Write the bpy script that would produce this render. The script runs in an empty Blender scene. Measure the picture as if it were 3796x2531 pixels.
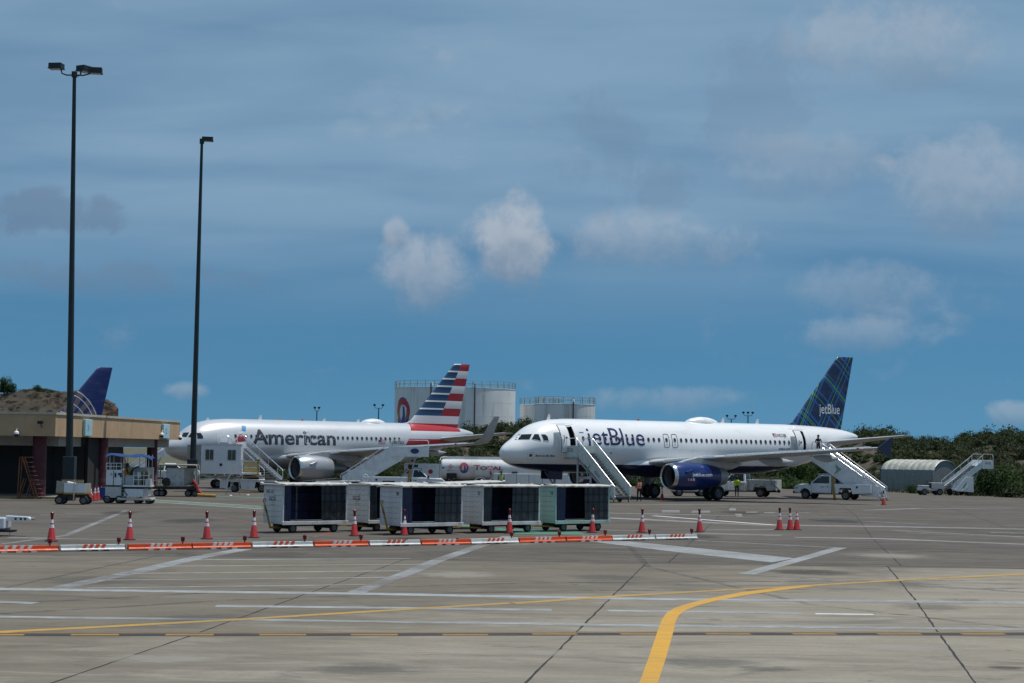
import bpy, bmesh, math, random
import numpy as np
from mathutils import Vector, Matrix
random.seed(7); rng = np.random.default_rng(7)
S = bpy.context.scene
COL = S.collection
R = math.radians
PI = math.pi

# ------------------------------------------------------------------ camera
F, CX, CY, H = 6900.0, 1898.0, 1265.5, 3.55        # focal length / centre in photo pixels, eye height in metres
PITCH, ROLL = math.atan(409/6900.0), math.atan(.014)
fw = Vector((0, math.cos(PITCH), math.sin(PITCH)))
up0 = Vector((0, -math.sin(PITCH), math.cos(PITCH)))
rt = Vector((1, 0, 0))*math.cos(ROLL) + up0*math.sin(ROLL)
up = Vector((-1, 0, 0))*math.sin(ROLL) + up0*math.cos(ROLL)
cam = bpy.data.cameras.new('camera'); camo = bpy.data.objects.new('camera', cam); COL.objects.link(camo)
cam.sensor_width = 36.0; cam.lens = F/3796*36.0; cam.clip_start = .5; cam.clip_end = 20000
m3 = Matrix((rt, up, -fw)).transposed()
camo.matrix_world = Matrix.Translation((0, 0, H)) @ m3.to_4x4()
S.camera = camo

# ------------------------------------------------------------------ light
SUN_EL = R(73); SUN_AZ = Vector((0.95, 0.30, 0)).normalized()      # high midday sun from the right
sd = Vector((SUN_AZ.x*math.cos(SUN_EL), SUN_AZ.y*math.cos(SUN_EL), math.sin(SUN_EL)))
sl = bpy.data.lights.new('sun', 'SUN'); sl.energy = 3.9; sl.angle = R(.53); sl.color = (1, .965, .91)
so = bpy.data.objects.new('sun', sl); COL.objects.link(so)
so.rotation_euler = sd.to_track_quat('Z', 'Y').to_euler()
S.view_settings.view_transform = 'Standard'; S.view_settings.look = 'None'
S.view_settings.exposure = 0.0; S.view_settings.gamma = 1.0; S.view_settings.use_curve_mapping = False
S.cycles.max_bounces = 6; S.cycles.use_denoising = True
S.cycles.sample_clamp_indirect = 4

W = bpy.data.worlds.new('World'); S.world = W; W.use_nodes = True
wn = W.node_tree.nodes; wl = W.node_tree.links
bg = wn['Background']; bg.inputs['Strength'].default_value = 0.086

class NB:
    """small node helper"""
    def __init__(s, tree): s.n = tree.nodes; s.l = tree.links
    def put(s, sock, v):
        if v is None: return
        if isinstance(v, bpy.types.NodeSocket): s.l.new(v, sock)
        else:
            if sock.type in ('RGBA',) and len(v) == 3: v = (*v, 1)
            sock.default_value = v
    def math(s, op, a, b=None, c=None, clamp=False):
        n = s.n.new('ShaderNodeMath'); n.operation = op; n.use_clamp = clamp
        for i, v in enumerate((a, b, c)): s.put(n.inputs[i], v)
        return n.outputs[0]
    def vmath(s, op, a, b=None, scale=None):
        n = s.n.new('ShaderNodeVectorMath'); n.operation = op
        s.put(n.inputs[0], a); s.put(n.inputs[1], b)
        if scale is not None: s.put(n.inputs['Scale'], scale)
        return n.outputs['Value'] if op in ('LENGTH', 'DOT_PRODUCT', 'DISTANCE') else n.outputs[0]
    def mix(s, fac, a, b, blend='MIX'):
        n = s.n.new('ShaderNodeMix'); n.data_type = 'RGBA'; n.blend_type = blend
        s.put(n.inputs['Factor'], fac); s.put(n.inputs[6], a); s.put(n.inputs[7], b)
        return n.outputs[2]
    def noise(s, vec, scale, detail=4, rough=.55, dist=0., dim='3D'):
        n = s.n.new('ShaderNodeTexNoise'); n.noise_dimensions = dim
        s.put(n.inputs['Vector'], vec); n.inputs['Scale'].default_value = scale
        n.inputs['Detail'].default_value = detail; n.inputs['Roughness'].default_value = rough; n.inputs['Distortion'].default_value = dist
        return n.outputs['Fac']
    def ramp(s, fac, lo, hi, a=0., b=1.):
        n = s.n.new('ShaderNodeMapRange'); n.interpolation_type = 'SMOOTHSTEP'
        s.put(n.inputs[0], fac); n.inputs[1].default_value = lo; n.inputs[2].default_value = hi
        n.inputs[3].default_value = a; n.inputs[4].default_value = b
        return n.outputs[0]
    def scale(s, vec, xyz):
        n = s.n.new('ShaderNodeMapping'); s.put(n.inputs['Vector'], vec); n.inputs['Scale'].default_value = xyz
        return n.outputs[0]
    def sep(s, vec):
        n = s.n.new('ShaderNodeSeparateXYZ'); s.put(n.inputs[0], vec); return n.outputs
    def comb(s, x, y, z):
        n = s.n.new('ShaderNodeCombineXYZ'); s.put(n.inputs[0], x); s.put(n.inputs[1], y); s.put(n.inputs[2], z); return n.outputs[0]

nb = NB(W.node_tree)
sky = wn.new('ShaderNodeTexSky'); sky.sky_type = 'NISHITA'; sky.sun_disc = False
sky.sun_elevation = SUN_EL; sky.sun_rotation = math.atan2(SUN_AZ.x, SUN_AZ.y)
sky.altitude = 0; sky.air_density = 0.7; sky.dust_density = 0.0; sky.ozone_density = 9.0
tc = wn.new('ShaderNodeTexCoord')
sx, sy, sz = nb.sep(tc.outputs['Generated'])
# clouds live on flat layers: direction / height gives a plan position, so they thin and flatten towards the horizon everywhere
zc = nb.math('ADD', nb.math('MAXIMUM', sz, 0.0), 0.16)
plan = nb.comb(nb.math('DIVIDE', sx, zc), nb.math('DIVIDE', sy, zc), 0.0)
# a clear maritime sky keeps its blue almost down to the horizon: read the model a little higher up than the view ray
wl.new(nb.comb(sx, sy, nb.math('ADD', nb.math('MULTIPLY', nb.math('MAXIMUM', sz, 0.0), .55), .09)), sky.inputs['Vector'])
col = nb.mix(1.0, sky.outputs['Color'], (0.48, 0.77, 0.74), 'MULTIPLY')
veil = nb.noise(nb.scale(plan, (.5, 1.1, 1)), 1.0, 4, .45, .5)
veil2 = nb.noise(nb.scale(plan, (1.0, 1.9, 1)), 2.1, 4, .5, .3)
vf = nb.math('MULTIPLY', nb.ramp(nb.math('ADD', nb.math('MULTIPLY', veil, .72), nb.math('MULTIPLY', veil2, .28)), .22, .62), .90)
vf = nb.math('MULTIPLY', vf, nb.ramp(sz, .05, .15, .06, 1.0))
CLOUD_THIN = (2.85, 4.45, 6.1); CLOUD_WHITE = (5.3, 5.8, 6.5); CLOUD_GREY = (1.5, 2.45, 3.8)
col = nb.mix(vf, col, CLOUD_THIN)
# low cumulus: puffs by noise in direction space, cut by a slowly varying coverage
dirv = nb.scale(tc.outputs['Generated'], (1, 1, 1.55))
puff = nb.noise(dirv, 26.0, 7, .58, .25)
cover = nb.noise(dirv, 7.5, 3, .5)
pf = nb.ramp(nb.math('ADD', nb.math('MULTIPLY', puff, .62), nb.math('MULTIPLY', cover, .52)), .62, .80)
pf = nb.math('MULTIPLY', pf, nb.ramp(sz, -.005, .012))
shade = nb.noise(dirv, 34.0, 5, .6)
col = nb.mix(nb.math('MULTIPLY', pf, .22), col, nb.mix(nb.ramp(shade, .35, .62), CLOUD_GREY, CLOUD_WHITE))
# the named cumulus heads: soft bumps round their own bearing and height, eaten away by noise
nz = nb.noise(tc.outputs['Generated'], 34.0, 7, .60, .3)
nz2 = nb.noise(tc.outputs['Generated'], 110.0, 4, .6, .3)
def head(col, px, py, rx, ry, amt, white, seed):
    d = (fw + rt*(px-CX)/F - up*(py-CY)/F).normalized()
    right = Vector((d.y, -d.x, 0)).normalized(); upv = right.cross(d)
    off = nb.vmath('SUBTRACT', nb.vmath('NORMALIZE', tc.outputs['Generated']), tuple(d))
    a = nb.math('DIVIDE', nb.vmath('DOT_PRODUCT', off, tuple(right)), rx/F)
    b = nb.math('DIVIDE', nb.vmath('DOT_PRODUCT', off, tuple(upv)), ry/F)
    r2 = nb.math('ADD', nb.math('MULTIPLY', a, a), nb.math('MULTIPLY', b, b))
    m = nb.math('ADD', nb.math('SUBTRACT', 1.0, r2), nb.math('ADD', nb.math('MULTIPLY', nb.math('SUBTRACT', nz, .5), 2.3 if white >= .5 else 4.2), nb.math('MULTIPLY', nb.math('SUBTRACT', nz2, .5), .75)))
    near = nb.ramp(r2, 1.0, 3.2, 1.0, 0.0)
    m = nb.math('MULTIPLY', nb.math('MULTIPLY', nb.ramp(m, 0.0, .95), near), amt)
    lit = nb.ramp(nb.math('ADD', b, nb.math('MULTIPLY', nb.math('SUBTRACT', nz2, .5), .9)), -.9, .6)
    return nb.mix(m, col, nb.mix(lit, CLOUD_GREY if white < .5 else (2.1, 3.0, 4.2), CLOUD_WHITE if white >= .5 else (1.7, 2.6, 3.9)))
for h in [(1890, 905, 215, 195, .78, 1, 1.3), (1590, 1010, 220, 175, .56, 1, 2.9), (1470, 865, 60, 75, .55, 1, 3.3),
          (2420, 890, 440, 135, .38, 1, 4.1), (2230, 560, 200, 250, .26, 0, 5.7), (2470, 680, 150, 140, .28, 0, 6.1),
          (190, 790, 380, 85, .62, 0, 7.9), (3560, 690, 280, 240, .38, 1, 8.3), (3200, 1080, 300, 130, .22, 1, 9.7), (2820, 360, 260, 260, .24, 0, 11.3),
          (3300, 160, 420, 200, .35, 1, 3.1), (2950, 620, 380, 160, .25, 1, 6.6), (500, 1030, 620, 70, .40, 0, 2.2), (3150, 1240, 260, 80, .30, 1, 3.7),
          (3760, 1530, 110, 60, .40, 1, 12.1), (2470, 1480, 320, 65, .26, 1, 13.5), (690, 1450, 90, 45, .36, 1, 14.2)]:
    col = head(col, *h)
wl.new(col, bg.inputs['Color'])

# ------------------------------------------------------------------ pixel -> place helpers (ground apron is flat beyond 60.4 m, falls 1.4 % towards the camera)
EDGE_Y, FALL = 60.4, .0143
def gz(y): return 0.0 if y >= EDGE_Y else -(EDGE_Y - y)*FALL
def ray(u, v): return fw + rt*((u-CX)/F) - up*((v-CY)/F)
def gnd(u, v, lift=0.0):
    r = ray(u, v); t = -H/r.z; p = Vector((0, 0, H)) + r*t
    if p.y < EDGE_Y:
        t = (-H - EDGE_Y*FALL)/(r.z - r.y*FALL); p = Vector((0, 0, H)) + r*t
    p.z += lift
    return p
def atY(u, v, Y): r = ray(u, v); return Vector((0, 0, H)) + r*(Y/r.y)

# ------------------------------------------------------------------ mesh builder and object helpers
class MB:
    def __init__(s): s.v = []; s.f = []
    def add(s, vs, fs):
        k = len(s.v); s.v += [tuple(p) for p in vs]; s.f += [tuple(i+k for i in f) for f in fs]; return s
    def box(s, x0, x1, y0, y1, z0, z1):
        return s.add([(x0,y0,z0),(x1,y0,z0),(x1,y1,z0),(x0,y1,z0),(x0,y0,z1),(x1,y0,z1),(x1,y1,z1),(x0,y1,z1)],
                     [(0,3,2,1),(4,5,6,7),(0,1,5,4),(1,2,6,5),(2,3,7,6),(3,0,4,7)])
    def beam(s, p, q, w, h=None, up=(0,0,1)):
        p, q = Vector(p), Vector(q); h = h or w; d = (q-p).normalized(); u = Vector(up)
        if abs(d.dot(u)) > .98: u = Vector((1,0,0))
        a = d.cross(u).normalized()*(w/2); b = a.cross(d).normalized()*(h/2)
        vs = [p-a-b, p+a-b, p+a+b, p-a+b, q-a-b, q+a-b, q+a+b, q-a+b]
        return s.add(vs, [(0,1,2,3),(7,6,5,4),(0,4,5,1),(1,5,6,2),(2,6,7,3),(3,7,4,0)])
    def cyl(s, p, q, r, r2=None, n=12, cap=True):
        p, q = Vector(p), Vector(q); r2 = r if r2 is None else r2; d = (q-p).normalized()
        u = Vector((0,0,1)) if abs(d.z) < .95 else Vector((1,0,0))
        a = d.cross(u).normalized(); b = d.cross(a)
        vs = []
        for o, rr in ((p, r), (q, r2)):
            for i in range(n):
                t = 2*PI*i/n; vs.append(o + a*(rr*math.cos(t)) + b*(rr*math.sin(t)))
        fs = [(i, (i+1) % n, n+(i+1) % n, n+i) for i in range(n)]
        if cap: fs += [tuple(range(n-1, -1, -1)), tuple(range(n, 2*n))]
        return s.add(vs, fs)
    def tube(s, pts, r, n=8, closed=False):
        pts = [Vector(p) for p in pts]; rings = []
        N = len(pts); prev = None
        for i, p in enumerate(pts):
            if closed: d = (pts[(i+1) % N]-pts[i-1]).normalized()
            else: d = (pts[min(i+1, N-1)]-pts[max(i-1, 0)]).normalized()
            u = prev if prev is not None else (Vector((0,0,1)) if abs(d.z) < .9 else Vector((1,0,0)))
            a = (u - d*u.dot(d)).normalized(); prev = a; b = d.cross(a)
            rings.append([p + a*(r*math.cos(2*PI*k/n)) + b*(r*math.sin(2*PI*k/n)) for k in range(n)])
        return s.loft(rings, not closed, not closed, loop=closed)
    def loft(s, rings, cap0=True, cap1=True, closed=True, loop=False):
        n = len(rings[0]); k = len(s.v); fs = []
        for r in rings: s.v += [tuple(p) for p in r]
        m = len(rings)
        for i in range(m if loop else m-1):
            j = (i+1) % m
            for q in range(n if closed else n-1):
                w = (q+1) % n
                fs.append((k+i*n+q, k+i*n+w, k+j*n+w, k+j*n+q))
        if cap0: fs.append(tuple(k+q for q in range(n-1, -1, -1)))
        if cap1: fs.append(tuple(k+(m-1)*n+q for q in range(n)))
        s.f += fs; return s
    def prism(s, poly, ax, a, b):
        f = {'y': lambda p, t: (p[0], t, p[1]), 'x': lambda p, t: (t, p[0], p[1]), 'z': lambda p, t: (p[0], p[1], t)}[ax]
        n = len(poly)
        vs = [f(p, a) for p in poly] + [f(p, b) for p in poly]
        fs = [tuple(range(n-1, -1, -1)), tuple(range(n, 2*n))] + [(i, (i+1) % n, n+(i+1) % n, n+i) for i in range(n)]
        return s.add(vs, fs)
    def lathe(s, prof, o=(0,0,0), ax='x', n=24, cap0=False, cap1=False):
        o = Vector(o); rings = []
        for t, r in prof:
            ring = []
            for i in range(n):
                c, d = r*math.cos(2*PI*i/n), r*math.sin(2*PI*i/n)
                ring.append(o + (Vector((t, c, d)) if ax == 'x' else Vector((c, t, d)) if ax == 'y' else Vector((c, d, t))))
            rings.append(ring)
        return s.loft(rings, cap0, cap1)
    def sheet(s, pts): return s.add(pts, [tuple(range(len(pts)))])
    def build(s, name, mat, parent=None, smooth=False, bevel=0, angle=40, fix=True):
        me = bpy.data.meshes.new(name); me.from_pydata(s.v, [], s.f); me.update()
        if fix:
            bm = bmesh.new(); bm.from_mesh(me); bmesh.ops.recalc_face_normals(bm, faces=bm.faces); bm.to_mesh(me); bm.free()
        return link(name, me, mat, parent, smooth, bevel, angle)
def link(name, me, mat, parent=None, smooth=False, bevel=0, angle=40):
    o = bpy.data.objects.new(name, me); COL.objects.link(o)
    if mat is not None:
        for mm in (mat if isinstance(mat, (list, tuple)) else [mat]): me.materials.append(mm)
    if smooth:
        me.polygons.foreach_set('use_smooth', [True]*len(me.polygons))
        try: me.set_sharp_from_angle(angle=R(angle))
        except Exception: pass
    if bevel:
        b = o.modifiers.new('bevel', 'BEVEL'); b.width = bevel; b.segments = 2; b.limit_method = 'ANGLE'; b.angle_limit = R(35)
    if parent is not None: o.parent = parent
    return o
def inst(src, name, parent=None, loc=(0,0,0), rot=(0,0,0), scale=(1,1,1)):
    o = bpy.data.objects.new(name, src.data); COL.objects.link(o); o.parent = parent
    o.location = loc; o.rotation_euler = rot; o.scale = scale
    return o
def tag(o, label, cat=None, group=None, kind=None):
    o['label'] = label
    if cat: o['category'] = cat
    if group: o['group'] = group
    if kind: o['kind'] = kind
    return o
def thing(name, label, cat, loc=(0,0,0), rz=0, group=None):
    o = bpy.data.objects.new(name, None); COL.objects.link(o); o.empty_display_size = .2
    o.location = loc; o.rotation_euler = (0, 0, rz)
    return tag(o, label, cat, group)
def copy_tree(o, parent=None):
    c = o.copy(); COL.objects.link(c); c.parent = parent
    for ch in o.children: copy_tree(ch, c)
    return c
def struct(name, mb, mat, **k):
    o = mb.build(name, mat, **k) if isinstance(mb, MB) else link(name, mb, mat, **k)
    o['kind'] = 'structure'; return o

# ------------------------------------------------------------------ materials
MATS = {}
def mat(name, rgb, rough=.5, metal=0., var=.12, scale=2.5, dirt=None, dirt_amt=.35, dscale=1.2, bump=0., bscale=40, coat=0., emit=None, streak=None):
    if name in MATS: return MATS[name]
    m = bpy.data.materials.new(name); m.use_nodes = True; MATS[name] = m
    b = m.node_tree.nodes['Principled BSDF']; n = NB(m.node_tree)
    t = m.node_tree.nodes.new('ShaderNodeTexCoord').outputs['Object']
    c = None
    if var:
        f = n.noise(t, scale, 5, .6)
        c = n.mix(n.ramp(f, .3, .7), tuple(x*(1-var) for x in rgb), tuple(min(1, x*(1+var*.6)) for x in rgb))
    if dirt is not None:
        tt = n.scale(t, streak) if streak else t
        f2 = n.noise(tt, dscale, 7, .65, .4)
        c = n.mix(n.math('MULTIPLY', n.ramp(f2, .48, .72), dirt_amt), c if c is not None else (*rgb, 1), dirt)
    if c is None: b.inputs['Base Color'].default_value = (*rgb, 1)
    else: n.l.new(c, b.inputs['Base Color'])
    if var: n.l.new(n.ramp(n.noise(t, scale*2.3, 4, .6), .25, .75, max(0.02, rough-.1), min(1, rough+.12)), b.inputs['Roughness'])
    else: b.inputs['Roughness'].default_value = rough
    b.inputs['Metallic'].default_value = metal
    if coat: b.inputs['Coat Weight'].default_value = coat; b.inputs['Coat Roughness'].default_value = .08
    if bump:
        bn = m.node_tree.nodes.new('ShaderNodeBump'); bn.inputs['Strength'].default_value = bump; bn.inputs['Distance'].default_value = .02
        n.l.new(n.noise(t, bscale, 4, .6), bn.inputs['Height']); n.l.new(bn.outputs[0], b.inputs['Normal'])
    if emit: b.inputs['Emission Color'].default_value = (*emit[0], 1); b.inputs['Emission Strength'].default_value = emit[1]
    return m
GRIME = (.10, .085, .07); RUST = (.20, .085, .035)
M_WHITE = mat('white_paint', (.74, .75, .76), .35, dirt=GRIME, dirt_amt=.16, dscale=1.2)
M_TRUCK = mat('white_truck_paint', (.72, .74, .77), .25, coat=.4, var=.05, dirt=GRIME, dirt_amt=.10, dscale=.9)
M_GREYWHITE = mat('aged_white_paint', (.54, .54, .53), .55, dirt=GRIME, dirt_amt=.35, dscale=2.2)
M_CART = mat('cart_white_paint', (.64, .63, .62), .6, dirt=(.17, .12, .085), dirt_amt=.62, dscale=2.1, bump=.1)
M_CARTG = mat('cart_mint_paint', (.38, .53, .47), .6, dirt=(.17, .12, .085), dirt_amt=.6, dscale=2.1, bump=.1)
M_CARTT = mat('cart_roof_paint', (.52, .51, .48), .5, dirt=RUST, dirt_amt=.75, dscale=3.2)
M_TYRE = mat('tyre_rubber', (.018, .018, .019), .85, var=.25, scale=6, bump=.15)
M_RIM = mat('wheel_rim', (.17, .17, .17), .55, .3, dirt=GRIME, dirt_amt=.6, dscale=6)
M_BLACK = mat('black_plastic', (.014, .014, .016), .6)
M_RUBBER = mat('black_base_rubber', (.02, .02, .02), .9)
M_DARKSTEEL = mat('dark_chassis_steel', (.035, .032, .03), .7, .2, dirt=RUST, dirt_amt=.35, dscale=4)
M_STEEL = mat('galvanised_steel', (.42, .43, .44), .45, .6, dirt=GRIME, dirt_amt=.3)
M_ALU = mat('bright_aluminium', (.72, .73, .75), .28, .85, var=.06)
M_GLASS = mat('dark_vehicle_glass', (.012, .018, .022), .05, var=0)
M_ORANGE = mat('orange_plastic', (.72, .085, .015), .45, var=.12, dirt=GRIME, dirt_amt=.3, dscale=3)
M_CONE = mat('cone_orange', (.40, .016, .018), .5, var=.15, scale=4, dirt=(.06, .01, .01), dirt_amt=.5, dscale=4)
M_BAND = mat('reflective_white_band', (.78, .79, .80), .3, var=.1, dirt=GRIME, dirt_amt=.2, dscale=6)
M_REDLAMP = mat('red_lamp_lens', (.16, .008, .012), .25, var=.2)
M_YELLOW = mat('yellow_equipment_paint', (.36, .22, .03), .55, dirt=RUST, dirt_amt=.6, dscale=4)
M_MAST = mat('dark_green_mast_paint', (.012, .022, .025), .5, .1, var=.2)
M_BLUE = mat('blue_tarpaulin', (.004, .045, .16), .9, var=.2, scale=4)
M_RED = mat('red_paint', (.36, .03, .025), .5, dirt=GRIME, dirt_amt=.4)
M_NAVY = mat('navy_paint', (.004, .008, .042), .35, coat=.2, var=.05)
M_INK = mat('dark_lettering', (.02, .03, .04), .5, var=.0)
M_GREENLOGO = mat('green_logo_print', (.16, .34, .24), .5, var=.1)

def wheel(name, parent, loc, r, w, rim=None, n=20, flat=False):
    """wheel turning about local y: tyre + rim; flat puts both straight under the parent"""
    if flat: e = parent
    else: e = bpy.data.objects.new(name, None); COL.objects.link(e); e.parent = parent; e.location = loc
    key = (round(r, 3), round(w, 3))
    if key not in WHEELS:
        t = MB().lathe([(-w/2, r*.60), (-w/2, r*.86), (-w*.36, r*.97), (-w*.15, r), (w*.15, r), (w*.36, r*.97), (w/2, r*.86), (w/2, r*.60), (-w/2, r*.60)], ax='y', n=n)
        a = t.build('tyre', M_TYRE, e, smooth=True)
        k = MB().lathe([(-w*.42, .001), (-w*.46, r*.16), (-w*.30, r*.22), (-w*.26, r*.46), (-w*.44, r*.58), (-w*.46, r*.62), (w*.46, r*.62), (w*.44, r*.58), (w*.26, r*.46), (w*.30, r*.22), (w*.46, r*.16), (w*.42, .001)], ax='y', n=n)
        b = k.build('rim', rim or M_RIM, e, smooth=True)
        WHEELS[key] = (a, b)
    else:
        a, b = WHEELS[key]; a = inst(a, 'tyre', e); b = inst(b, 'rim', e)
    if flat: a.location = loc; b.location = loc
    return e
WHEELS = {}

def text_mesh(txt, size=1.0, bold=0.0, depth=0.0, align='LEFT', shear=0.0, spacing=1.0):
    cu = bpy.data.curves.new('lettering', 'FONT'); cu.body = txt; cu.size = size; cu.offset = bold; cu.extrude = depth
    cu.align_x = align; cu.shear = shear; cu.space_character = spacing; cu.resolution_u = 4
    o = bpy.data.objects.new('lettering', cu); COL.objects.link(o)
    dg = bpy.context.evaluated_depsgraph_get()
    me = bpy.data.meshes.new_from_object(o.evaluated_get(dg))
    bpy.data.objects.remove(o); bpy.data.curves.remove(cu)
    return me
def lettering(name, txt, matl, parent, org, ux, uy, width=None, height=None, bold=0., shear=0., fit=None, spacing=1.0):
    """flat print: org = lower-left corner, ux/uy unit directions; width or height sets size (cap height)"""
    me = text_mesh(txt, 1.0, bold, shear=shear, spacing=spacing)
    co = np.array([v.co[:] for v in me.vertices]); x0, x1 = co[:, 0].min(), co[:, 0].max()
    sy_ = (height/.73) if height else None
    sx_ = width/(x1-x0) if width else sy_
    if sy_ is None: sy_ = sx_
    org, ux, uy = Vector(org), Vector(ux), Vector(uy)
    for v in me.vertices: x, y = v.co.x, v.co.y; v.co = org + ux*((x-x0)*sx_) + uy*(y*sy_)
    return link(name, me, matl, parent)
# ================================================================== GROUND
def ground_mat(name, c1, c2, c3, streak_amt, stain, overlay=None, groove=0.):
    m = bpy.data.materials.new(name); m.use_nodes = True; b = m.node_tree.nodes['Principled BSDF']; n = NB(m.node_tree)
    t = m.node_tree.nodes.new('ShaderNodeTexCoord').outputs['Object']; x, y, z = n.sep(t)
    oi = m.node_tree.nodes.new('ShaderNodeObjectInfo').outputs['Random']
    big = n.noise(n.scale(t, (.06, .17, 1)), 1.0, 6, .62, .8)
    mid = n.noise(n.scale(t, (.35, .8, 1)), 1.0, 7, .68, .6)
    st = n.noise(n.scale(t, (.07, 1.5, 1)), 1.0, 7, .66, .25)
    st2 = n.noise(n.scale(t, (.22, 4.2, 1)), 1.0, 6, .64, .15)
    st3 = n.noise(n.scale(n.vmath('ADD', t, (50, 20, 0)), (.13, 2.2, 1)), 1.0, 7, .7, .3)
    c = n.mix(n.ramp(big, .30, .70), c1, c2)
    c = n.mix(n.math('MULTIPLY', n.math('SUBTRACT', oi, .2), .30), c, stain)            # slab to slab
    c = n.mix(n.math('MULTIPLY', n.ramp(mid, .44, .66), .6), c, c3)
    c = n.mix(n.math('MULTIPLY', n.ramp(st, .46, .66), streak_amt), c, c3)
    c = n.mix(n.math('MULTIPLY', n.ramp(st2, .52, .70), streak_amt*.8), c, stain)
    c = n.mix(n.math('MULTIPLY', n.ramp(st3, .55, .68), streak_amt*.9), c, stain)
    dark = n.noise(n.scale(t, (.16, .50, 1)), 1.3, 8, .7, 1.0)
    c = n.mix(n.math('MULTIPLY', n.ramp(dark, .52, .66), .6), c, stain)
    drip = n.noise(n.scale(t, (.8, 1.2, 1)), 1.0, 4, .55, .4)
    c = n.mix(n.math('MULTIPLY', n.ramp(drip, .68, .74), .65), c, tuple(v*.6 for v in stain))
    if overlay:     # greyer, older surfacing on the left, its limit broken up by wear
        lim = n.math('ADD', n.math('MULTIPLY', x, .075), n.math('MULTIPLY', n.math('SUBTRACT', mid, .5), 1.0)); lim = n.math('SUBTRACT', lim, n.math('MULTIPLY', n.math('SUBTRACT', y, 43.0), .055))
        c = n.mix(n.ramp(lim, -.5, .45, 1, 0), c, n.mix(1.0, c, overlay, 'MULTIPLY'))
    fine = n.noise(n.scale(t, (9, 22, 1)), 1.0, 4, .75); c = n.mix(n.math('MULTIPLY', n.ramp(fine, .3, .7), .34), c, tuple(v*.55 for v in c1))
    if groove:
        gr = n.math('SINE', n.math('MULTIPLY', y, 6.2)); c = n.mix(n.math('MULTIPLY', n.ramp(n.math('ADD', gr, n.math('MULTIPLY', mid, 1.2)), .9, 1.5), groove), c, stain)
    n.l.new(c, b.inputs['Base Color']); b.inputs['Roughness'].default_value = .9; b.inputs['Specular IOR Level'].default_value = .2
    bn = m.node_tree.nodes.new('ShaderNodeBump'); bn.inputs['Strength'].default_value = .35; bn.inputs['Distance'].default_value = .015
    n.l.new(n.noise(t, 9.0, 7, .75), bn.inputs['Height']); n.l.new(bn.outputs[0], b.inputs['Normal'])
    return m
M_NEAR = ground_mat('pale_concrete', (.212, .190, .152), (.300, .262, .206), (.325, .293, .242), .36, (.118, .112, .098), (.60, .585, .57))
M_FAR = ground_mat('worn_brown_apron', (.084, .073, .061), (.130, .113, .094), (.178, .16, .138), .42, (.050, .044, .038), None, .3)
M_GRASSG = mat('dry_grass_soil', (.075, .075, .04), .95, var=.35, scale=.25, dirt=(.13, .10, .06), dirt_amt=.6, dscale=.12)
M_ASPH = mat('blue_grey_asphalt', (.10, .112, .115), .9, var=.2, scale=.8)

g = MB(); ys = [-60, EDGE_Y-.01, EDGE_Y, 6000]
for x0, x1 in ((-6000, 6000),):
    for a, b2 in zip(ys[:-1], ys[1:]):
        g.add([(x0, a, gz(a)-.03), (x1, a, gz(a)-.03), (x1, b2, gz(b2)-.03), (x0, b2, gz(b2)-.03)], [(0, 1, 2, 3)])
struct('ground', g, M_GRASSG)

apron = bpy.data.objects.new('apron', None); COL.objects.link(apron); apron['kind'] = 'structure'
jdir = (1788*1.614-CX)/F        # slab joints run a few degrees right of the view
def jx(x60, y): return x60 + (y-EDGE_Y)*jdir
xs = [-42.2] + [-34.4+7.75*i for i in range(11)]
for a, b2 in zip(xs[:-1], xs[1:]):
    lo = -20; pts = [(jx(a, lo), lo, gz(lo)), (jx(b2, lo), lo, gz(lo)), (b2, EDGE_Y, 0), (a, EDGE_Y, 0)]
    MB().add(pts, [(0, 1, 2, 3)]).build('slab', M_NEAR, apron)
jd2 = (1807*1.614-CX)/F
# far apron: edge polygon against the grass, cut into strips by the visible joints
def far_edge(x):
    P = [(-400, 240), (-60, 225), (0, 214), (34, 204), (39, 186), (42, 178), (47, 169), (60, 150), (400, 60.5)]
    for (xa, ya), (xb, yb) in zip(P[:-1], P[1:]):
        if xa <= x <= xb: return ya+(yb-ya)*(x-xa)/(xb-xa)
    return 60
fx = [-300, -60, -26, 5.05, 12.65, 20.3, 27.9, 35.5, 60, 120]
for a, b2 in zip(fx[:-1], fx[1:]):
    pts = [(a, EDGE_Y, 0)]; n = 14
    pts.append((b2, EDGE_Y, 0))
    R_, L_ = [], []
    for i in range(1, n+1):
        y = EDGE_Y+(250-EDGE_Y)*i/n
        for lst, x0, s in ((R_, b2, 0), (L_, a, 0)):
            x = x0+(y-EDGE_Y)*jd2
            if y <= far_edge(x): lst.append((x+s, y, 0))
    def endpt(x0, s):
        lo, hi = EDGE_Y, 300
        for _ in range(40):
            mid = (lo+hi)/2
            if mid <= far_edge(x0+(mid-EDGE_Y)*jd2): lo = mid
            else: hi = mid
        return (x0+(lo-EDGE_Y)*jd2+s, lo, 0)
    pts += R_ + [endpt(b2, 0)]
    e1, e0 = endpt(b2, 0), endpt(a, 0)
    for i in range(1, 12):
        t = i/12; x = e1[0]+(e0[0]-e1[0])*t; pts.append((x, far_edge(x), 0))
    pts += [endpt(a, 0)] + L_[::-1]
    MB().sheet(pts).build('slab', M_FAR, apron)

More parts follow.
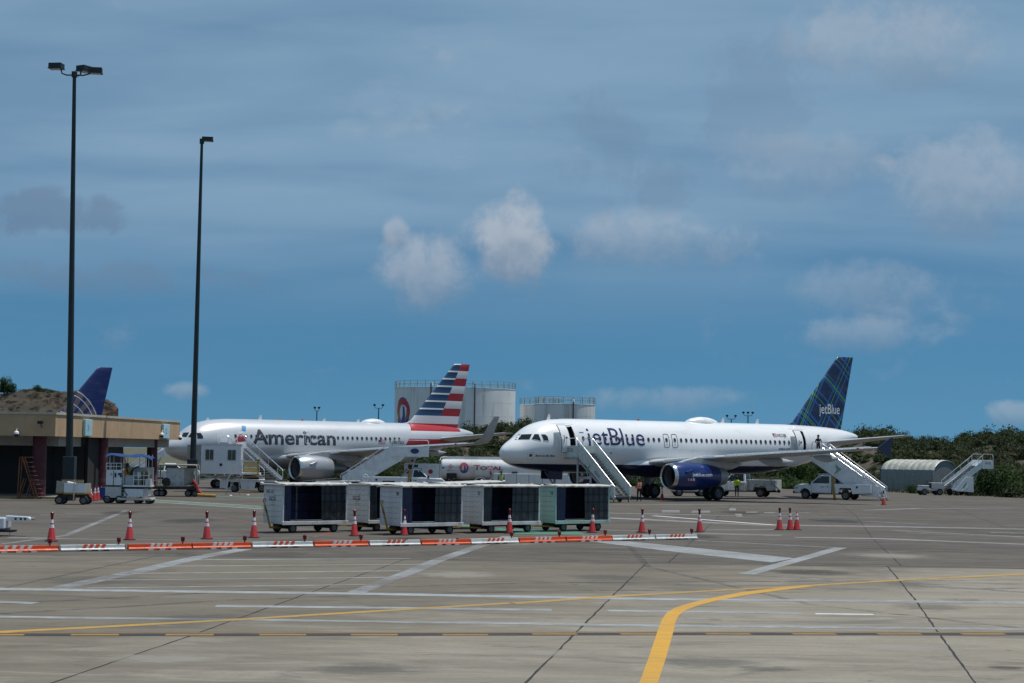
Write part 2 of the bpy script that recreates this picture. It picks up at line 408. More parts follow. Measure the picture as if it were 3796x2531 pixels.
def ribbon(name, pxs, w, matl, lift, wob=0., seg=.8, parent=apron, taper=None):
    """painted line on the ground through photo points; w in metres"""
    P = [gnd(*p) for p in pxs]; Q = []
    for a, b2 in zip(P[:-1], P[1:]):
        n = max(1, min(60, int((b2-a).length/seg)))
        for i in range(n): Q.append(a+(b2-a)*(i/n))
    Q.append(P[-1]); vs = []; fs = []
    for i, p in enumerate(Q):
        d = (Q[min(i+1, len(Q)-1)]-Q[max(i-1, 0)]); d.z = 0; d.normalize(); nrm = Vector((-d.y, d.x, 0))
        off = random.uniform(-wob, wob); ww = w*(1+random.uniform(-.35, .35)*(1 if wob else 0))
        for s_ in (-.5, .5):
            q = p+nrm*(s_*ww+off); vs.append((q.x, q.y, gz(q.y)+lift*.4))
    for i in range(len(Q)-1): fs.append((2*i, 2*i+1, 2*i+3, 2*i+2))
    o = MB().add(vs, fs).build(name, matl, parent, fix=False); return o
def patch(name, pxs, matl, lift, parent=apron, sub=6):
    """painted area from photo corner points, edges subdivided so it follows the apron"""
    P = []
    for a, b2 in zip(pxs, pxs[1:]+pxs[:1]):
        for i in range(sub): P.append((a[0]+(b2[0]-a[0])*i/sub, a[1]+(b2[1]-a[1])*i/sub))
    return MB().sheet([gnd(*p, lift*.4) for p in P]).build(name, matl, parent, fix=False)
def worn(name, rgb, base, amt, sc=(.8, 3, 1)):
    m = bpy.data.materials.new(name); m.use_nodes = True; b = m.node_tree.nodes['Principled BSDF']; n = NB(m.node_tree)
    t = m.node_tree.nodes.new('ShaderNodeTexCoord').outputs['Object']
    f = n.noise(n.scale(t, sc), 2.2, 8, .78, .3); f2 = n.noise(n.scale(t, (.05, .3, 1)), 1.0, 4, .5)
    c = n.mix(n.math('MULTIPLY', n.ramp(n.math('ADD', n.math('MULTIPLY', f, .7), n.math('MULTIPLY', f2, .35)), .40, .60), amt), rgb, base)
    n.l.new(c, b.inputs['Base Color']); b.inputs['Roughness'].default_value = .7
    return m
M_PALE = worn('worn_blue_grey_line_paint', (.33, .365, .385), (.17, .16, .145), .9)
M_PALE2 = worn('very_worn_line_paint', (.27, .285, .295), (.115, .10, .085), 1.0)
M_LINEW = worn('white_line_paint', (.62, .63, .62), (.3, .28, .25), .45)
M_LINEY = worn('yellow_line_paint', (.58, .30, .018), (.34, .20, .05), .6); M_LINEY3 = worn('faded_yellow_line_paint', (.46, .255, .03), (.24, .17, .07), .85); M_LINEY2 = worn('dull_boundary_yellow_paint', (.30, .165, .03), (.14, .10, .05), .9)
M_LINEG = worn('green_line_paint', (.03, .20, .13), (.10, .15, .12), .6)
M_LINER = worn('red_line_paint', (.25, .045, .035), (.13, .10, .085), .8)
M_LINEK = worn('black_line_border', (.022, .018, .018), (.06, .05, .045), .5)
M_SEAL = mat('tar_joint_sealant', (.016, .015, .014), .8)
A = lambda x, y: (x/1.2379, 1880+y/1.2379)
B = lambda x, y: (1896+x/1.2379, 1780+y/1.2379)
zA = lambda x, y: (700+x/5.6, 1600+y/5.6)
# joints
for p in ([A(1875, 236), A(1420, 392), A(860, 595), A(245, 803), A(-200, 957)], [B(622, 378), B(460, 535), B(300, 695), B(65, 930), B(-30, 1020)], [B(1725, 395), B(1850, 545), B(1960, 700), B(2130, 930), B(2200, 1030)], [A(745, 220), A(350, 300), A(0, 375), A(-300, 440)]):
    ribbon('joint_sealant', p, .045, M_SEAL, .006, .012, .5)
for p in ([B(720, 378), B(900, 215), B(1010, 112), B(1040, 88)], [B(1790, 393), B(1660, 270), B(1580, 160), B(1475, 90)], [B(1890, 85), B(2140, 170), B(2352, 250), B(2500, 310)]):
    ribbon('joint_sealant', p, .045, M_SEAL, .006, .02, .7)
for p in ([A(810, 218), A(930, 222)], [A(1000, 222), A(1365, 227)], [A(1875, 236), A(2110, 240)], [A(340, 210), A(660, 214)], [B(100, 370), B(310, 372)], [B(370, 373), B(795, 378)], [B(1150, 386), B(1250, 388)], [B(1720, 394), B(2100, 397)]):
    ribbon('joint_sealant', p, .07, M_SEAL, .007, .03, .3)
# pale lines
ribbon('painted_line', [A(-60, 374), A(800, 386), A(1600, 396), A(2352, 410), B(700, 546), B(1500, 553), B(2420, 563)], .62, M_PALE, .008)
ribbon('painted_line', [A(-60, 502), A(1100, 516), A(2352, 533), B(700, 668), B(1500, 675), B(2420, 684)], .42, M_PALE, .008)
ribbon('painted_line', [A(-60, 432), A(165, 440)], .46, M_PALE, .008)
ribbon('painted_line', [A(990, 453), A(1700, 461), A(2352, 469), B(185, 595)], .48, M_PALE, .008)
ribbon('painted_line', [B(440, 598), B(900, 604), B(1330, 610)], .42, M_PALE, .008)
ribbon('painted_line', [B(630, 574), B(950, 579)], .22, M_PALE2, .008)
ribbon('painted_line', [B(800, 634), B(960, 640)], .30, M_PALE2, .008)
ribbon('painted_line', [A(252, 375), A(640, 292), A(1120, 192)], .62, M_PALE2, .007)
ribbon('painted_line', [A(1620, 396), A(1900, 290), A(2200, 178), A(2330, 133)], .5, M_PALE2, .007)
for p in ([A(400, 371), A(1680, 355)], [A(450, 335), A(1770, 322)], [A(610, 304), A(1840, 292)], [A(720, 271), A(1950, 262)], [A(860, 242), A(1880, 236)]):
    ribbon('thin_line', p, .20, M_PALE, .008)
patch('painted_chevron', [B(330, 277), B(545, 281), B(900, 316), B(1300, 358), B(1195, 377), B(760, 330)], M_PALE, .009)
ribbon('painted_chevron', [B(1078, 432), B(1240, 386), B(1380, 347), B(1512, 309)], .52, M_PALE, .013)
ribbon('thin_line', [B(850, 276), B(1480, 309)], .42, M_PALE2, .008)
ribbon('thin_line', [B(1110, 433), B(1470, 457)], .28, M_PALE2, .008)
ribbon('thin_line', [B(1870, 480), B(2400, 517)], .34, M_PALE2, .008)
ribbon('painted_line', [B(430, 150), B(1040, 162)], .9, M_PALE2, .008)
ribbon('thin_line', [B(650, 163), B(1210, 206)], .45, M_LINEW, .012)
ribbon('painted_line', [B(430, 172), B(1100, 203), B(1700, 212), B(2420, 226)], 1.5, M_PALE2, .007)
ribbon('painted_line', [B(1300, 262), B(1700, 268), B(2150, 286), B(2420, 296)], 1.0, M_PALE2, .007)
ribbon('painted_line', [B(860, 243), B(1240, 253)], 1.6, M_PALE2, .007)
ribbon('painted_line', [B(1620, 138), B(1880, 128), B(2300, 128)], .8, M_PALE2, .007)
ribbon('painted_line', [B(450, 112), B(1300, 108), B(1700, 118)], .8, M_PALE2, .007)
for q in ([(690, 137), (770, 137), (775, 148), (690, 148)], [(830, 140), (910, 140), (915, 149), (825, 149)], [(1000, 128), (1028, 128), (1032, 138), (1000, 138)], [(1025, 153), (1055, 153), (1062, 168), (1032, 168)], [(1075, 144), (1130, 144), (1130, 149), (1075, 149)], [(1160, 146), (1210, 146), (1210, 151), (1160, 151)]):
    patch('worn_stencil', [B(*p) for p in q], M_PALE2, .008, sub=2)
ribbon('white_dash', [B(1395, 613), B(1660, 616)], .24, M_LINEW, .009)
ribbon('thin_line', [(0, 1996), (500, 1999), (900, 2004), (1250, 2020)], .28, M_PALE2, .008)
ribbon('painted_line', [A(0, 170), A(300, 130), A(580, 15)], .30, M_PALE2, .007)
for i in range(16):       # faint scuffs and tyre drag lines
    u = random.uniform(0, 3700); v = random.uniform(1890, 2000); L = random.uniform(150, 600)
    ribbon('tyre_scuff', [(u, v), (u+L, v+L*random.uniform(-.02, .05))], random.uniform(.2, .6), M_PALE2, .005)
# yellow taxi lines
ribbon('yellow_line', [A(-80, 577), A(500, 548), A(1050, 518), A(1500, 491), A(1980, 462), A(2352, 440)], .34, M_LINEY3, .012)
ribbon('yellow_line', [B(5, 566), B(440, 535), B(1000, 503), B(1330, 486), B(1790, 458), B(2420, 428)], .36, M_LINEY3, .012)
out = [(560, 1010), (587, 930), (628, 820), (668, 700), (690, 640), (710, 612), (745, 588), (800, 569), (900, 545), (1050, 515), (1250, 491), (1340, 483)]
inn = [(1400, 486), (1290, 499), (1100, 524), (950, 551), (850, 578), (795, 600), (768, 622), (755, 645), (742, 700), (708, 820), (672, 930), (645, 1010)]
MB().sheet([gnd(*B(*p), .0064) for p in out+inn]).build('yellow_curve', M_LINEY, apron, fix=False)
# striped boundary marking: black band, one solid yellow line, one dashed
ribbon('boundary_band', [A(-80, 582.5), A(1200, 583), A(2352, 581), B(700, 703), B(1500, 704), B(2430, 704)], .66, M_LINEK, .010)
ribbon('boundary_yellow_line', [A(-80, 577.6), A(1200, 578), A(2352, 576), B(700, 698), B(1500, 699), B(2430, 699)], .13, M_LINEY2, .014)
for a, b2, fn, y in [(-80, 110, A, 586)] + [(p, q, A, 585.5) for p, q in ((325, 545), (760, 980), (1190, 1405), (1610, 1825), (2030, 2240))] + [(p, q, B, 706) for p, q in ((95, 300), (500, 700), (893, 1097), (1290, 1490), (1680, 1880), (2065, 2265))]:
    ribbon('boundary_dash', [fn(a, y), fn(b2, y)], .27, M_LINEY2, .014)
# green and red vehicle lines
ribbon('green_line', [(380, 1844), (557, 1855), (971, 1881), (1450, 1921), (1690, 1946), (1900, 1966), (2150, 1976)], .95, M_LINEG, .008)
ribbon('white_edge_line', [(557, 1851.5), (971, 1876.5)], .22, M_LINEW, .009)
ribbon('white_edge_line', [(557, 1859.5), (971, 1886)], .22, M_LINEW, .009)
ribbon('green_line', [zA(440, 1332), zA(1530, 1372), zA(2600, 1420)], 1.0, M_LINEG, .008)
patch('green_patch', [(1830, 1960), (2130, 1966), (2180, 1982), (1900, 1980)], M_LINEG, .011)
ribbon('red_line', [A(945, 42), A(1150, 68), A(1520, 120)], .16, M_LINER, .009)
ribbon('red_line', [A(1520, 120), A(1430, 138)], .2, M_LINER, .009)
ribbon('red_line', [B(430, 168), B(900, 186), B(1300, 210), B(1700, 216)], .35, M_LINER, .010)
ribbon('red_line', [B(1420, 152), B(1445, 155)], .4, M_LINER, .010)

def stain_mat(name, rgb, amt, radial):
    m = bpy.data.materials.new(name); m.use_nodes = True; b = m.node_tree.nodes['Principled BSDF']; n = NB(m.node_tree)
    tcn = m.node_tree.nodes.new('ShaderNodeTexCoord'); g_ = n.sep(tcn.outputs['Generated']); t = tcn.outputs['Object']
    b.inputs['Base Color'].default_value = (*rgb, 1); b.inputs['Roughness'].default_value = .75
    nz_ = n.noise(n.scale(t, (1.2, 2.2, 1)), 1.4, 7, .68, .5)
    if radial:
        dx = n.math('MULTIPLY', n.math('SUBTRACT', g_[0], .5), 2.0); dy = n.math('MULTIPLY', n.math('SUBTRACT', g_[1], .5), 2.0)
        r_ = n.math('SQRT', n.math('ADD', n.math('MULTIPLY', dx, dx), n.math('MULTIPLY', dy, dy)))
        a = n.ramp(n.math('ADD', n.math('SUBTRACT', .85, r_), n.math('MULTIPLY', n.math('SUBTRACT', nz_, .5), 1.5)), 0.0, .6)
    else: a = n.ramp(nz_, .38, .62)
    n.l.new(n.math('MULTIPLY', a, amt), b.inputs['Alpha']); return m
M_OIL = stain_mat('oil_stain', (.03, .027, .024), .45, True); M_DAMP = stain_mat('damp_grey_stain', (.085, .084, .078), .32, True); M_CHALK = stain_mat('pale_spill', (.36, .33, .28), .5, True); M_SKID = stain_mat('tyre_rubber_mark', (.03, .028, .026), .30, False)
def stain(u, v, wx, wy, matl, k):
    p = gnd(u, v); vs = [(p.x+sx_*wx/2, p.y+sy_*wy/2, gz(p.y+sy_*wy/2)+.0021+.0003*(k % 5)) for sx_, sy_ in ((-1, -1), (1, -1), (1, 1), (-1, 1))]
    MB().add(vs, [(0, 1, 2, 3)]).build('stain', matl, apron, fix=False)
for k, (u, v, wx, wy, mm) in enumerate([(2640, 2455, 3.2, 2.6, M_DAMP), (2850, 2480, 1.6, 1.2, M_DAMP), (3730, 2475, 1.2, .9, M_OIL), (1350, 2480, 3.4, 2.4, M_DAMP), (600, 2440, 3.5, 2.2, M_CHALK), (3350, 2400, 3.6, 2.2, M_CHALK), (3450, 2250, 2.6, 3.0, M_DAMP), (3380, 2165, 2.4, 3.2, M_DAMP), (2050, 2420, 2.2, 1.6, M_CHALK), (760, 2290, 3.5, 3.0, M_DAMP), (350, 2150, 4.5, 5.0, M_DAMP), (1700, 2130, 4, 4, M_CHALK),
                                     (2250, 2140, 3.5, 3.0, M_DAMP), (3000, 2120, 4.2, 3.5, M_OIL), (2600, 1990, 2.6, 5, M_OIL), (2180, 1995, 2.4, 5, M_OIL), (1500, 2000, 2.6, 6, M_OIL), (1100, 2010, 3, 7, M_OIL), (700, 1930, 4, 9, M_OIL), (300, 1930, 3.5, 9, M_DAMP), (3100, 1930, 4.5, 10, M_OIL), (3500, 1960, 5, 9, M_DAMP), (2750, 1900, 4, 9, M_OIL), (3300, 2060, 4.5, 5, M_CHALK), (450, 1900, 3, 8, M_OIL), (1900, 2010, 3, 6, M_CHALK)]):
    stain(u, v, wx, wy, mm, k)
for p_, w in (([(0, 2240), (900, 2190), (2000, 2160), (3796, 2150)], .3), ([(0, 2275), (900, 2222), (2000, 2190), (3796, 2180)], .3), ([(3796, 2330), (3000, 2240), (2400, 2100), (2300, 1990)], .24), ([(200, 1960), (1200, 1940), (2400, 1905), (3500, 1880)], .5), ([(2300, 1935), (3000, 1915), (3796, 1905)], .45), ([(2350, 2040), (3000, 2030), (3796, 2040)], .35)):
    ribbon('tyre_mark', p_, w, M_SKID, .0062)

# ================================================================== HILLS AND SCRUB
def fbm(x, y, s=1.0, seed=0):
    v = 0; a = 1; f = s
    for k in range(4):
        v += a*math.sin(x*f*1.3+seed+k*1.7+1.9*math.sin(y*f*.9+k+seed))*math.cos(y*f*1.1+seed*.6+k*2.3); a *= .5; f *= 2.1
    return v
def sstep(a, b2, x): t = max(0, min(1, (x-a)/(b2-a))); return t*t*(3-2*t)
def hill_z(x, y):
    base = 205+3*math.sin(x*.11) if x < 36 else 205-sstep(36, 50, x)*22
    up_ = sstep(base, base+62, y)
    e = sstep(-26, -4, x)
    top = 5.1+.55*fbm(x, y, .06, 3)+1.2*math.exp(-((x-3.5)/7)**2) - 1.0*math.exp(-((x-57)/4)**2) + .9*math.exp(-((x-46)/7)**2) + .6*math.exp(-((x-72)/9)**2)
    return up_*e*top
def grid_mesh(x0, x1, y0, y1, nx, ny, fz):
    vs = [(x0+(x1-x0)*i/nx, y0+(y1-y0)*j/ny, fz(x0+(x1-x0)*i/nx, y0+(y1-y0)*j/ny)) for j in range(ny+1) for i in range(nx+1)]
    fs = [(j*(nx+1)+i, j*(nx+1)+i+1, (j+1)*(nx+1)+i+1, (j+1)*(nx+1)+i) for j in range(ny) for i in range(nx)]
    return MB().add(vs, fs)
M_SOIL = mat('scrub_soil', (.07, .055, .035), .95, var=.4, scale=.4, dirt=(.05, .055, .025), dirt_amt=.8, dscale=.3)
struct('hillside', grid_mesh(-60, 160, 178, 420, 110, 110, lambda x, y: hill_z(x, y)-.06), M_SOIL, smooth=True, angle=180)

def foliage_mat(name, pal, scale):
    m = bpy.data.materials.new(name); m.use_nodes = True; b = m.node_tree.nodes['Principled BSDF']; n = NB(m.node_tree)
    geo = m.node_tree.nodes.new('ShaderNodeNewGeometry'); t = geo.outputs['Position']
    oi = m.node_tree.nodes.new('ShaderNodeObjectInfo')
    f = n.noise(t, scale, 3, .6, .4); f2 = n.noise(n.vmath('ADD', t, (31, 17, 5)), scale*.45, 3, .6); f3 = n.noise(t, 2.2, 2, .5)
    c = n.mix(n.ramp(f, .36, .62), pal[0], pal[1])
    c = n.mix(n.math('MULTIPLY', n.ramp(f2, .54, .68), .8), c, pal[2])
    c = n.mix(n.math('MULTIPLY', n.ramp(f3, .55, .72), .5), c, pal[3])
    c = n.mix(n.math('MULTIPLY', oi.outputs['Random'], .35), c, pal[0])
    n.l.new(c, b.inputs['Base Color']); b.inputs['Roughness'].default_value = .75; b.inputs['Specular IOR Level'].default_value = .2
    tr = m.node_tree.nodes.new('ShaderNodeBsdfTranslucent'); n.l.new(c, tr.inputs['Color'])
    mx = m.node_tree.nodes.new('ShaderNodeMixShader'); mx.inputs[0].default_value = .25
    n.l.new(b.outputs[0], mx.inputs[1]); n.l.new(tr.outputs[0], mx.inputs[2]); n.l.new(mx.outputs[0], m.node_tree.nodes['Material Output'].inputs['Surface'])
    return m
M_SCRUB = foliage_mat('scrub_foliage', ((.026, .040, .014), (.042, .056, .018), (.060, .054, .026), (.033, .052, .016)), .10)
M_GREEN = foliage_mat('green_foliage', ((.019, .044, .012), (.042, .08, .018), (.062, .082, .022), (.033, .062, .015)), .4)
M_BARK = mat('bark', (.09, .07, .055), .9, var=.3)
def leaf_cloud(n, rx, ry, rz, leaf, seed, spiky=.12, lumps=7):
    """n leaf-sized quads spread through an uneven crown volume; base of the crown at z=0"""
    r = np.random.default_rng(seed)
    lc = r.normal(size=(lumps, 3)); lc /= np.linalg.norm(lc, axis=1)[:, None]; lc[:, 2] = np.abs(lc[:, 2])*.9; lc *= r.uniform(.35, .75, (lumps, 1)); lr = r.uniform(.28, .5, lumps)
    k = r.integers(0, lumps, n); d = r.normal(size=(n, 3)); d /= np.linalg.norm(d, axis=1)[:, None]
    p = lc[k] + d*(lr[k]*r.uniform(.45, 1.05, n)**.6)[:, None]
    p[:, 2] = np.maximum(p[:, 2], -.05) + .12
    p *= (rx, ry, rz)
    nrm = d + r.normal(size=(n, 3))*.6 + (0, 0, .5); nrm /= np.linalg.norm(nrm, axis=1)[:, None]
    a = np.cross(nrm, r.normal(size=(n, 3))); a /= np.linalg.norm(a, axis=1)[:, None]; b = np.cross(nrm, a)
    s = leaf*r.uniform(.5, 1.2, n); asp = r.uniform(.45, .9, n)
    sp = r.random(n) < spiky
    a[sp] = (0, 0, 1) + r.normal(size=(sp.sum(), 3))*.45; asp[sp] = .16; s[sp] *= 1.9
    A_ = a*s[:, None]; B_ = b*(s*asp)[:, None]
    return np.stack([p-A_, p-B_*.9, p+A_, p+B_*.9], 1)
def quads_mesh(name, Q):
    Q = np.ascontiguousarray(Q.reshape(-1, 3), dtype=np.float32); n = len(Q)//4
    me = bpy.data.meshes.new(name); me.vertices.add(len(Q)); me.vertices.foreach_set('co', Q.ravel())
    me.loops.add(len(Q)); me.loops.foreach_set('vertex_index', np.arange(len(Q), dtype=np.int32))
    me.polygons.add(n); me.polygons.foreach_set('loop_start', np.arange(0, len(Q), 4, dtype=np.int32))
    me.polygons.foreach_set('loop_total', np.full(n, 4, dtype=np.int32)); me.update(calc_edges=True); return me
def core_quads(seed, rx, rz):
    """rough inner mass of branches and shaded leaves, as quads"""
    r = np.random.default_rng(seed); nu, nv = 9, 4; g_ = np.zeros((nv+1, nu, 3)); k = r.uniform(.45, .78, (nv+1, nu))
    for j in range(nv+1):
        for i in range(nu):
            a = 2*PI*i/nu; e_ = PI/2*j/nv; kk = k[j, i] if j < nv else .8
            g_[j, i] = (rx*kk*math.cos(a)*math.cos(e_), rx*kk*math.sin(a)*math.cos(e_), rz*kk*math.sin(e_)*1.02)
    return np.array([[g_[j, i], g_[j, (i+1) % nu], g_[j+1, (i+1) % nu], g_[j+1, i]] for j in range(nv) for i in range(nu)])
TPL = [np.concatenate([leaf_cloud(520, 1.6, 1.6, 1.30, .105, 100+i, .06, 12), core_quads(i, 1.35, 1.2)]) for i in range(8)]
acc = []
def scatter(x0, x1, y0, y1, step, keep, smin, smax, zf=hill_z):
    nx = int((x1-x0)/step); ny = int((y1-y0)/step)
    for i in range(nx):
        for j in range(ny):
            x = x0+(i+rng.uniform(0, 1))*step; y = y0+(j+rng.uniform(0, 1))*step
            if not keep(x, y): continue
            q = TPL[rng.integers(0, 8)]; a = rng.uniform(0, 6.28); s = smin+(smax-smin)*rng.uniform(0, 1)**1.6*1.35; hz = rng.uniform(.65, 1.35)
            c, d = math.cos(a), math.sin(a); M_ = np.array([[c, -d, 0], [d, c, 0], [0, 0, hz]])*s
            acc.append(q @ M_.T + (x, y, zf(x, y)-.1))
def hill_keep(x, y):
    if x > 36 and x < 51 and y < 207: return False                 # clearing round the arched shed
    if y < 203: return x > 44.5 and y > far_edge(x)+3+.0*x and not (x < 47.5)
    return hill_z(x, y) > .02 or y < 215
scatter(-24, 14, 204, 270, 2.3, hill_keep, .62, 1.25)
scatter(14, 92, 203, 272, 2.35, hill_keep, .62, 1.3)
scatter(44.5, 62, 172, 203, 1.7, lambda x, y: y > far_edge(x)+3 and x > 46.2 and not (x < 51 and y > 189), .95, 1.6)
scatter(-30, 40, 208, 216, 2.0, lambda x, y: True, .9, 1.4)
o = link('hillside_scrub', quads_mesh('hillside_scrub', np.concatenate(acc)), M_SCRUB); tag(o, 'mass of dry green scrub covering the hillside behind the apron', kind='stuff')
# green hedge bushes just behind the aircraft
acc = []
TPL2 = TPL; 
scatter(-26, 38, 199, 205, 1.9, lambda x, y: y > far_edge(x)-8, .8, 1.25, lambda x, y: -.05)
scatter(-78, -26, 214, 226, 2.2, lambda x, y: True, .8, 1.3, lambda x, y: -.05)
scatter(47, 62, 172, 182, 1.6, lambda x, y: y > far_edge(x)+1.5, .8, 1.2, lambda x, y: 0)
o = link('hedge_row', quads_mesh('hedge_row', np.concatenate(acc)), M_GREEN); tag(o, 'green leafy undergrowth along the far edge of the apron', kind='stuff')
# grass tufts on the verge
Q = []
for i in range(2600):
    x = rng.uniform(28, 62); y = far_edge(x)+rng.uniform(.1, 5)+ (rng.uniform(0, 14) if x < 46 else 0)
    h = rng.uniform(.1, .35); w = rng.uniform(.03, .09); dx, dy = rng.normal(size=2)*.08; t = rng.uniform(0, 3.14); cx_, cy_ = math.cos(t)*w, math.sin(t)*w
    Q.append([(x-cx_, y-cy_, -.02), (x+cx_, y+cy_, -.02), (x+dx+cx_*.3, y+dy+cy_*.3, h), (x+dx-cx_*.3, y+dy-cy_*.3, h)])
o = link('verge_grass', quads_mesh('verge_grass', np.array(Q)), mat('dry_verge_grass', (.11, .10, .045), .9, var=.4, scale=1.5)); tag(o, 'short dry grass on the verge beside the apron', kind='stuff')

CROWN = {}
def shrub(name, label, cat, x, y, z, w, h, seed, group, green=False, leafn=2600, leaf=.05):
    t = thing(name, label, cat, (x, y, z), rng.uniform(0, 6), group)
    key = (seed, green)
    if key not in CROWN:
        q = np.concatenate([leaf_cloud(leafn, 1, 1, 1, leaf, 500+seed, .10, 11), core_quads(seed, .62, .72)])
        CROWN[key] = quads_mesh('crown', q); CROWN[key].materials.append(M_GREEN if green else M_SCRUB)
        b = MB(); b.tube([(0, 0, -.3), (.05, .02, .3), (.0, .06, .75)], .05, 6)
        for k in range(5):
            a = k*1.3; b.tube([(0, .02, .15+.08*k), (.25*math.cos(a), .25*math.sin(a), .45+.05*k), (.5*math.cos(a), .5*math.sin(a), .75)], .022, 5)
        CROWN[key, 't'] = b.build('trunk', M_BARK, t, smooth=True).data
        o = bpy.data.objects.new('crown', CROWN[key]); COL.objects.link(o); o.parent = t; o.scale = (w/2, w/2, h)
        t.children[0].scale = (w/2, w/2, h)
    else:
        for nm, me in (('crown', CROWN[key]), ('trunk', CROWN[key, 't'])):
            o = bpy.data.objects.new(nm, me); COL.objects.link(o); o.parent = t; o.scale = (w/2, w/2, h)
    return t
SKYLINE = ['skyline bush below the right edge of the widest fuel tank', 'tall skyline bush in the gap between the fuel tanks', 'skyline bush at the foot of the half hidden smaller tank', 'skyline bush just right of the striped fin', 'skyline bush directly above the tail cone of the white airliner', 'skyline bush above the tailplane of the white airliner', 'skyline bush above the outer end of the tailplane',
           'rounded skyline bush just right of the tailplane tip', 'low skyline bush above the arched shed', 'skyline bush above the right end of the arched shed', 'skyline bush above the parked stairs platform', 'tallest skyline bush near the right edge of the picture', 'skyline bush cut by the right edge of the picture']
# bushes that stand out on the skyline and the slope (photo x, photo y of their top, distance, width)
for i, (u, v, Y, w, h) in enumerate([(1835, 1562, 262, 4.2, 2.3), (1900, 1558, 258, 5.0, 2.8), (1955, 1566, 262, 4.4, 2.4), (1720, 1578, 262, 4.0, 2.1), (3140, 1590, 258, 4.6, 2.4), (3215, 1580, 262, 5.0, 2.8), (3285, 1586, 260, 4.4, 2.4),
                                     (3345, 1594, 256, 5.0, 3.0), (3480, 1602, 262, 4.2, 2.4), (3560, 1598, 266, 4.8, 2.6), (3640, 1596, 262, 4.4, 2.6), (3720, 1594, 254, 5.2, 3.4), (3790, 1606, 260, 4.6, 2.4)]):
    p = atY(u, v, Y)
    shrub('bush', SKYLINE[i], 'bush', p.x, p.y, p.z-h*1.12, w, h, i % 4, 'bushes on the hillside skyline')
for i, (u, v, Y, w, h, lb) in enumerate([(3545, 1646, 225, 5.5, 4.2, 'large dark round bush on the slope above the arched metal shed'), (2930, 1745, 206, 6.0, 4.2, 'broad bright green bush under the rear fuselage of the blue tailed airliner'), (3060, 1765, 207, 5.0, 3.4, 'green bush behind the pickup with stairs'),
                                          (2570, 1772, 208, 5.0, 3.2, 'green bush seen below the belly of the blue tailed airliner'), (1620, 1716, 205, 6.0, 3.6, 'dark bush above the rear end of the fuel trailer'), (1400, 1745, 207, 4.0, 2.6, 'low green bush behind the white stair truck at the silver airliner'), (3380, 1806, 186, 1.6, 1.1, 'small scraggly green shrub in front of the arched shed'),
                                          (3700, 1765, 180, 6.5, 3.4, 'thick green bush to the right of the parked stairs')]):
    p = atY(u, v, Y); z = max(-.05, p.z-h*1.1)
    shrub('bush', lb, 'bush', p.x, p.y, z, w, h, i % 3+4, None, True)

# rocky hill
M_ROCK = bpy.data.materials.new('red_brown_rock'); M_ROCK.use_nodes = True
def _rock():
    m = M_ROCK; b = m.node_tree.nodes['Principled BSDF']; n = NB(m.node_tree)
    t = m.node_tree.nodes.new('ShaderNodeTexCoord').outputs['Object']
    geo = m.node_tree.nodes.new('ShaderNodeNewGeometry'); z = n.sep(geo.outputs['Normal'])[2]
    f = n.noise(t, .5, 8, .7, .6); f2 = n.noise(t, 1.7, 6, .7, .4); f3 = n.noise(t, .35, 4, .6)
    rock = n.mix(n.ramp(f, .35, .62), (.05, .028, .02), (.14, .08, .056)); rock = n.mix(n.math('MULTIPLY', n.ramp(f2, .55, .72), .6), rock, (.03, .02, .016)); rock = n.mix(n.math('MULTIPLY', n.ramp(f2, .25, .42, 1, 0), .3), rock, (.20, .14, .115))
    grs = n.mix(n.ramp(f3, .4, .6), (.055, .038, .025), (.032, .027, .017)); grs = n.mix(n.math('MULTIPLY', n.ramp(f2, .5, .7), .6), grs, (.035, .028, .02))
    c = n.mix(n.ramp(n.math('ADD', z, n.math('MULTIPLY', n.math('SUBTRACT', f, .5), .5)), .5, .8), rock, grs)
    n.l.new(c, b.inputs['Base Color']); b.inputs['Roughness'].default_value = .95
_rock()
def rocky_z(x, y):
    edge = 286+2.0*math.sin(x*.35)
    top = 12.0+.5*math.sin(x*.4+1)-sstep(-74, -62, x)*1.2
    lo = 7.9+.8*math.sin(x*.6)
    f = sstep(edge, edge+1.8, y)*lo + sstep(edge+2, edge+17, y)*(top-lo)
    e = 1-sstep(-62.6, -60.2, x*288/y+.8*math.sin(y*.5)+.10*max(0, 286-y))
    return f*e
def rocky():
    mb = grid_mesh(-110, -56, 280, 330, 150, 120, rocky_z)
    for i, (x, y, z) in enumerate(mb.v):
        if z > .1:
            k = .5*fbm(x, y, .5, 1)+.36*fbm(x*1.3+z, y+z, 1.2, 5)+.24*fbm(x+z*2, y-z, 2.6, 8)
            mb.v[i] = (x+k*.8, y+k*.9, z+k*.45)
    return mb
struct('rocky_hill', rocky(), M_ROCK)
acc = []
for i in range(420):
    x = rng.uniform(-86, -62); y = rng.uniform(288.5, 304); z = rocky_z(x, y)
    if z < 5: continue
    q = TPL[rng.integers(0, 8)][:260]; s = rng.uniform(.16, .42); acc.append(q*(s, s, s*rng.uniform(.5, 1.0))+(x, y, z+.05))
o = link('rocky_hill_scrub', quads_mesh('rocky_hill_scrub', np.concatenate(acc)), foliage_mat('dry_brown_scrub', ((.022, .026, .012), (.04, .034, .02), (.05, .037, .024), (.022, .036, .012)), .3)); tag(o, 'low dry brown scrub over the top of the rocky hill', kind='stuff')
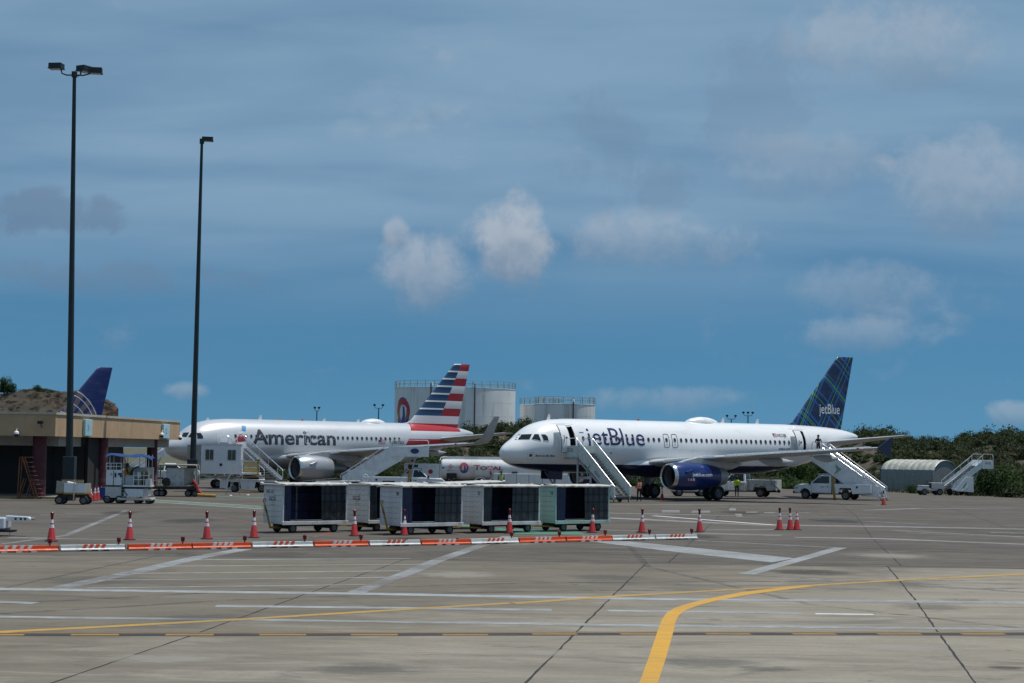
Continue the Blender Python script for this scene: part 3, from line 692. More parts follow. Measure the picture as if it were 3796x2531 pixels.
for i, (u, v, w, h, lb) in enumerate([(18, 1385, 3.4, 2.9, 'tallest bush on the rocky hill, at the left edge of the picture'), (42, 1415, 2.0, 1.4, 'small dark bush beside the tallest one on the rocky hill'), (140, 1425, 2.7, 1.6, 'wide spiky bush on top of the rocky hill'), (190, 1440, 1.7, 1.0, 'low shrub left of the tall mast on the rocky hill'), (285, 1442, 1.9, 1.7, 'dark shrub on the rocky hill between tall mast and blue tail fin')]):
    p = atY(u, v, 300); shrub('bush', lb, 'bush', p.x, p.y, p.z-h*1.05, w, h, i % 3+4, None, True)

# ================================================================== FUEL TANKS
M_TANK = mat('white_tank_paint', (.76, .77, .76), .55, var=.06, scale=.3, dirt=(.22, .17, .11), dirt_amt=.5, dscale=.5, streak=(1.4, 1.4, .12))
M_RAIL = mat('ochre_rail_paint', (.22, .17, .07), .6, dirt=RUST, dirt_amt=.6)
def cyl_map(cx, cy, r, z0, a0, s):
    """flat (x,y) -> cylinder wall facing the camera; a0 = bearing of x=0 measured from -Y towards +X"""
    return lambda x, y: (cx+(r+.02)*math.sin(a0+x*s/r), cy-(r+.02)*math.cos(a0+x*s/r), z0+y*s)
def swirl(parent, fn, tone=1.0):
    """round emblem of three swirling ribbons in red, blue and orange"""
    def band(name, ang0, ang1, ro, ri, rgb, oc=(0, 0), ic=(0, 0), n=26, ey=1.0):
        mb = MB(); vs = []
        for i in range(n+1):
            a = R(ang0+(ang1-ang0)*i/n); w = max(0, math.sin(PI*i/n))**.6
            o_ = (oc[0]+ro*math.cos(a), oc[1]+ro*math.sin(a)*ey); q = (ic[0]+ri*math.cos(a), ic[1]+ri*math.sin(a)*ey)
            m_ = ((o_[0]+q[0])/2, (o_[1]+q[1])/2)
            vs += [fn(m_[0]+(o_[0]-m_[0])*w, m_[1]+(o_[1]-m_[1])*w), fn(m_[0]+(q[0]-m_[0])*w, m_[1]+(q[1]-m_[1])*w)]
        mb.add(vs, [(2*i, 2*i+1, 2*i+3, 2*i+2) for i in range(n)])
        mb.build(name, mat('emblem_'+name, tuple(c*tone for c in rgb), .5, var=.06), parent, fix=False)
    band('red_ribbon', 190, -35, 1.0, .66, (.42, .03, .06), (0, .04), (-.02, -.06))
    band('blue_ribbon', 205, 345, 1.0, .70, (.035, .075, .33), (0, -.04), (.02, .04))
    band('navy_tip', 55, 140, 1.07, .99, (.03, .04, .22), (0, .05), (0, .05))
    band('orange_ribbon', 95, 262, .72, .50, (.42, .14, .05), (-.04, 0), (.06, .03))
    band('orange_tail', -60, 30, .74, .56, (.42, .12, .05), (0, -.05), (-.04, -.02))
    mb = MB(); sl_ = [(-.30, -.92), (.22, -.95), (.38, -.3), (.30, .38), (.02, .55), (.06, -.2)]
    P = []
    for a, b2 in zip(sl_, sl_[1:]+sl_[:1]):
        for i in range(4): P.append(fn(a[0]+(b2[0]-a[0])*i/4, a[1]+(b2[1]-a[1])*i/4))
    mb.sheet(P).build('blue_slash', mat('emblem_blue_slash', (.05, .06, .36), .5, var=.06), parent, fix=False)
def tank(label, uL, uR, vtop, Y, stripes, logo=False, pipes=()):
    pl, pr = atY(uL, vtop, Y), atY(uR, vtop, Y); cx, r = (pl.x+pr.x)/2, (pr.x-pl.x)/2; cy = Y+r*.15; zt = (pl.z+pr.z)/2
    t = thing('fuel_tank', label, 'tank', (cx, cy, 0))
    n = 72
    MB().cyl((0, 0, -.5), (0, 0, zt), r, n=n).build('shell', M_TANK, t, smooth=True)
    MB().lathe([(0, r+.05), (.12, r+.05), (.14, r*.98), (.22, 0.01)], (0, 0, zt), 'z', n).build('roof', M_TANK, t, smooth=True)
    for k in range(1, 6): MB().lathe([(-.015, r), (-.015, r+.012), (.015, r+.012), (.015, r)], (0, 0, zt*k/6), 'z', n).build('weld_seam', M_TANK, t, smooth=True)
    rl = MB(); np_ = max(18, int(r*2*PI/1.7))
    for k in range(np_):
        a = 2*PI*k/np_; p = Vector((r*math.cos(a), r*math.sin(a), zt+.1)); MB.beam(rl, p, p+Vector((0, 0, 1.15)), .07)
    for hh in (.62, 1.2): rl.tube([(r*math.cos(2*PI*k/n), r*math.sin(2*PI*k/n), zt+.1+hh) for k in range(n)], .035, 5, closed=True)
    rl.build('railing', M_RAIL, t)
    for a in pipes:
        a = R(a); p = Vector(((r+.12)*math.sin(a), -(r+.12)*math.cos(a), 0))
        b = MB(); b.tube([p, p+Vector((0, 0, zt+.7)), p*.93+Vector((0, 0, zt+.9))], .10, 8); b.build('pipe', mat('rusty_red_pipe', (.07, .03, .03), .7), t)
        MB().cyl(p*.97+Vector((0, 0, zt+.5)), p*.97+Vector((0, 0, zt+.95)), .28, .2).build('vent', M_WHITE, t, smooth=True)
    if logo:
        e = bpy.data.objects.new('emblem', None); COL.objects.link(e); e.parent = t
        swirl(e, cyl_map(0, 0, r, 10.3, R(-57), 2.5), 1.0)
    return t
tank('widest white fuel tank with the round swirl emblem behind the striped fin', 1462, 1911, 1443, 340, 6, True, (-21, 20))
tank('white fuel tank with a tall dark pipe, nearest behind the white nose', 1982, 2207, 1501, 320, 5, False, (14,))
tank('smaller white fuel tank half hidden behind its neighbour in the middle', 1927, 2075, 1503, 345, 5)

# ================================================================== MASTS
def far_mast(u, vtop, Y, heads, label):
    p = atY(u, vtop, Y); t = thing('flood_light_mast', label, 'light mast', (p.x, p.y, 0), 0, 'distant floodlight masts')
    MB().cyl((0, 0, 0), (0, 0, p.z-.7), .17, .11, 8).build('pole', M_MAST, t, smooth=True)
    for s in heads:
        MB().tube([(0, 0, p.z-.75), (s*.7, 0, p.z-.7), (s*.95, 0, p.z-.25)], .06, 6).build('arm', M_MAST, t)
        MB().lathe([(-.18, .16), (.0, .3), (.2, .3), (.3, .1)], (s*.95, 0, p.z-.05), 'z', 10, True, True).build('lamp', M_MAST, t, smooth=True)
far_mast(1175, 1511, 420, (-.5, .5), 'distant twin lamp mast above the middle of the silver airliner')
far_mast(1404, 1501, 420, (-1, 1), 'distant twin lamp mast beside the roof dome of the silver airliner')
far_mast(2711, 1541, 420, (-1, 1), 'shorter distant lamp mast behind the rear fuselage of the white airliner')
far_mast(2773, 1529, 420, (-1.1, 0, 1.1), 'three headed distant lamp mast behind the rear fuselage of the white airliner')

def big_mast(label, u0, v0, u1, v1, Y, rb, rtp, heads, ped):
    a, b2 = atY(u0, v0, Y), atY(u1, v1, Y); d = (b2-a)/(b2.z-a.z); base = a-d*a.z; top = b2
    t = thing('light_mast', label, 'light mast', base)
    L = lambda p: Vector(p)-base
    MB().cyl(d*.0, L(top), rb, rtp, 20).build('pole', M_MAST, t, smooth=True)
    MB().box(-ped[0]/2, ped[0]/2, -ped[0]/2, ped[0]/2, 0, ped[1]).build('pedestal', M_MAST, t, bevel=.03)
    MB().cyl(L(top)-Vector((0, 0, .25)), L(top)+Vector((0, 0, .12)), rtp+.07, n=16).build('collar', M_MAST, t)
    for ang, arm, rise, sz in heads:
        c, s = math.cos(ang), math.sin(ang); o = L(top)-Vector((0, 0, .1))
        e1 = o+Vector((c*arm, s*arm, .02))
        MB().tube([o, o+Vector((c*arm*.55, s*arm*.55, 0)), o+Vector((c*arm*.9, s*arm*.9, .12)), e1+Vector((0, 0, rise))], .05, 8).build('arm', M_MAST, t, smooth=True)
        k = e1+Vector((c*sz[0]*.35, s*sz[0]*.35, rise+sz[2]*.5)); h = MB(); ux = Vector((c, s, 0)); uy = Vector((-s, c, 0))
        def bx(m_, f0, f1, g_, z0, z1):
            vs = [k+ux*f+uy*g2+Vector((0, 0, z)) for z in (z0, z1) for f, g2 in ((f0, -g_), (f1, -g_), (f1, g_), (f0, g_))]
            m_.add(vs, [(0, 3, 2, 1), (4, 5, 6, 7), (0, 1, 5, 4), (1, 2, 6, 5), (2, 3, 7, 6), (3, 0, 4, 7)])
        bx(h, -sz[0]/2, sz[0]/2, sz[1]/2, -sz[2]/2, sz[2]/2); hh = h.build('lamp_head', M_MAST, t, bevel=.02)
        fr = MB(); bx(fr, -sz[0]/2-.03, sz[0]/2+.03, sz[1]/2+.03, -sz[2]/2-.03, -sz[2]/2+.02); fr.build('rim', M_MAST, hh)
        gl = MB(); bx(gl, -sz[0]/2+.08, sz[0]/2-.08, sz[1]/2-.08, -sz[2]/2-.05, -sz[2]/2-.031); gl.build('glass', mat('lamp_glass', (.25, .26, .25), .2), hh)
    return t
big_mast('tall dark mast with three floodlight heads in front of the canopy', 257, 1690, 276, 272, 121, .245, .115, [(R(172), .95, .42, (.86, .7, .34)), (R(60), .62, .40, (.86, .7, .34)), (R(8), 1.05, .16, (.86, .7, .34))], (.75, 2.85))
big_mast('dark mast with a single floodlight head beside the silver nose', 716, 1690, 748.5, 520, 137, .235, .10, [(R(10), .12, .06, (.82, .6, .28))], (.72, 2.7))

# ================================================================== TERMINAL CANOPY
M_TAN = mat('tan_render', (.47, .315, .185), .9, var=.10, scale=.8, dirt=(.20, .13, .08), dirt_amt=.35, dscale=.9, streak=(1.5, 1.5, .2), bump=.1)
M_COPING = mat('cream_coping', (.46, .42, .34), .7, dirt=GRIME, dirt_amt=.3)
M_SOFFIT = mat('grey_soffit', (.36, .34, .30), .9)
M_MAROON = mat('maroon_column_paint', (.075, .012, .022), .65, var=.2, dirt=(.14, .06, .07), dirt_amt=.5, dscale=1.0)
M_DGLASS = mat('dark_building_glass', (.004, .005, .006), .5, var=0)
M_MULL = mat('dark_bronze_mullion', (.02, .022, .026), .5, .4)
tb = thing('terminal_building', 'low tan terminal canopy on maroon columns at the left edge', 'building', (-30.3, 124, 0))
T0 = Vector((-30.3, 124)); T1 = Vector((-27.7, 156)); zb, zt = 4.18, 5.62
W0 = Vector((-62, 124)); W1 = Vector((-62, 160))
rel = lambda p: (p[0]-T0.x, p[1]-T0.y)
fd = (T1-T0).normalized(); fn_ = Vector((fd.y, -fd.x))
# roof slab, fascia faces, coping
MB().prism([rel(W0+Vector((0, .3))), rel(T0+Vector((-.3, .3))), rel(T1+Vector((-.3, 0))), rel(W1)], 'z', zb, zt-.06).build('roof_slab', M_SOFFIT, tb)
MB().prism([rel(W0), rel(T0), rel(T0+Vector((-.28, .28))), rel(W0+Vector((0, .28)))], 'z', zb-.02, zt-.02).build('front_fascia', M_TAN, tb)
MB().prism([rel(T0), rel(T1), rel(T1-fn_*.28), rel(T0-fn_*.28+Vector((0, .2)))], 'z', zb-.022, zt-.022).build('side_fascia', M_TAN, tb)
MB().prism([rel(T1), rel(W1), rel(W1+Vector((0, -.28))), rel(T1+Vector((-.3, -.28)))], 'z', zb-.02, zt-.02).build('rear_fascia', M_TAN, tb)
MB().prism([rel(W0+Vector((0, -.06))), rel(T0+Vector((.05, -.06))), rel(T0+Vector((-.3, .35))), rel(W0+Vector((0, .35)))], 'z', zt-.02, zt+.14).build('coping', M_COPING, tb)
MB().prism([rel(T0+fn_*.06+Vector((0, -.06))), rel(T1+fn_*.06+Vector((0, .06))), rel(T1-fn_*.35), rel(T0-fn_*.35+Vector((0, .2)))], 'z', zt-.018, zt+.142).build('coping', M_COPING, tb)
def column(x, y, d):
    c = MB().lathe([(0, d*.55), (.05, d*.55), (.06, d/2), (zb, d/2)], (*rel((x, y)), 0), 'z', 28).build('column', M_MAROON, tb, smooth=True)
    b = MB().lathe([(.9, d/2+.004), (1.25, d/2+.006)], (*rel((x, y)), 0), 'z', 28).build('worn_band', mat('scuffed_pink_paint', (.16, .07, .085), .8, var=.4, scale=3), c, smooth=True)
column(-31.6, 125.2, .92); column(-29.9, 136.5, .88); column(-29.2, 152, .85); column(-41, 125.2, .92); column(-36.6, 139, .88)
MB().prism([rel((-62, 126.3)), rel((-30.6, 126.3)), rel((-30.6, 126.6)), rel((-62, 126.6))], 'z', 3.52, zb).build('bulkhead', M_SOFFIT, tb)
MB().prism([rel(T0-fn_*.9+fd*2.2), rel(T1-fn_*.9), rel(T1-fn_*1.2), rel(T0-fn_*1.2+fd*2.2)], 'z', 3.50, zb-.003).build('bulkhead', M_SOFFIT, tb)
# glazed wall under the canopy
wy = 132.5; panes = [-52, -49, -46, -43.2, -40.4, -38, -36.4, -34.8, -33.6, -32.5, -31.4, -30.2]
for a, b2 in zip(panes[:-1], panes[1:]):
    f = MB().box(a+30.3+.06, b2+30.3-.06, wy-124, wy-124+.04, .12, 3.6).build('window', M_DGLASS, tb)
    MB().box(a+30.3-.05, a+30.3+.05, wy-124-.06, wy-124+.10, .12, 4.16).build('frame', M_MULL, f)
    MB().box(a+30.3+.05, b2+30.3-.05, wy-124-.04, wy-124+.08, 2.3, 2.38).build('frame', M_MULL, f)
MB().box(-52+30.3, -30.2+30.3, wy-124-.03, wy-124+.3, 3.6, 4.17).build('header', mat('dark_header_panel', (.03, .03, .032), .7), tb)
MB().box(-30.2+30.3, -30.0+30.3, wy-124-.02, wy-124+12, .12, 4.17).build('return_wall', mat('interior_shade_paint', (.008, .008, .009), .9, var=0), tb)  # wall coloured near black to paint in the shade under the canopy
MB().box(-52+30.3, -30.2+30.3, wy-124+.4, wy-124+11, .1, 4.17).build('interior', mat('interior_shade_paint', (.008, .008, .009), .9, var=0), tb)  # solid near-black block in place of the unlit room behind the glass
# numbered gate panels, dome cameras, flood lamp on the fascia
M_SIGN = mat('pale_blue_sign', (.36, .56, .62), .4, var=.08)
def fascia_pt(u):
    r = ray(u, 1580); n = Vector((fn_.x, fn_.y, 0)); P = Vector((T0.x, T0.y, 0)); o_ = Vector((0, 0, H)); t = (P-o_).dot(n)/r.dot(n); return o_+r*t
for u, ch, lb in ((319, '5', 'pale blue gate number panel reading 5 on the canopy side'), (609, 'C', 'pale blue gate panel near the far end of the canopy')):
    p = fascia_pt(u); s = thing('gate_sign', lb, 'sign', (p.x+fn_.x*.02, p.y+fn_.y*.02, 4.23), math.atan2(fd.y, fd.x), None)
    wd = .8 if u < 400 else .95
    MB().box(-wd, wd, -.20, .0, 0, 1.17).build('panel', M_SIGN, s, bevel=.04)
    lettering('number', ch, M_INK, s, (-.3, -.206, .40), (1, 0, 0), (0, 0, 1), height=.42)
def dome(u, v, Y, label):
    p = atY(u, v, Y); t = thing('dome_camera', label, 'camera', p)
    MB().lathe([(-.20, .02), (-.18, .10), (-.10, .155), (0, .165)], (0, 0, 0), 'z', 16, True, False).build('dome', M_BLACK, t, smooth=True)
    MB().lathe([(-.03, .17), (.08, .17), (.16, .12), (.20, .03)], (0, 0, 0), 'z', 16, False, True).build('housing', M_WHITE, t, smooth=True)
    MB().tube([(0, 0, .2), (0, .02, .3), (.0, .35, .35)], .035, 6).build('bracket', M_WHITE, t)
dome(61, 1607, 123.8, 'white dome camera hanging on the shaded front of the canopy')
p = fascia_pt(600); dome(600, 1612, p.y-.6, 'white dome camera on a bracket below the far gate panel')
dome(668, 1622, 155.2, 'dome camera at the far lower corner of the canopy')
p = atY(152, 1566, 123.7); t = thing('flood_lamp', 'small dark flood lamp on the shaded canopy front', 'lamp', p)
MB().box(-.18, .18, -.30, -.08, -.10, .12).build('head', M_BLACK, t, bevel=.02); MB().tube([(0, -.1, -.05), (0, .1, -.25), (0, .29, -.28)], .03, 6).build('bracket', M_BLACK, t)
st = MB().prism([(-62, 124.3), (-29.6, 124.3), (-28.2, 134), (-28.2, 158), (-62, 158)], 'z', -.02, .13); struct('terminal_pavement', st, mat('pavement_concrete', (.20, .18, .15), .9, var=.2, scale=1.2))
kb = MB().prism([(-62, 124.0), (-29.4, 124.0), (-29.4, 124.28), (-62, 124.28)], 'z', -.02, .14); struct('kerb', kb, mat('faded_yellow_kerb', (.33, .27, .15), .9, var=.2))

# ================================================================== ARCHED SHED
M_CORR = mat('grey_corrugated_steel', (.22, .245, .245), .55, .35, var=.15, scale=1.2, dirt=(.13, .13, .13), dirt_amt=.5, dscale=1.2)
M_CORR2 = mat('weathered_roof_steel', (.36, .37, .33), .7, .2, var=.2, scale=1.5, dirt=(.14, .13, .11), dirt_amt=.65, dscale=2.6)
def shed():
    L, Wd, Hw, Ht = 6.4, 5.0, 1.75, 3.25
    t = thing('arched_shed', 'arched corrugated metal shed at the foot of the scrub hill', 'shed', (44.6, 196.6, 0), 0)
    ex = Vector((.676, .737, 0)); ey = Vector((-.737, .676, 0))
    P = lambda a, b2, z: ex*a+ey*b2+Vector((0, 0, z))
    prof = [(0, 0), (0, Hw*.5), (0, Hw)] + [(Wd/2-Wd/2*math.cos(a)*1.0, Hw+(Ht-Hw)*max(0, math.sin(a))**.85) for a in [R(x) for x in (15, 30, 45, 60, 75, 90, 105, 120, 135, 150, 165)]] + [(Wd, Hw), (Wd, Hw*.5), (Wd, 0)]
    n = 9*8; 
    def shell(i0, i1, name, m):
        mb = MB(); rings = []
        for k in range(n+1):
            s = .10*abs(math.sin(PI*k/8)); b2 = L*k/n; ring = []
            for (a, z) in prof[i0:i1]:
                c = Vector((a-Wd/2, z-Hw*.6)); d = c.normalized(); ring.append(P(a+d.x*s, b2, max(0, z+d.y*s)))
            rings.append(ring)
        mb.loft(rings, False, False, closed=False); return mb.build(name, m, t, smooth=True, angle=50)
    shell(0, 4, 'side_wall', M_CORR); shell(3, len(prof)-3, 'roof', M_CORR2); shell(len(prof)-4, len(prof), 'side_wall', M_CORR)
    k = 0; xs_ = np.linspace(0, Wd, 13)
    def topz(a):
        for (a0, z0), (a1, z1) in zip(prof[2:-2], prof[3:-1]):
            if a0 <= a <= a1 and a1 > a0: return z0+(z1-z0)*(a-a0)/(a1-a0)
        return Hw
    for a0, a1 in zip(xs_[:-1], xs_[1:]):
        q = [P(a0+.015, .04, 0), P(a1-.015, .04, 0), P(a1-.015, .04, topz(a1)-.03), P(a0+.015, .04, topz(a0)-.03)]
        off = ey*.05
        MB().add(q+[p_+off for p_ in q], [(0, 1, 2, 3), (7, 6, 5, 4), (0, 4, 5, 1), (1, 5, 6, 2), (2, 6, 7, 3), (3, 7, 4, 0)]).build('panel', M_CORR, t)
    MB().add([P(0, .12, 0), P(Wd, .12, 0), P(Wd, .12, Hw), P(Wd/2, .12, Ht-.1), P(0, .12, Hw)], [(0, 1, 2, 3, 4)]).build('panel_backing', M_CORR, t)
    MB().add([P(0, L-.02, 0), P(Wd, L-.02, 0), P(Wd, L-.02, Hw), P(Wd*.75, L-.02, Ht-.4), P(Wd/2, L-.02, Ht-.05), P(Wd*.25, L-.02, Ht-.4), P(0, L-.02, Hw)], [(0, 1, 2, 3, 4, 5, 6)]).build('end_wall', M_CORR, t)
    MB().tube([P(a, -.02, z) for a, z in prof], .05, 6).build('edge_trim', M_STEEL, t)
    return t
shed()
p = gnd(3268, 1815); t = thing('low_concrete_wall', 'low pale concrete wall left of the arched shed', 'wall', (p.x-2.2, p.y+2, 0))
MB().box(-2.8, 1.6, -.15, .15, 0, .42).build('wall', mat('pale_concrete_block', (.34, .33, .31), .9), t)
MB().box(-2.84, 1.64, -.19, .19, .42, .5).build('cap', mat('pale_concrete_block', (.34, .33, .31), .9), t)
p = atY(3272, 1730, 206); t = thing('vent_hood', 'grey box vent on a post behind the left end of the arched shed', 'vent', (p.x, p.y, 0))
MB().cyl((0, 0, 0), (0, 0, p.z-.2), .3, n=10).build('post', M_DARKSTEEL, t); MB().box(-.4, .45, -.3, .3, p.z-.25, p.z+.1).build('hood', M_STEEL, t)
# ================================================================== AIRLINERS
def pchip(xs, ys):
    xs = np.array(xs, float); ys = np.array(ys, float); h = np.diff(xs); d = np.diff(ys)/h; m = np.zeros_like(ys)
    for i in range(1, len(xs)-1):
        if d[i-1]*d[i] > 0:
            w1 = 2*h[i]+h[i-1]; w2 = h[i]+2*h[i-1]; m[i] = (w1+w2)/(w1/d[i-1]+w2/d[i])
    m[0], m[-1] = d[0], d[-1]
    def f(x):
        i = int(min(max(np.searchsorted(xs, x)-1, 0), len(xs)-2)); t = (x-xs[i])/h[i]; t = min(max(t, 0), 1)
        return float(ys[i]*(1+2*t)*(1-t)**2+m[i]*h[i]*t*(1-t)**2+ys[i+1]*t*t*(3-2*t)+m[i+1]*h[i]*t*t*(t-1))
    return f
def naca(t): return 5*(.2969*math.sqrt(max(t, 0))-.126*t-.3516*t*t+.2843*t**3-.1036*t**4)
AF = [0, .006, .02, .05, .1, .18, .28, .4, .55, .7, .85, 1.0]
def foil(secs, thick=.11, flat=1.0):
    """loft of aerofoil sections: (leading edge, trailing edge, outward normal, thickness)"""
    rings = []
    for le, te, nv, tk in secs:
        le, te, nv = Vector(le), Vector(te), Vector(nv).normalized(); c = (te-le).length; ring = []
        for t in AF: ring.append(le+(te-le)*t+nv*(c*tk*naca(t)))
        for t in AF[-2:0:-1]: ring.append(le+(te-le)*t-nv*(c*tk*naca(t)*flat))
        rings.append(ring)
    return MB().loft(rings)

def paint(name, rgb, rough=.22, metal=0., coat=.6, build=None, panel=True):
    m = bpy.data.materials.new(name); m.use_nodes = True; b = m.node_tree.nodes['Principled BSDF']; n = NB(m.node_tree)
    t = m.node_tree.nodes.new('ShaderNodeTexCoord').outputs['Object']; x, y, z = n.sep(t)
    c = build(n, x, y, z) if build else (*rgb, 1)
    dirt = n.noise(n.scale(t, (.25, .6, 1.3)), 1.3, 6, .6, .3)
    c = n.mix(n.math('MULTIPLY', n.ramp(dirt, .48, .78), .16), c, (.25, .23, .2))
    if panel:      # faint skin joints every few metres
        fr = n.math('FRACT', n.math('DIVIDE', x, 2.65)); ln = n.math('LESS_THAN', n.math('ABSOLUTE', n.math('SUBTRACT', fr, .5)), .0035)
        c = n.mix(n.math('MULTIPLY', ln, .28), c, (.12, .12, .12))
    n.l.new(c, b.inputs['Base Color']); b.inputs['Roughness'].default_value = rough; b.inputs['Metallic'].default_value = metal
    b.inputs['Coat Weight'].default_value = coat; b.inputs['Coat Roughness'].default_value = .12
    bn = m.node_tree.nodes.new('ShaderNodeBump'); bn.inputs['Strength'].default_value = .05; bn.inputs['Distance'].default_value = .05
    n.l.new(n.noise(n.scale(t, (1.2, 1, 1.6)), 1.0, 2, .5), bn.inputs['Height']); n.l.new(bn.outputs[0], b.inputs['Normal'])
    return m
def stripe(n, s, c, w): return n.math('LESS_THAN', n.math('ABSOLUTE', n.math('SUBTRACT', s, c)), w/2)
M_ENGDARK = mat('engine_dark_metal', (.05, .048, .046), .45, .7, var=.2)
M_LIP = mat('polished_inlet_lip', (.62, .63, .64), .18, 1.0, var=.08)
M_WING = mat('wing_grey_paint', (.44, .455, .46), .4, var=.06, scale=.7, dirt=(.2, .17, .14), dirt_amt=.3, dscale=.8)
M_WINGLE = mat('bare_leading_edge', (.66, .68, .70), .25, .75, var=.06)
M_PANE = mat('cabin_window_pane', (.03, .032, .036), .12, var=0)
M_WFRAME = mat('cabin_window_frame', (.30, .30, .31), .4, .3, var=0)
M_CABIN = mat('cabin_shade_liner', (.018, .016, .018), .8)  # near-black colour paints in the darkness behind the open doors
M_FLAGR = mat('flag_red', (.36, .05, .06), .5, var=0); M_FLAGB = mat('flag_blue', (.03, .04, .16), .5, var=0); M_FLAGW = mat('flag_white', (.6, .6, .6), .5, var=0)

class Fus:
    """fuselage surface of a narrow-body; x aft of the nose, port side at -y, z above ground"""
    def __init__(s, fwd=0., aft=0.):
        mp = lambda x: x if x < 8 else (x-fwd if x < 24 else x-fwd-aft)
        T = [(0, 3.43), (.05, 3.66), (.3, 4.0), (.8, 4.36), (1.3, 4.66), (1.73, 5.03), (2.2, 5.36), (2.8, 5.65), (3.6, 5.88), (4.8, 6.06), (6.2, 6.13), (7.75, 6.14), (24.5, 6.15), (28.2, 6.15), (31, 6.12), (34, 5.98), (36, 5.76), (37.0, 5.56), (37.4, 5.45), (37.57, 5.38)]
        Bt = [(0, 3.41), (.05, 3.2), (.3, 2.9), (1.1, 2.52), (2.0, 2.31), (3.6, 2.14), (5, 2.05), (7, 2.0), (24.2, 1.98), (26.5, 2.12), (28.8, 2.46), (31.9, 3.06), (35.1, 4.3), (36.6, 4.78), (37.4, 5.0), (37.57, 5.1)]
        Wd = [(0, .01), (.05, .23), (.3, .57), (.8, .96), (1.3, 1.22), (1.73, 1.40), (2.2, 1.55), (2.8, 1.71), (3.6, 1.84), (4.8, 1.93), (6.2, 1.97), (7.75, 1.975), (24.5, 1.975), (27, 1.92), (29, 1.78), (31, 1.53), (33, 1.2), (35, .82), (36.5, .46), (37.4, .2), (37.57, .12)]
        s.t, s.b, s.w = [pchip([mp(p[0]) for p in L], [p[1] for p in L]) for L in (T, Bt, Wd)]
        s.L = mp(37.57); s.mp = mp
    def sec(s, x): t, b, w = s.t(x), s.b(x), s.w(x); return (t+b)/2, (t-b)/2, w
    def y(s, x, z, out=0.):
        zm, hh, w = s.sec(x); k = 1-((z-zm)/hh)**2; return -w*math.sqrt(max(k, .0))-out
    def inside(s, p):
        if p.x < 0 or p.x > s.L: return False
        zm, hh, w = s.sec(p.x); return (p.y/w)**2+((p.z-zm)/hh)**2 < 1
    def hit(s, root, u, v):
        """photo point -> point on the skin, in aircraft space"""
        M_ = root_matrix(root).inverted(); o = M_ @ Vector((0, 0, H)); d = (M_.to_3x3() @ ray(u, v)); d.normalize()
        t0 = (Vector((s.L/2, 0, 4))-o).length; a = None
        for i in range(700):
            t = t0-24+i*.07
            if s.inside(o+d*t): a = t; break
        if a is None: return None
        lo, hi = a-.07, a
        for _ in range(18):
            m = (lo+hi)/2
            if s.inside(o+d*m): hi = m
            else: lo = m
        return o+d*hi
def root_matrix(r): return Matrix.Translation(r.location) @ Matrix.Rotation(r.rotation_euler.z, 4, 'Z')

def skin_text(F_, name, txt, matl, root, x0, x1, z0, cap, out=.012, bold=.0, shear=0., spacing=1.0):
    me = text_mesh(txt, 1.0, bold, shear=shear, spacing=spacing); bm = bmesh.new(); bm.from_mesh(me)
    co = [v.co for v in bm.verts]; mx0, mx1 = min(c.x for c in co), max(c.x for c in co)
    for k in range(-4, 14):
        geom = bm.verts[:]+bm.edges[:]+bm.faces[:]; bmesh.ops.bisect_plane(bm, geom=geom, plane_co=(0, k*.085, 0), plane_no=(0, 1, 0))
    sx_ = (x1-x0)/(mx1-mx0); sy_ = cap/.73
    for v in bm.verts:
        x = x0+(v.co.x-mx0)*sx_; z = z0+v.co.y*sy_; v.co = (x, F_.y(x, z, out), z)
    bm.to_mesh(me); bm.free(); return link(name, me, matl, root)
def skin_poly(F_, name, pts, matl, root, out=.012, sub=5):
    """filled outline in (x, z) laid on the skin"""
    c = (sum(p[0] for p in pts)/len(pts), sum(p[1] for p in pts)/len(pts)); P = []
    for a, b2 in zip(pts, pts[1:]+pts[:1]):
        for i in range(sub): P.append((a[0]+(b2[0]-a[0])*i/sub, a[1]+(b2[1]-a[1])*i/sub))
    vs = []; n = len(P); K = 4
    for k in range(K):
        f = 1-k/K
        vs += [(c[0]+(p[0]-c[0])*f, 0, c[1]+(p[1]-c[1])*f) for p in P]
    vs.append((c[0], 0, c[1])); vs = [(x, F_.y(x, z, out), z) for x, _, z in vs]
    fs = []
    for k in range(K-1): fs += [(k*n+i, k*n+(i+1) % n, (k+1)*n+(i+1) % n, (k+1)*n+i) for i in range(n)]
    fs += [((K-1)*n+i, (K-1)*n+(i+1) % n, K*n) for i in range(n)]
    return MB().add(vs, fs).build(name, matl, root, smooth=True, angle=180)
def skin_line(F_, name, pts, w, matl, root, out=.012, closed=False):
    P = []
    for a, b2 in zip(pts[:-1] if not closed else pts, pts[1:] if not closed else pts[1:]+pts[:1]):
        for i in range(4): P.append((a[0]+(b2[0]-a[0])*i/4, a[1]+(b2[1]-a[1])*i/4))
    if not closed: P.append(pts[-1])
    return MB().tube([(x, F_.y(x, z, out*.3), z) for x, z in P], w/2, 5, closed).build(name, matl, root)
def round_rect(x0, x1, z0, z1, r):
    out_ = []
    for cx, cz, a0 in ((x1-r, z1-r, 0), (x0+r, z1-r, 90), (x0+r, z0+r, 180), (x1-r, z0+r, 270)):
        for k in range(4): a = R(a0+30*k); out_.append((cx+r*math.cos(a), cz+r*math.sin(a)))
    return out_
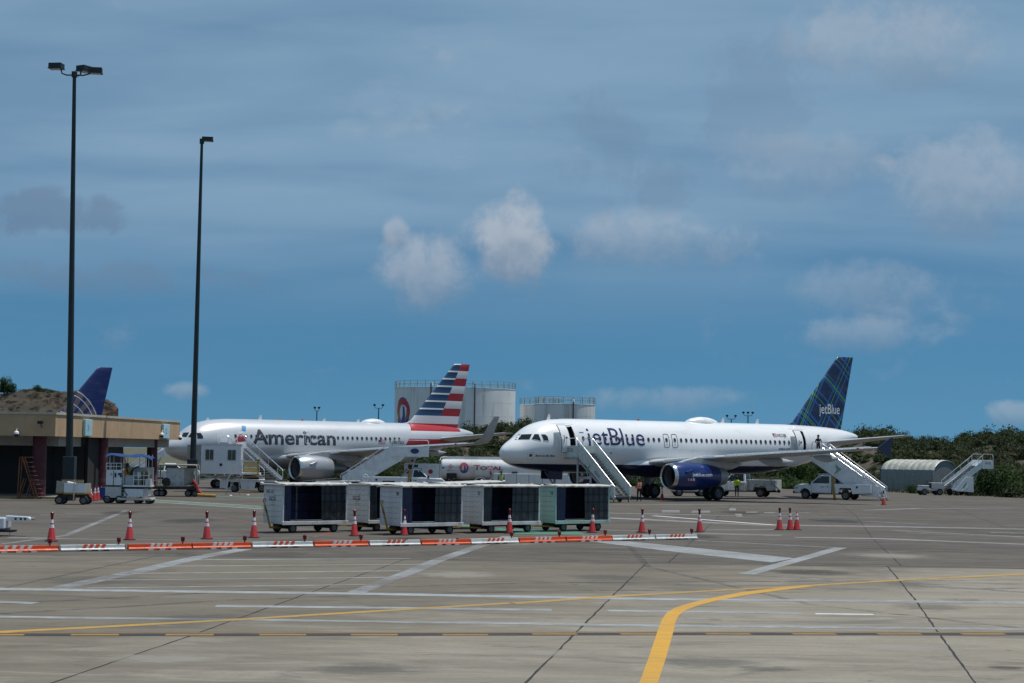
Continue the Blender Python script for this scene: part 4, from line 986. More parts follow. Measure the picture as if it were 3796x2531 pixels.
def door_panel(F_, name, x0, x1, z0, z1, matl, root, dx, dy, th=.10):
    mb = MB(); nx, nz = 4, 12; vs = []
    for lay in (0, th):
        for j in range(nz+1):
            for i in range(nx+1):
                x = x0+(x1-x0)*i/nx; z = z0+(z1-z0)*j/nz; vs.append((x+dx, F_.y(x, z)+dy+lay, z))
    n = (nx+1)*(nz+1); fs = []
    for lay in (0, 1):
        for j in range(nz):
            for i in range(nx): k = lay*n+j*(nx+1)+i; fs.append((k, k+1, k+nx+2, k+nx+1))
    rim = [i for i in range(nx+1)]+[j*(nx+1)+nx for j in range(1, nz+1)]+[nz*(nx+1)+i for i in range(nx-1, -1, -1)]+[j*(nx+1) for j in range(nz-1, 0, -1)]
    fs += [(rim[i], rim[(i+1) % len(rim)], n+rim[(i+1) % len(rim)], n+rim[i]) for i in range(len(rim))]
    d = mb.add(vs, fs).build(name, matl, root, smooth=True, angle=35)
    MB().tube([(vs[k][0], vs[k][1]+.02, vs[k][2]) for k in rim], .028, 5, True).build('seal', M_BLACK, d)
    return d

def airliner(name, label, loc, rz, cfg):
    F_ = Fus(cfg.get('fwd', 0), cfg.get('aft', 0)); mp = F_.mp; wo = -cfg.get('fwd', 0)
    t = thing(name, label, 'airplane', (loc[0], loc[1], 0), rz); fm, fin_m, wing_m = cfg['skin'], cfg['fin'], cfg.get('wing', M_WING)
    # --- fuselage with real door openings
    xs_ = [0, .015, .05, .12, .2, .3, .45, .6, .8, 1.05, 1.3, 1.5, 1.73, 1.95, 2.2, 2.5, 2.8, 3.2, 3.6, 4.0, 4.4, 4.8] + [5.2+.4*i for i in range(80)]
    xs_ = [x for x in xs_ if x < F_.L-.6]+[F_.L-.5, F_.L-.3, F_.L-.12, F_.L]
    for d in cfg.get('doors', []): xs_ += [d[0], d[1]]
    xs_ = sorted(set(round(x, 3) for x in xs_)); n = 56; rings = []
    for x in xs_:
        zm, hh, w = F_.sec(x); rings.append([(x, w*math.sin(2*PI*i/n), zm+hh*math.cos(2*PI*i/n)) for i in range(n)])
    mb = MB().loft(rings, False, True)
    keep = []
    for f in mb.f:
        c = np.mean([mb.v[i] for i in f], axis=0)
        if c[1] < 0 and any(d[0] < c[0] < d[1] and d[2] < c[2] < d[3] for d in cfg.get('doors', [])): continue
        keep.append(f)
    mb.f = keep; fo = mb.build('fuselage', fm, t, smooth=True, angle=60)
    # belly fairing
    bx0 = 10.2+wo; rr = []
    for k in range(15):
        s = k/14; x = bx0+10.6*s; w = .02+1.0*(max(0, math.sin(PI*s))**.55); ring = []
        for i in range(20):
            a = 2*PI*i/20; ring.append((x, (1.2+.98*w)*math.sin(a), 2.68+(.35+.66*w)*math.cos(a)))
        rr.append(ring)
    MB().loft(rr).build('belly_fairing', fm if cfg.get('navy_belly') else wing_m, t, smooth=True)
    # --- wings
    for sgn in (-1, 1):
        Y = lambda y: sgn*y
        secs = [((12.3+wo, Y(1.2), 2.78), (19.6+wo, Y(1.2), 2.55), (0, 0, 1), .125), ((12.75+wo, Y(2.1), 2.86), (19.5+wo, Y(2.1), 2.62), (0, 0, 1), .12),
                ((14.95+wo, Y(6.3), 3.30), (19.45+wo, Y(6.3), 3.12), (0, 0, 1), .108), ((18.3+wo, Y(11.2), 3.75), (21.4+wo, Y(11.2), 3.66), (0, 0, 1), .10), ((21.9+wo, Y(16.5), 4.20), (23.5+wo, Y(16.5), 4.16), (0, 0, 1), .10)]
        if cfg['tip'] == 'sharklet':
            secs += [((22.3+wo, Y(16.95), 4.27), (23.75+wo, Y(16.95), 4.24), (-.25*sgn, 0, 1), .09) , ((22.75+wo, Y(17.3), 4.62), (24.0+wo, Y(17.3), 4.58), (0, -sgn*.75, .6), .08), ((23.1+wo, Y(17.5), 5.3), (24.15+wo, Y(17.5), 5.28), (0, -sgn, .15), .08), ((23.9+wo, Y(17.75), 6.62), (24.5+wo, Y(17.75), 6.62), (0, -sgn, .1), .08)]
        w_ = foil(secs, flat=.75).build('wing', wing_m, t, smooth=True, angle=50)
        # slat nose: bright strip riding the leading edge
        for a, b2, nm in ((0.06, .30, 'inner_slat'), (.345, .985, 'outer_slat')):
            pts = [Vector(s_[0]) for s_ in secs[1:5]]
            def le(f):
                L_ = [(p-q).length for p, q in zip(pts[1:], pts[:-1])]; tot = sum(L_); dd = f*tot
                for i, l in enumerate(L_):
                    if dd <= l or i == len(L_)-1: return pts[i]+(pts[i+1]-pts[i])*(dd/l), i+dd/l
                    dd -= l
            rings = []
            for k in range(9):
                p, q = le(a+(b2-a)*k/8); c = 6.7*(1-q/3)**1.0+1.6*(q/3); h = .25+.0*c; ck = .5 if q > 1 else .62
                ck *= .75+.25*(1-q/3); tk = .21*(1-.45*q/3)
                rings.append([p+Vector((-.03, 0, .0)), p+Vector((.06, 0, tk*.72)), p+Vector((ck, 0, tk*1.22)), p+Vector((ck*1.0, 0, tk*1.10)), p+Vector((.10, 0, tk*.5)), p+Vector((.06, 0, -.05)), p+Vector((ck*.35, 0, -tk*.62)), p+Vector((.02, 0, -tk*.5))])
            MB().loft(rings).build(nm, M_WINGLE, w_, smooth=True, angle=50)
        for yy, L_, sc in ((3.9, 3.0, .9), (8.6, 3.6, 1.0), (12.4, 2.9, .8)):
            f = (yy-2.1)/14.4; xte = 19.3+wo+max(0, (yy-6.3))*.40; z = 2.72+.078*yy; r_ = []
            for k in range(9):
                s = k/8; w = max(0, math.sin(PI*min(1, s+.02)))**.7; r_.append([(xte-L_*.62+L_*s, Y(yy)+.20*sc*w*math.sin(2*PI*i/12), z-.16-.10*s-.30*sc*w*.5+.34*sc*w*math.cos(2*PI*i/12)) for i in range(12)])
            MB().loft(r_).build('flap_track_fairing', wing_m, w_, smooth=True)
        if cfg['tip'] == 'fence':
            x = 22.0+wo; fe = [(x-.1, 4.18), (x+1.35, 4.98), (x+1.62, 5.0), (x+1.35, 4.2), (x+1.42, 3.55), (x+1.18, 3.52)]
            MB().prism(fe, 'y', Y(16.98), Y(17.06)).build('wingtip_fence', cfg['fence'], w_)
            foil([((21.85+wo, Y(16.45), 4.195), (23.45+wo, Y(16.45), 4.16), (0, 0, 1), .10), ((22.05+wo, Y(17.0), 4.22), (23.5+wo, Y(17.0), 4.2), (0, 0, 1), .09)]).build('tip_cap', wing_m, w_, smooth=True)
        MB().lathe([(-.15, .01), (-.05, .07), (.1, .05)], (21.3+wo, Y(15.7), 4.16), 'x', 8).build('navigation_light', mat('red_nav_light', (.4, .02, .02), .2), w_)
        # tailplane
        hx = mp(32.4)
        tp = foil([((hx-.2, Y(.5), 4.62), (hx+4.1, Y(.5), 4.62), (0, 0, 1), .10), ((hx+.35, Y(1.3), 4.74), (hx+4.25, Y(1.3), 4.72), (0, 0, 1), .10), ((hx+3.95, Y(6.0), 5.33), (hx+5.35, Y(6.0), 5.30), (0, 0, 1), .09), ((hx+4.3, Y(6.2), 5.36), (hx+5.3, Y(6.2), 5.34), (0, 0, 1), .05)]).build('tailplane', cfg.get('tail_m', wing_m), t, smooth=True, angle=50)
        # --- engine
        ex, ez = cfg['eng'][0], cfg['eng'][1]; er = cfg['eng'][2]; o = (ex, Y(5.75), ez)
        en = bpy.data.objects.new('engine', None); COL.objects.link(en); en.parent = t; en.location = o
        if cfg['eng'][3] == 'long':
            pr = [(.28, er*1.0), (.6, er*1.06), (1.2, er*1.10), (2.4, er*1.09), (3.6, er*1.0), (4.75, er*.80)]
            nz = [(4.75, er*.795), (5.1, er*.74), (5.62, er*.64), (5.60, er*.60), (4.9, er*.6)]
        else:
            pr = [(.28, er*1.0), (.6, er*1.05), (1.2, er*1.09), (2.2, er*1.06), (3.0, er*.96), (3.62, er*.84)]
            nz = [(3.30, er*.55), (3.9, er*.50), (4.9, er*.36), (5.3, er*.30), (5.28, er*.26), (4.6, er*.28)]
        MB().lathe(pr, (0, 0, 0), 'x', 40).build('cowl', cfg['cowl'], en, smooth=True)
        MB().lathe([(.281, er*1.0), (.12, er*.965), (.03, er*.93), (0, er*.885), (.04, er*.845), (.16, er*.81), (.34, er*.80)], (0, 0, 0), 'x', 40).build('inlet_lip', M_LIP, en, smooth=True)
        MB().lathe([(.34, er*.80), (.8, er*.82), (1.25, er*.84)], (0, 0, 0), 'x', 40).build('inlet_duct', mat('inlet_duct_grey', (.20, .20, .21), .5, .3), en, smooth=True)
        MB().lathe([(1.22, er*.84), (1.24, .001)], (0, 0, 0), 'x', 40).build('fan', M_ENGDARK, en)
        for k in range(24):
            a = 2*PI*k/24; c, s = math.cos(a), math.sin(a); c2, s2 = math.cos(a+.2), math.sin(a+.2); r1, r2 = er*.25, er*.82
            MB().add([(1.06, r1*c, r1*s), (1.2, r1*c2, r1*s2), (1.18, r2*math.cos(a+.16), r2*math.sin(a+.16)), (1.02, r2*c, r2*s)], [(0, 1, 2, 3)]).build('fan_blade', M_ENGDARK, en, fix=False)
        MB().lathe([(.72, .001), (.8, er*.09), (.95, er*.18), (1.1, er*.25)], (0, 0, 0), 'x', 20).build('spinner', M_ENGDARK, en, smooth=True)
        MB().lathe(nz, (0, 0, 0), 'x', 36).build('nozzle', M_STEEL if cfg['eng'][3] == 'long' else mat('grey_hot_metal', (.26, .26, .27), .4, .7), en, smooth=True)
        MB().lathe([(4.4, er*.35), (5.4, er*.2), (6.0, .01)], (0, 0, 0), 'x', 20).build('exhaust_cone', M_ENGDARK, en, smooth=True)
        pt = er*1.02; wz = 3.22-ez
        py = [(.75, pt*.98), (1.6, pt+.22), (2.9, wz+.14), (3.9, wz+.18), (7.6, wz-.35), (6.4, wz-.70), (5.0, pt*.55), (3.4, pt*.8), (2.0, pt*.9)]
        MB().prism(py, 'y', -.17, .17).build('pylon', wing_m if cfg['eng'][3] == 'short' else mat('pylon_pale_metal', (.50, .50, .49), .35, .4), en, bevel=.08)
        for sg in (-1, 1):
            MB().prism([(.9, er*.35), (1.5, er*.55), (1.6, er*.40), (1.0, er*.25)], 'y', sg*er*1.0, sg*(er*1.0+.22)).build('strake', cfg['cowl'], en)
        cfg.setdefault('engines', []).append(en)
        # --- main gear
        gp = bpy.data.objects.new('main_gear', None); COL.objects.link(gp); gp.parent = t; gp.location = (17.7+wo, Y(3.8), 0)
        MB().cyl((0, 0, .55), (0, 0, 2.9), .13, .16, 12).build('strut', M_STEEL, gp, smooth=True); MB().cyl((0, -.55, .58), (0, .55, .58), .09).build('axle', M_STEEL, gp)
        MB().beam((0, 0, .9), (0, -sgn*1.5, 2.6), .12).build('side_brace', M_STEEL, gp); MB().beam((.1, 0, 1.5), (.32, 0, 1.0), .07).build('torque_link', M_STEEL, gp)
        MB().prism([(-.45, .95), (.5, .95), (.6, 2.7), (-.5, 2.7)], 'y', sgn*.28, sgn*.33).build('gear_door', wing_m, gp)
        for dy in (-.46, .46): wheel('wheel', gp, (0, dy, .58), .58, .42, n=28, flat=True)
    # --- nose gear
    gp = bpy.data.objects.new('nose_gear', None); COL.objects.link(gp); gp.parent = t; gp.location = (5.07, 0, 0)
    MB().cyl((0, 0, .35), (-.05, 0, 2.2), .09, .11, 10).build('strut', M_STEEL, gp, smooth=True); MB().cyl((0, -.3, .38), (0, .3, .38), .06).build('axle', M_STEEL, gp)
    MB().beam((0, 0, 1.0), (-.95, 0, 2.1), .09).build('drag_brace', M_STEEL, gp)
    for sg in (-1, 1):
        MB().prism([(-1.0, 1.55), (.35, 1.5), (.4, 2.15), (-1.0, 2.2)], 'y', sg*.42, sg*.45).build('gear_door', cfg.get('nosedoor', wing_m), gp); wheel('wheel', gp, (0, sg*.24, .38), .38, .22, n=20, flat=True)
    MB().cyl((-.12, -.14, 1.15), (-.2, -.14, 1.15), .12).build('taxi_light', M_LIP, gp)
    # --- fin
    fx0 = mp(29.1); fl = lambda z: mp(30.3)+(z-6.75)/(12.03-6.75)*(mp(35.16)-mp(30.3)); ft = lambda z: mp(35.62)+(z-5.75)/(12.05-5.75)*(mp(37.1)-mp(35.62))
    fs = [((fl(z), 0, z), (ft(z), 0, z), (0, 1, 0), .105) for z in (5.3, 6.3, 7.5, 9, 10.5, 11.7)]+[((fl(12.0)+.05, 0, 12.03), (ft(12.03), 0, 12.03), (0, 1, 0), .09), ((fl(12.0)+.25, 0, 12.07), (ft(12.07)-.02, 0, 12.07), (0, 1, 0), .05)]
    fo2 = foil(fs).build('fin', fin_m, t, smooth=True, angle=50)
    dz = [(fx0-.3, 6.10), (fx0+.5, 6.22), (fx0+1.1, 6.50), (fx0+1.75, 7.05), (fx0+2.2, 7.2), (fx0+2.6, 5.9), (fx0-.3, 5.9)]
    MB().prism(dz, 'y', -.10, .10).build('dorsal_fillet', fin_m, fo2, bevel=.07)
    cfg['finy'] = lambda x, z: -( (ft(z)-fl(z))*.105*naca((x-fl(z))/(ft(z)-fl(z))) ) - .012
    MB().lathe([(0, .11), (.1, .12), (.16, .02)], (F_.L-.02, 0, 5.24), 'x', 14, True, True).build('exhaust_pipe', M_DARKSTEEL, t)
    # --- roof fittings
    for x, h, c in cfg['blades']:
        zt_ = F_.t(x); MB().prism([(x-.02, zt_-.03), (x+.18, zt_+h), (x+.33, zt_+h), (x+.36, zt_-.03)], 'y', -.02, .02).build('antenna', M_WHITE, t)
    x0, x1, hh = cfg['dome']; rr = []
    for k in range(13):
        s = k/12; x = x0+(x1-x0)*s; w = max(.02, max(0, math.sin(PI*s))**.6); rr.append([(x, .62*w*math.cos(PI*i/10), F_.t(x)-.07+(hh+.07)*w*math.sin(PI*i/10)) for i in range(11)])
    MB().loft(rr, closed=False, cap0=False, cap1=False).build('satellite_dome', cfg.get('dome_m', M_WHITE), t, smooth=True)
    MB().lathe([(-.05, .13), (.05, .12), (.12, .05)], (cfg['beacon'], 0, F_.t(cfg['beacon'])), 'z', 10, True, True).build('beacon', mat('red_beacon', (.35, .01, .01), .2), t)
    # --- cabin windows
    zw = cfg['zw']; x = 9; zm, hh, w = F_.sec(x); ny = F_.y(x, zw); nrm = Vector((0, ny/(w*w), (zw-zm)/(hh*hh))).normalized(); upv = nrm.cross(Vector((1, 0, 0))); upv = upv if upv.z > 0 else -upv
    me = None
    for xw in cfg['windows']:
        if me is None:
            mb = MB(); N = 16; rings = []
            for sc, o_ in ((1.0, .004), (.94, .014), (.80, .016), (.78, .002)):
                rings.append([Vector((.135*sc*math.copysign(abs(math.cos(2*PI*i/N))**.8, math.cos(2*PI*i/N)), 0, 0))+upv*(.185*sc*math.copysign(abs(math.sin(2*PI*i/N))**.8, math.sin(2*PI*i/N)))+nrm*o_ for i in range(N)])
            mb.loft(rings, False, True); o_ = mb.build('cabin_window', [M_WFRAME, M_PANE], t); me = o_.data
            for p in me.polygons:
                if len(p.vertices) > 4: p.material_index = 1
        else: o_ = bpy.data.objects.new('cabin_window', me); COL.objects.link(o_); o_.parent = t
        o_.location = (xw, F_.y(xw, zw), zw)
    return t, F_

def flag(F_, root, x0, x1, z0, z1):
    e = bpy.data.objects.new('flag', None); COL.objects.link(e); e.parent = root
    for k in range(7):
        a, b2 = z0+(z1-z0)*k/7, z0+(z1-z0)*(k+1)/7; skin_poly(F_, 'stripe', [(x0, a), (x1, a), (x1, b2), (x0, b2)], M_FLAGR if k % 2 == 0 else M_FLAGW, e, .012, 2)
    xm = x0+(x1-x0)*.42; zm = z0+(z1-z0)*.45; skin_poly(F_, 'canton', [(x0, zm), (xm, zm), (xm, z1), (x0, z1)], M_FLAGB, e, .016, 2)

# ---------------------------------------------------------------- white and navy airliner
def jb_skin(n, x, y, z): return n.mix(n.ramp(z, 2.665, 2.69), (.006, .010, .05), (.80, .81, .82))
def jb_fin(n, x, y, z):
    s1 = n.math('ADD', n.math('MULTIPLY', x, .624), n.math('MULTIPLY', z, .781)); s2 = n.math('SUBTRACT', n.math('MULTIPLY', x, .853), n.math('MULTIPLY', z, .524))
    c = (.002, .013, .060, 1)
    for s, lst in ((s1, ((30.7, .17), (29.32, .13), (28.76, .16), (27.5, .18), (26.56, .15), (25.3, .2), (24.45, .12), (31.56, .16), (23.6, .2))), (s2, ((24.65, .17), (25.5, .18), (26.7, .17), (23.28, .15), (22.5, .15)))):
        for cc, w in lst: c = n.mix(n.math('MULTIPLY', stripe(n, s, cc, w), .75), c, (.012, .095, .31))
    for s, lst in ((s1, ((29.07, .055), (28.96, .055), (27.02, .05), (24.95, .05), (24.78, .05), (31.12, .045))), (s2, ((25.02, .055), (22.88, .055), (23.04, .055), (26.86, .055)))):
        for cc, w in lst: c = n.mix(n.math('MULTIPLY', stripe(n, s, cc, w), .9), c, (.09, .36, .14))
    return c
JB = dict(skin=paint('white_airliner_paint', (.8, .8, .8), .25, build=jb_skin), fin=paint('tartan_fin_paint', (.01, .03, .15), .4, coat=.15, build=jb_fin, panel=False), fence=M_NAVY, tip='fence', navy_belly=True,
          eng=(11.35, 1.88, .98, 'long'), cowl=paint('royal_blue_cowl_paint', (.003, .021, .130), .25, coat=.5, panel=False), blades=[(4.2, .45, 0), (21.9, .42, 0), (25.7, .38, 0)], dome=(18.0, 21.6, .42), beacon=13.2, zw=4.64,
          windows=[6.27+.5334*i for i in range(15)]+[14.5, 15.35]+[16.0+.5334*i for i in range(23)], doors=[(4.72, 5.50, 3.62, 5.55), (29.02, 29.84, 3.66, 5.58)], tail_m=M_WING, nosedoor=M_NAVY)
jb, JF = airliner('airliner', 'white airliner with navy belly, tartan blue tail fin and open front door', (-.72, 138.44), R(35.745), JB)
M_JBTXT = mat('navy_lettering', (.012, .016, .10), .35, var=0)
skin_text(JF, 'lettering', 'jetBlue', M_JBTXT, jb, 6.62, 12.28, 4.17, 1.40, bold=.0, spacing=.96)
skin_poly(JF, 'service_panel', round_rect(8.9, 9.02, 3.5, 3.62, .02), M_BLACK, jb)
for cx_, z_, r_ in ((7.95, 3.72, .13),):
    skin_line(JF, 'round_mark', [(cx_+r_*math.cos(2*PI*k/14), z_+r_*math.sin(2*PI*k/14)) for k in range(14)], .035, mat('red_mark', (.4, .05, .03), .5, var=0), jb, closed=True)
skin_text(JF, 'registration', 'N523JB', M_INK, jb, 26.62, 27.62, 5.08, .27, bold=.01); flag(JF, jb, 26.1, 26.55, 5.06, 5.36)
skin_text(JF, 'type_lettering', 'AIRBUS A320', M_JBTXT, jb, 26.45, 27.85, 4.03, .15, bold=.02, shear=.2)
for xe in (14.5, 15.35):
    skin_line(JF, 'exit_outline', round_rect(xe-.27, xe+.27, 4.06, 5.1, .14), .045, M_INK, jb, closed=True)
    skin_poly(JF, 'exit_mark', round_rect(xe-.06, xe+.06, 4.26, 4.32, .02), mat('red_mark', (.4, .05, .03), .5, var=0), jb)
# doors standing open, swung forward
M_DOORW = paint('white_door_paint', (.80, .81, .82), .3, panel=False)
for (x0, x1, z0, z1), dx, dy in (((4.72, 5.50, 3.62, 5.55), -.86, -.50), ((29.02, 29.84, 3.66, 5.58), -.80, -.55)):
    d = door_panel(JF, 'door', x0+.01, x1-.01, z0-.05, z1+.06, M_DOORW, jb, dx, dy)
    xm = (x0+x1)/2; zc_ = 4.62; yv = JF.y(xm, zc_)+dy-.015
    MB().cyl((xm+dx+.08, yv+.03, zc_+.05), (xm+dx+.08, yv-.01, zc_+.05), .075, n=12).build('porthole', M_PANE, d)
    MB().tube([(xm+dx-.22, yv-.02, zc_+.22), (xm+dx-.16, yv-.08, zc_+.05), (xm+dx-.2, yv-.08, zc_-.15), (xm+dx-.14, yv-.03, zc_-.22)], .028, 6).build('handle', M_BLACK, d)
    MB().tube([(x0+dx+.5, yv+.12, zc_-.15), (x0-.05, JF.y(x0, zc_)+.1, zc_-.15)], .06, 6).build('hinge_arm', M_STEEL, d)
    f = skin_line(JF, 'door_frame', round_rect(x0-.01, x1+.01, z0-.02, z1+.02, .10), .06, M_STEEL, jb, closed=True)
    w_ = JF.w(x1+.2)*.9; c5 = [(-w_*.97, z0-.06), (.4, z0-.06), (.4, z1), (-w_*.66, z1), (-w_*.84, 5.1), (-w_, 4.4)]
    mb = MB(); vs = [(x, y, z) for x in (x0-.12, x1+.12) for y, z in c5]; mb.add(vs, [(0, 1, 2, 3, 4, 5), (6, 7, 8, 9, 10, 11), (0, 1, 7, 6), (1, 2, 8, 7), (2, 3, 9, 8)]); mb.build('cabin_shade_liner', M_CABIN, jb)
    skin_line(JF, 'rain_gutter', [(x0-.75, z1+.17), (x0, z1+.2), (x1+.3, z1+.14)], .03, M_STEEL, jb)
skin_poly(JF, 'blue_placard', [(6.0, 5.05), (6.42, 5.05), (6.42, 5.13), (6.0, 5.13)], mat('light_blue_placard', (.05, .22, .5), .4, var=0), jb)
g1 = lambda x, y: (1840+x/5.88, 1540+y/5.88)
for nm, poly in (('cockpit_window', [(462, 530), (550, 410), (778, 402), (722, 521)]), ('cockpit_window', [(762, 517), (828, 404), (916, 403), (973, 554)]), ('cockpit_window', [(972, 409), (1060, 411), (1113, 450), (1144, 560), (1030, 554)]), ('windscreen', [(398, 528), (508, 402), (532, 398), (450, 530)])):
    P = [JF.hit(jb, *g1(*p)) for p in poly]
    if all(p is not None for p in P):
        w = skin_poly(JF, nm, [(p.x, p.z) for p in P], M_GLASS if nm == 'cockpit_window' else mat('pale_blue_glass', (.10, .17, .20), .08, var=0), jb, .012)
        skin_line(JF, 'frame', [(p.x, p.z) for p in P], .035, M_WHITE, w, closed=True)
P0, P1 = JF.hit(jb, *g1(845, 893)), JF.hit(jb, *g1(1268, 905))
skin_text(JF, 'name_lettering', 'Born to Be Blue', M_INK, jb, P0.x, P1.x, P0.z, .15, bold=.02, shear=.22)
P0 = JF.hit(jb, *g1(748, 866)); skin_poly(JF, 'square_plate', [(P0.x-.11, P0.z-.1), (P0.x+.1, P0.z-.1), (P0.x+.1, P0.z+.1), (P0.x-.11, P0.z+.1)], mat('brown_plate', (.08, .06, .055), .5, var=.2, scale=30), jb)
skin_line(JF, 'red_frame', round_rect(P0.x-.26, P0.x+.24, P0.z-.3, P0.z+.22, .06), .02, mat('faint_red_line', (.45, .25, .24), .5, var=0), jb, closed=True)
# fin lettering
me = text_mesh('jetBlue', 1.0, .0); c_ = [v.co.x for v in me.vertices]; a0, a1 = min(c_), max(c_)
for v in me.vertices:
    x = 32.78+(v.co.x-a0)/(a1-a0)*2.62; z = 7.16+v.co.y*.86/.73; v.co = (x, JB['finy'](x, z)-.01, z)
link('fin_lettering', me, mat('white_fin_lettering', (.72, .74, .76), .4, var=0), jb)
en = JB['engines'][0]; er = .98
def nacelle_text(en, txt, matl, x0, x1, z0, cap, prof, name='engine_lettering', bold=.01):
    me = text_mesh(txt, 1.0, bold); bm = bmesh.new(); bm.from_mesh(me)
    c_ = [v.co.x for v in bm.verts]; a0, a1 = min(c_), max(c_); f = pchip([p[0] for p in prof], [p[1] for p in prof])
    for k in range(1, 24): bmesh.ops.bisect_plane(bm, geom=bm.verts[:]+bm.edges[:]+bm.faces[:], plane_co=(a0+(a1-a0)*k/24, 0, 0), plane_no=(1, 0, 0))
    for v in bm.verts:
        x = x0+(v.co.x-a0)/(a1-a0)*(x1-x0); z = z0+v.co.y*cap/.73; r_ = f(x)+.012; v.co = (x, -math.sqrt(max(r_*r_-z*z, .01)), z)
    bm.to_mesh(me); bm.free(); return link(name, me, matl, en)
prof = [(.28, er), (.6, er*1.06), (1.2, er*1.10), (2.4, er*1.09), (3.6, er), (4.75, er*.80)]
nacelle_text(en, 'jetblue.com', mat('white_fin_lettering', (.72, .74, .76), .4, var=0), 1.55, 3.62, .02, .27, prof)
for k, (x, c) in enumerate(((1.05, (.5, .3, .3)), (1.32, (.55, .4, .4)), (1.58, (.4, .5, .55)))):
    MB().box(x, x+.17, -1.105, -1.082, -.32, -.14).build('placard', mat('placard_%d' % k, c, .5, var=.3, scale=20), en)

# ---------------------------------------------------------------- silver airliner with striped fin
def aa_skin(n, x, y, z):
    c = (.60, .615, .64, 1)
    ln = n.math('SUBTRACT', 25.7, n.math('MULTIPLY', n.math('SUBTRACT', 6.1, z), .62)); onr = n.math('MULTIPLY', n.math('GREATER_THAN', x, ln), n.math('LESS_THAN', x, 31.9))
    b1 = n.math('GREATER_THAN', z, 5.42); b2 = n.math('MULTIPLY', n.math('LESS_THAN', z, 4.66), n.math('GREATER_THAN', z, 4.05)); b3 = n.math('MULTIPLY', n.math('LESS_THAN', z, 5.42), n.math('GREATER_THAN', z, 5.1))
    c = n.mix(n.math('MULTIPLY', onr, b3), c, (.66, .67, .68)); c = n.mix(n.math('MULTIPLY', onr, n.math('MAXIMUM', b1, b2)), c, (.42, .012, .02)); return c
def aa_fin(n, x, y, z):
    div = n.math('ADD', 29.75, n.math('MULTIPLY', n.math('SUBTRACT', z, 6.95), .487)); right = n.math('GREATER_THAN', x, div)
    ph = n.math('FRACT', n.math('DIVIDE', n.math('SUBTRACT', z, 6.93), .742)); blue = n.math('LESS_THAN', ph, .80)
    ph2 = n.math('FRACT', n.math('DIVIDE', n.math('SUBTRACT', z, 6.93), 1.484)); red = n.math('LESS_THAN', ph2, .5)
    fadeb = n.mix(n.ramp(ph, .0, .8), (.010, .065, .17), (.005, .018, .055)); fadew = n.mix(n.ramp(ph2, .5, 1.0), (.42, .43, .47), (.66, .67, .69))
    lft = n.mix(blue, (.62, .63, .65), fadeb); rgt = n.mix(red, fadew, (.27, .010, .018))
    c = n.mix(right, lft, rgt); c = n.mix(n.math('LESS_THAN', z, 6.93), c, (.58, .59, .62)); c = n.mix(n.math('LESS_THAN', z, 6.16), c, (.25, .010, .018)); return c
M_SILVER = paint('silver_mica_paint', (.46, .475, .50), .30, .22, .5, build=aa_skin); M_SILVC = paint('silver_cowl_paint', (.42, .43, .45), .32, .45, .4, panel=False)
AAc = dict(skin=M_SILVER, fin=paint('striped_fin_paint', (.5, .5, .5), .4, coat=.15, build=aa_fin, panel=False), tip='sharklet', fwd=1.6, aft=2.13, eng=(9.55, 1.87, 1.06, 'short'), cowl=M_SILVC, wing=mat('silver_wing_paint', (.40, .41, .42), .38, .25, var=.06, dirt=(.2, .17, .14), dirt_amt=.3),
           blades=[(3.9, .25, 0), (9.3, .42, 0), (16.2, .25, 0), (20.0, .25, 0)], dome=(20.5, 23.3, .34), beacon=14.0, zw=4.6, windows=[5.85+.5334*i for i in range(12)]+[12.25, 13.4, 14.05]+[14.55+.5334*i for i in range(18)])
aa, AF_ = airliner('airliner', 'silver airliner with red, white and blue striped tail fin', (-29.95, 161.9), R(39.3), AAc)
skin_text(AF_, 'lettering', 'American', mat('slate_lettering', (.028, .032, .048), .4, var=0), aa, 7.55, 16.4, 3.93, 1.35, bold=.022)
skin_poly(AF_, 'emblem_blue', [(6.55, 5.08), (6.75, 5.55), (7.15, 5.5), (6.95, 5.02)], mat('emblem_sky_blue', (.03, .22, .48), .4, var=0), aa)
skin_poly(AF_, 'emblem_white', [(6.0, 4.78), (6.3, 4.98), (6.9, 4.98), (6.55, 4.82)], mat('emblem_pale', (.62, .63, .64), .4, var=0), aa)
skin_poly(AF_, 'emblem_red', [(5.75, 4.08), (6.25, 4.75), (6.6, 4.7), (6.85, 4.2), (6.3, 4.1)], mat('emblem_red', (.36, .02, .03), .4, var=0), aa)
skin_line(AF_, 'exit_outline', round_rect(13.12, 13.66, 4.05, 5.1, .15), .04, M_WHITE, aa, closed=True)
skin_line(AF_, 'door_outline', round_rect(4.55, 5.4, 3.6, 5.6, .15), .03, M_WHITE, aa, closed=True)
skin_text(AF_, 'registration', 'N9015D', M_INK, aa, 22.5, 24.2, 4.12, .3, bold=.01); flag(AF_, aa, 21.2, 22.0, 4.15, 4.5)
g2 = lambda x, y: (560+x/2.6133, 1300+y/2.6133)
for poly in ([(292, 832), (312, 792), (368, 790), (340, 838)], [(355, 835), (385, 795), (430, 797), (432, 845)], [(441, 795), (480, 795), (500, 822), (505, 850), (448, 850)]):
    P = [AF_.hit(aa, *g2(*p)) for p in poly]
    if all(p is not None for p in P): skin_poly(AF_, 'cockpit_window', [(p.x, p.z) for p in P], M_GLASS, aa, .012)

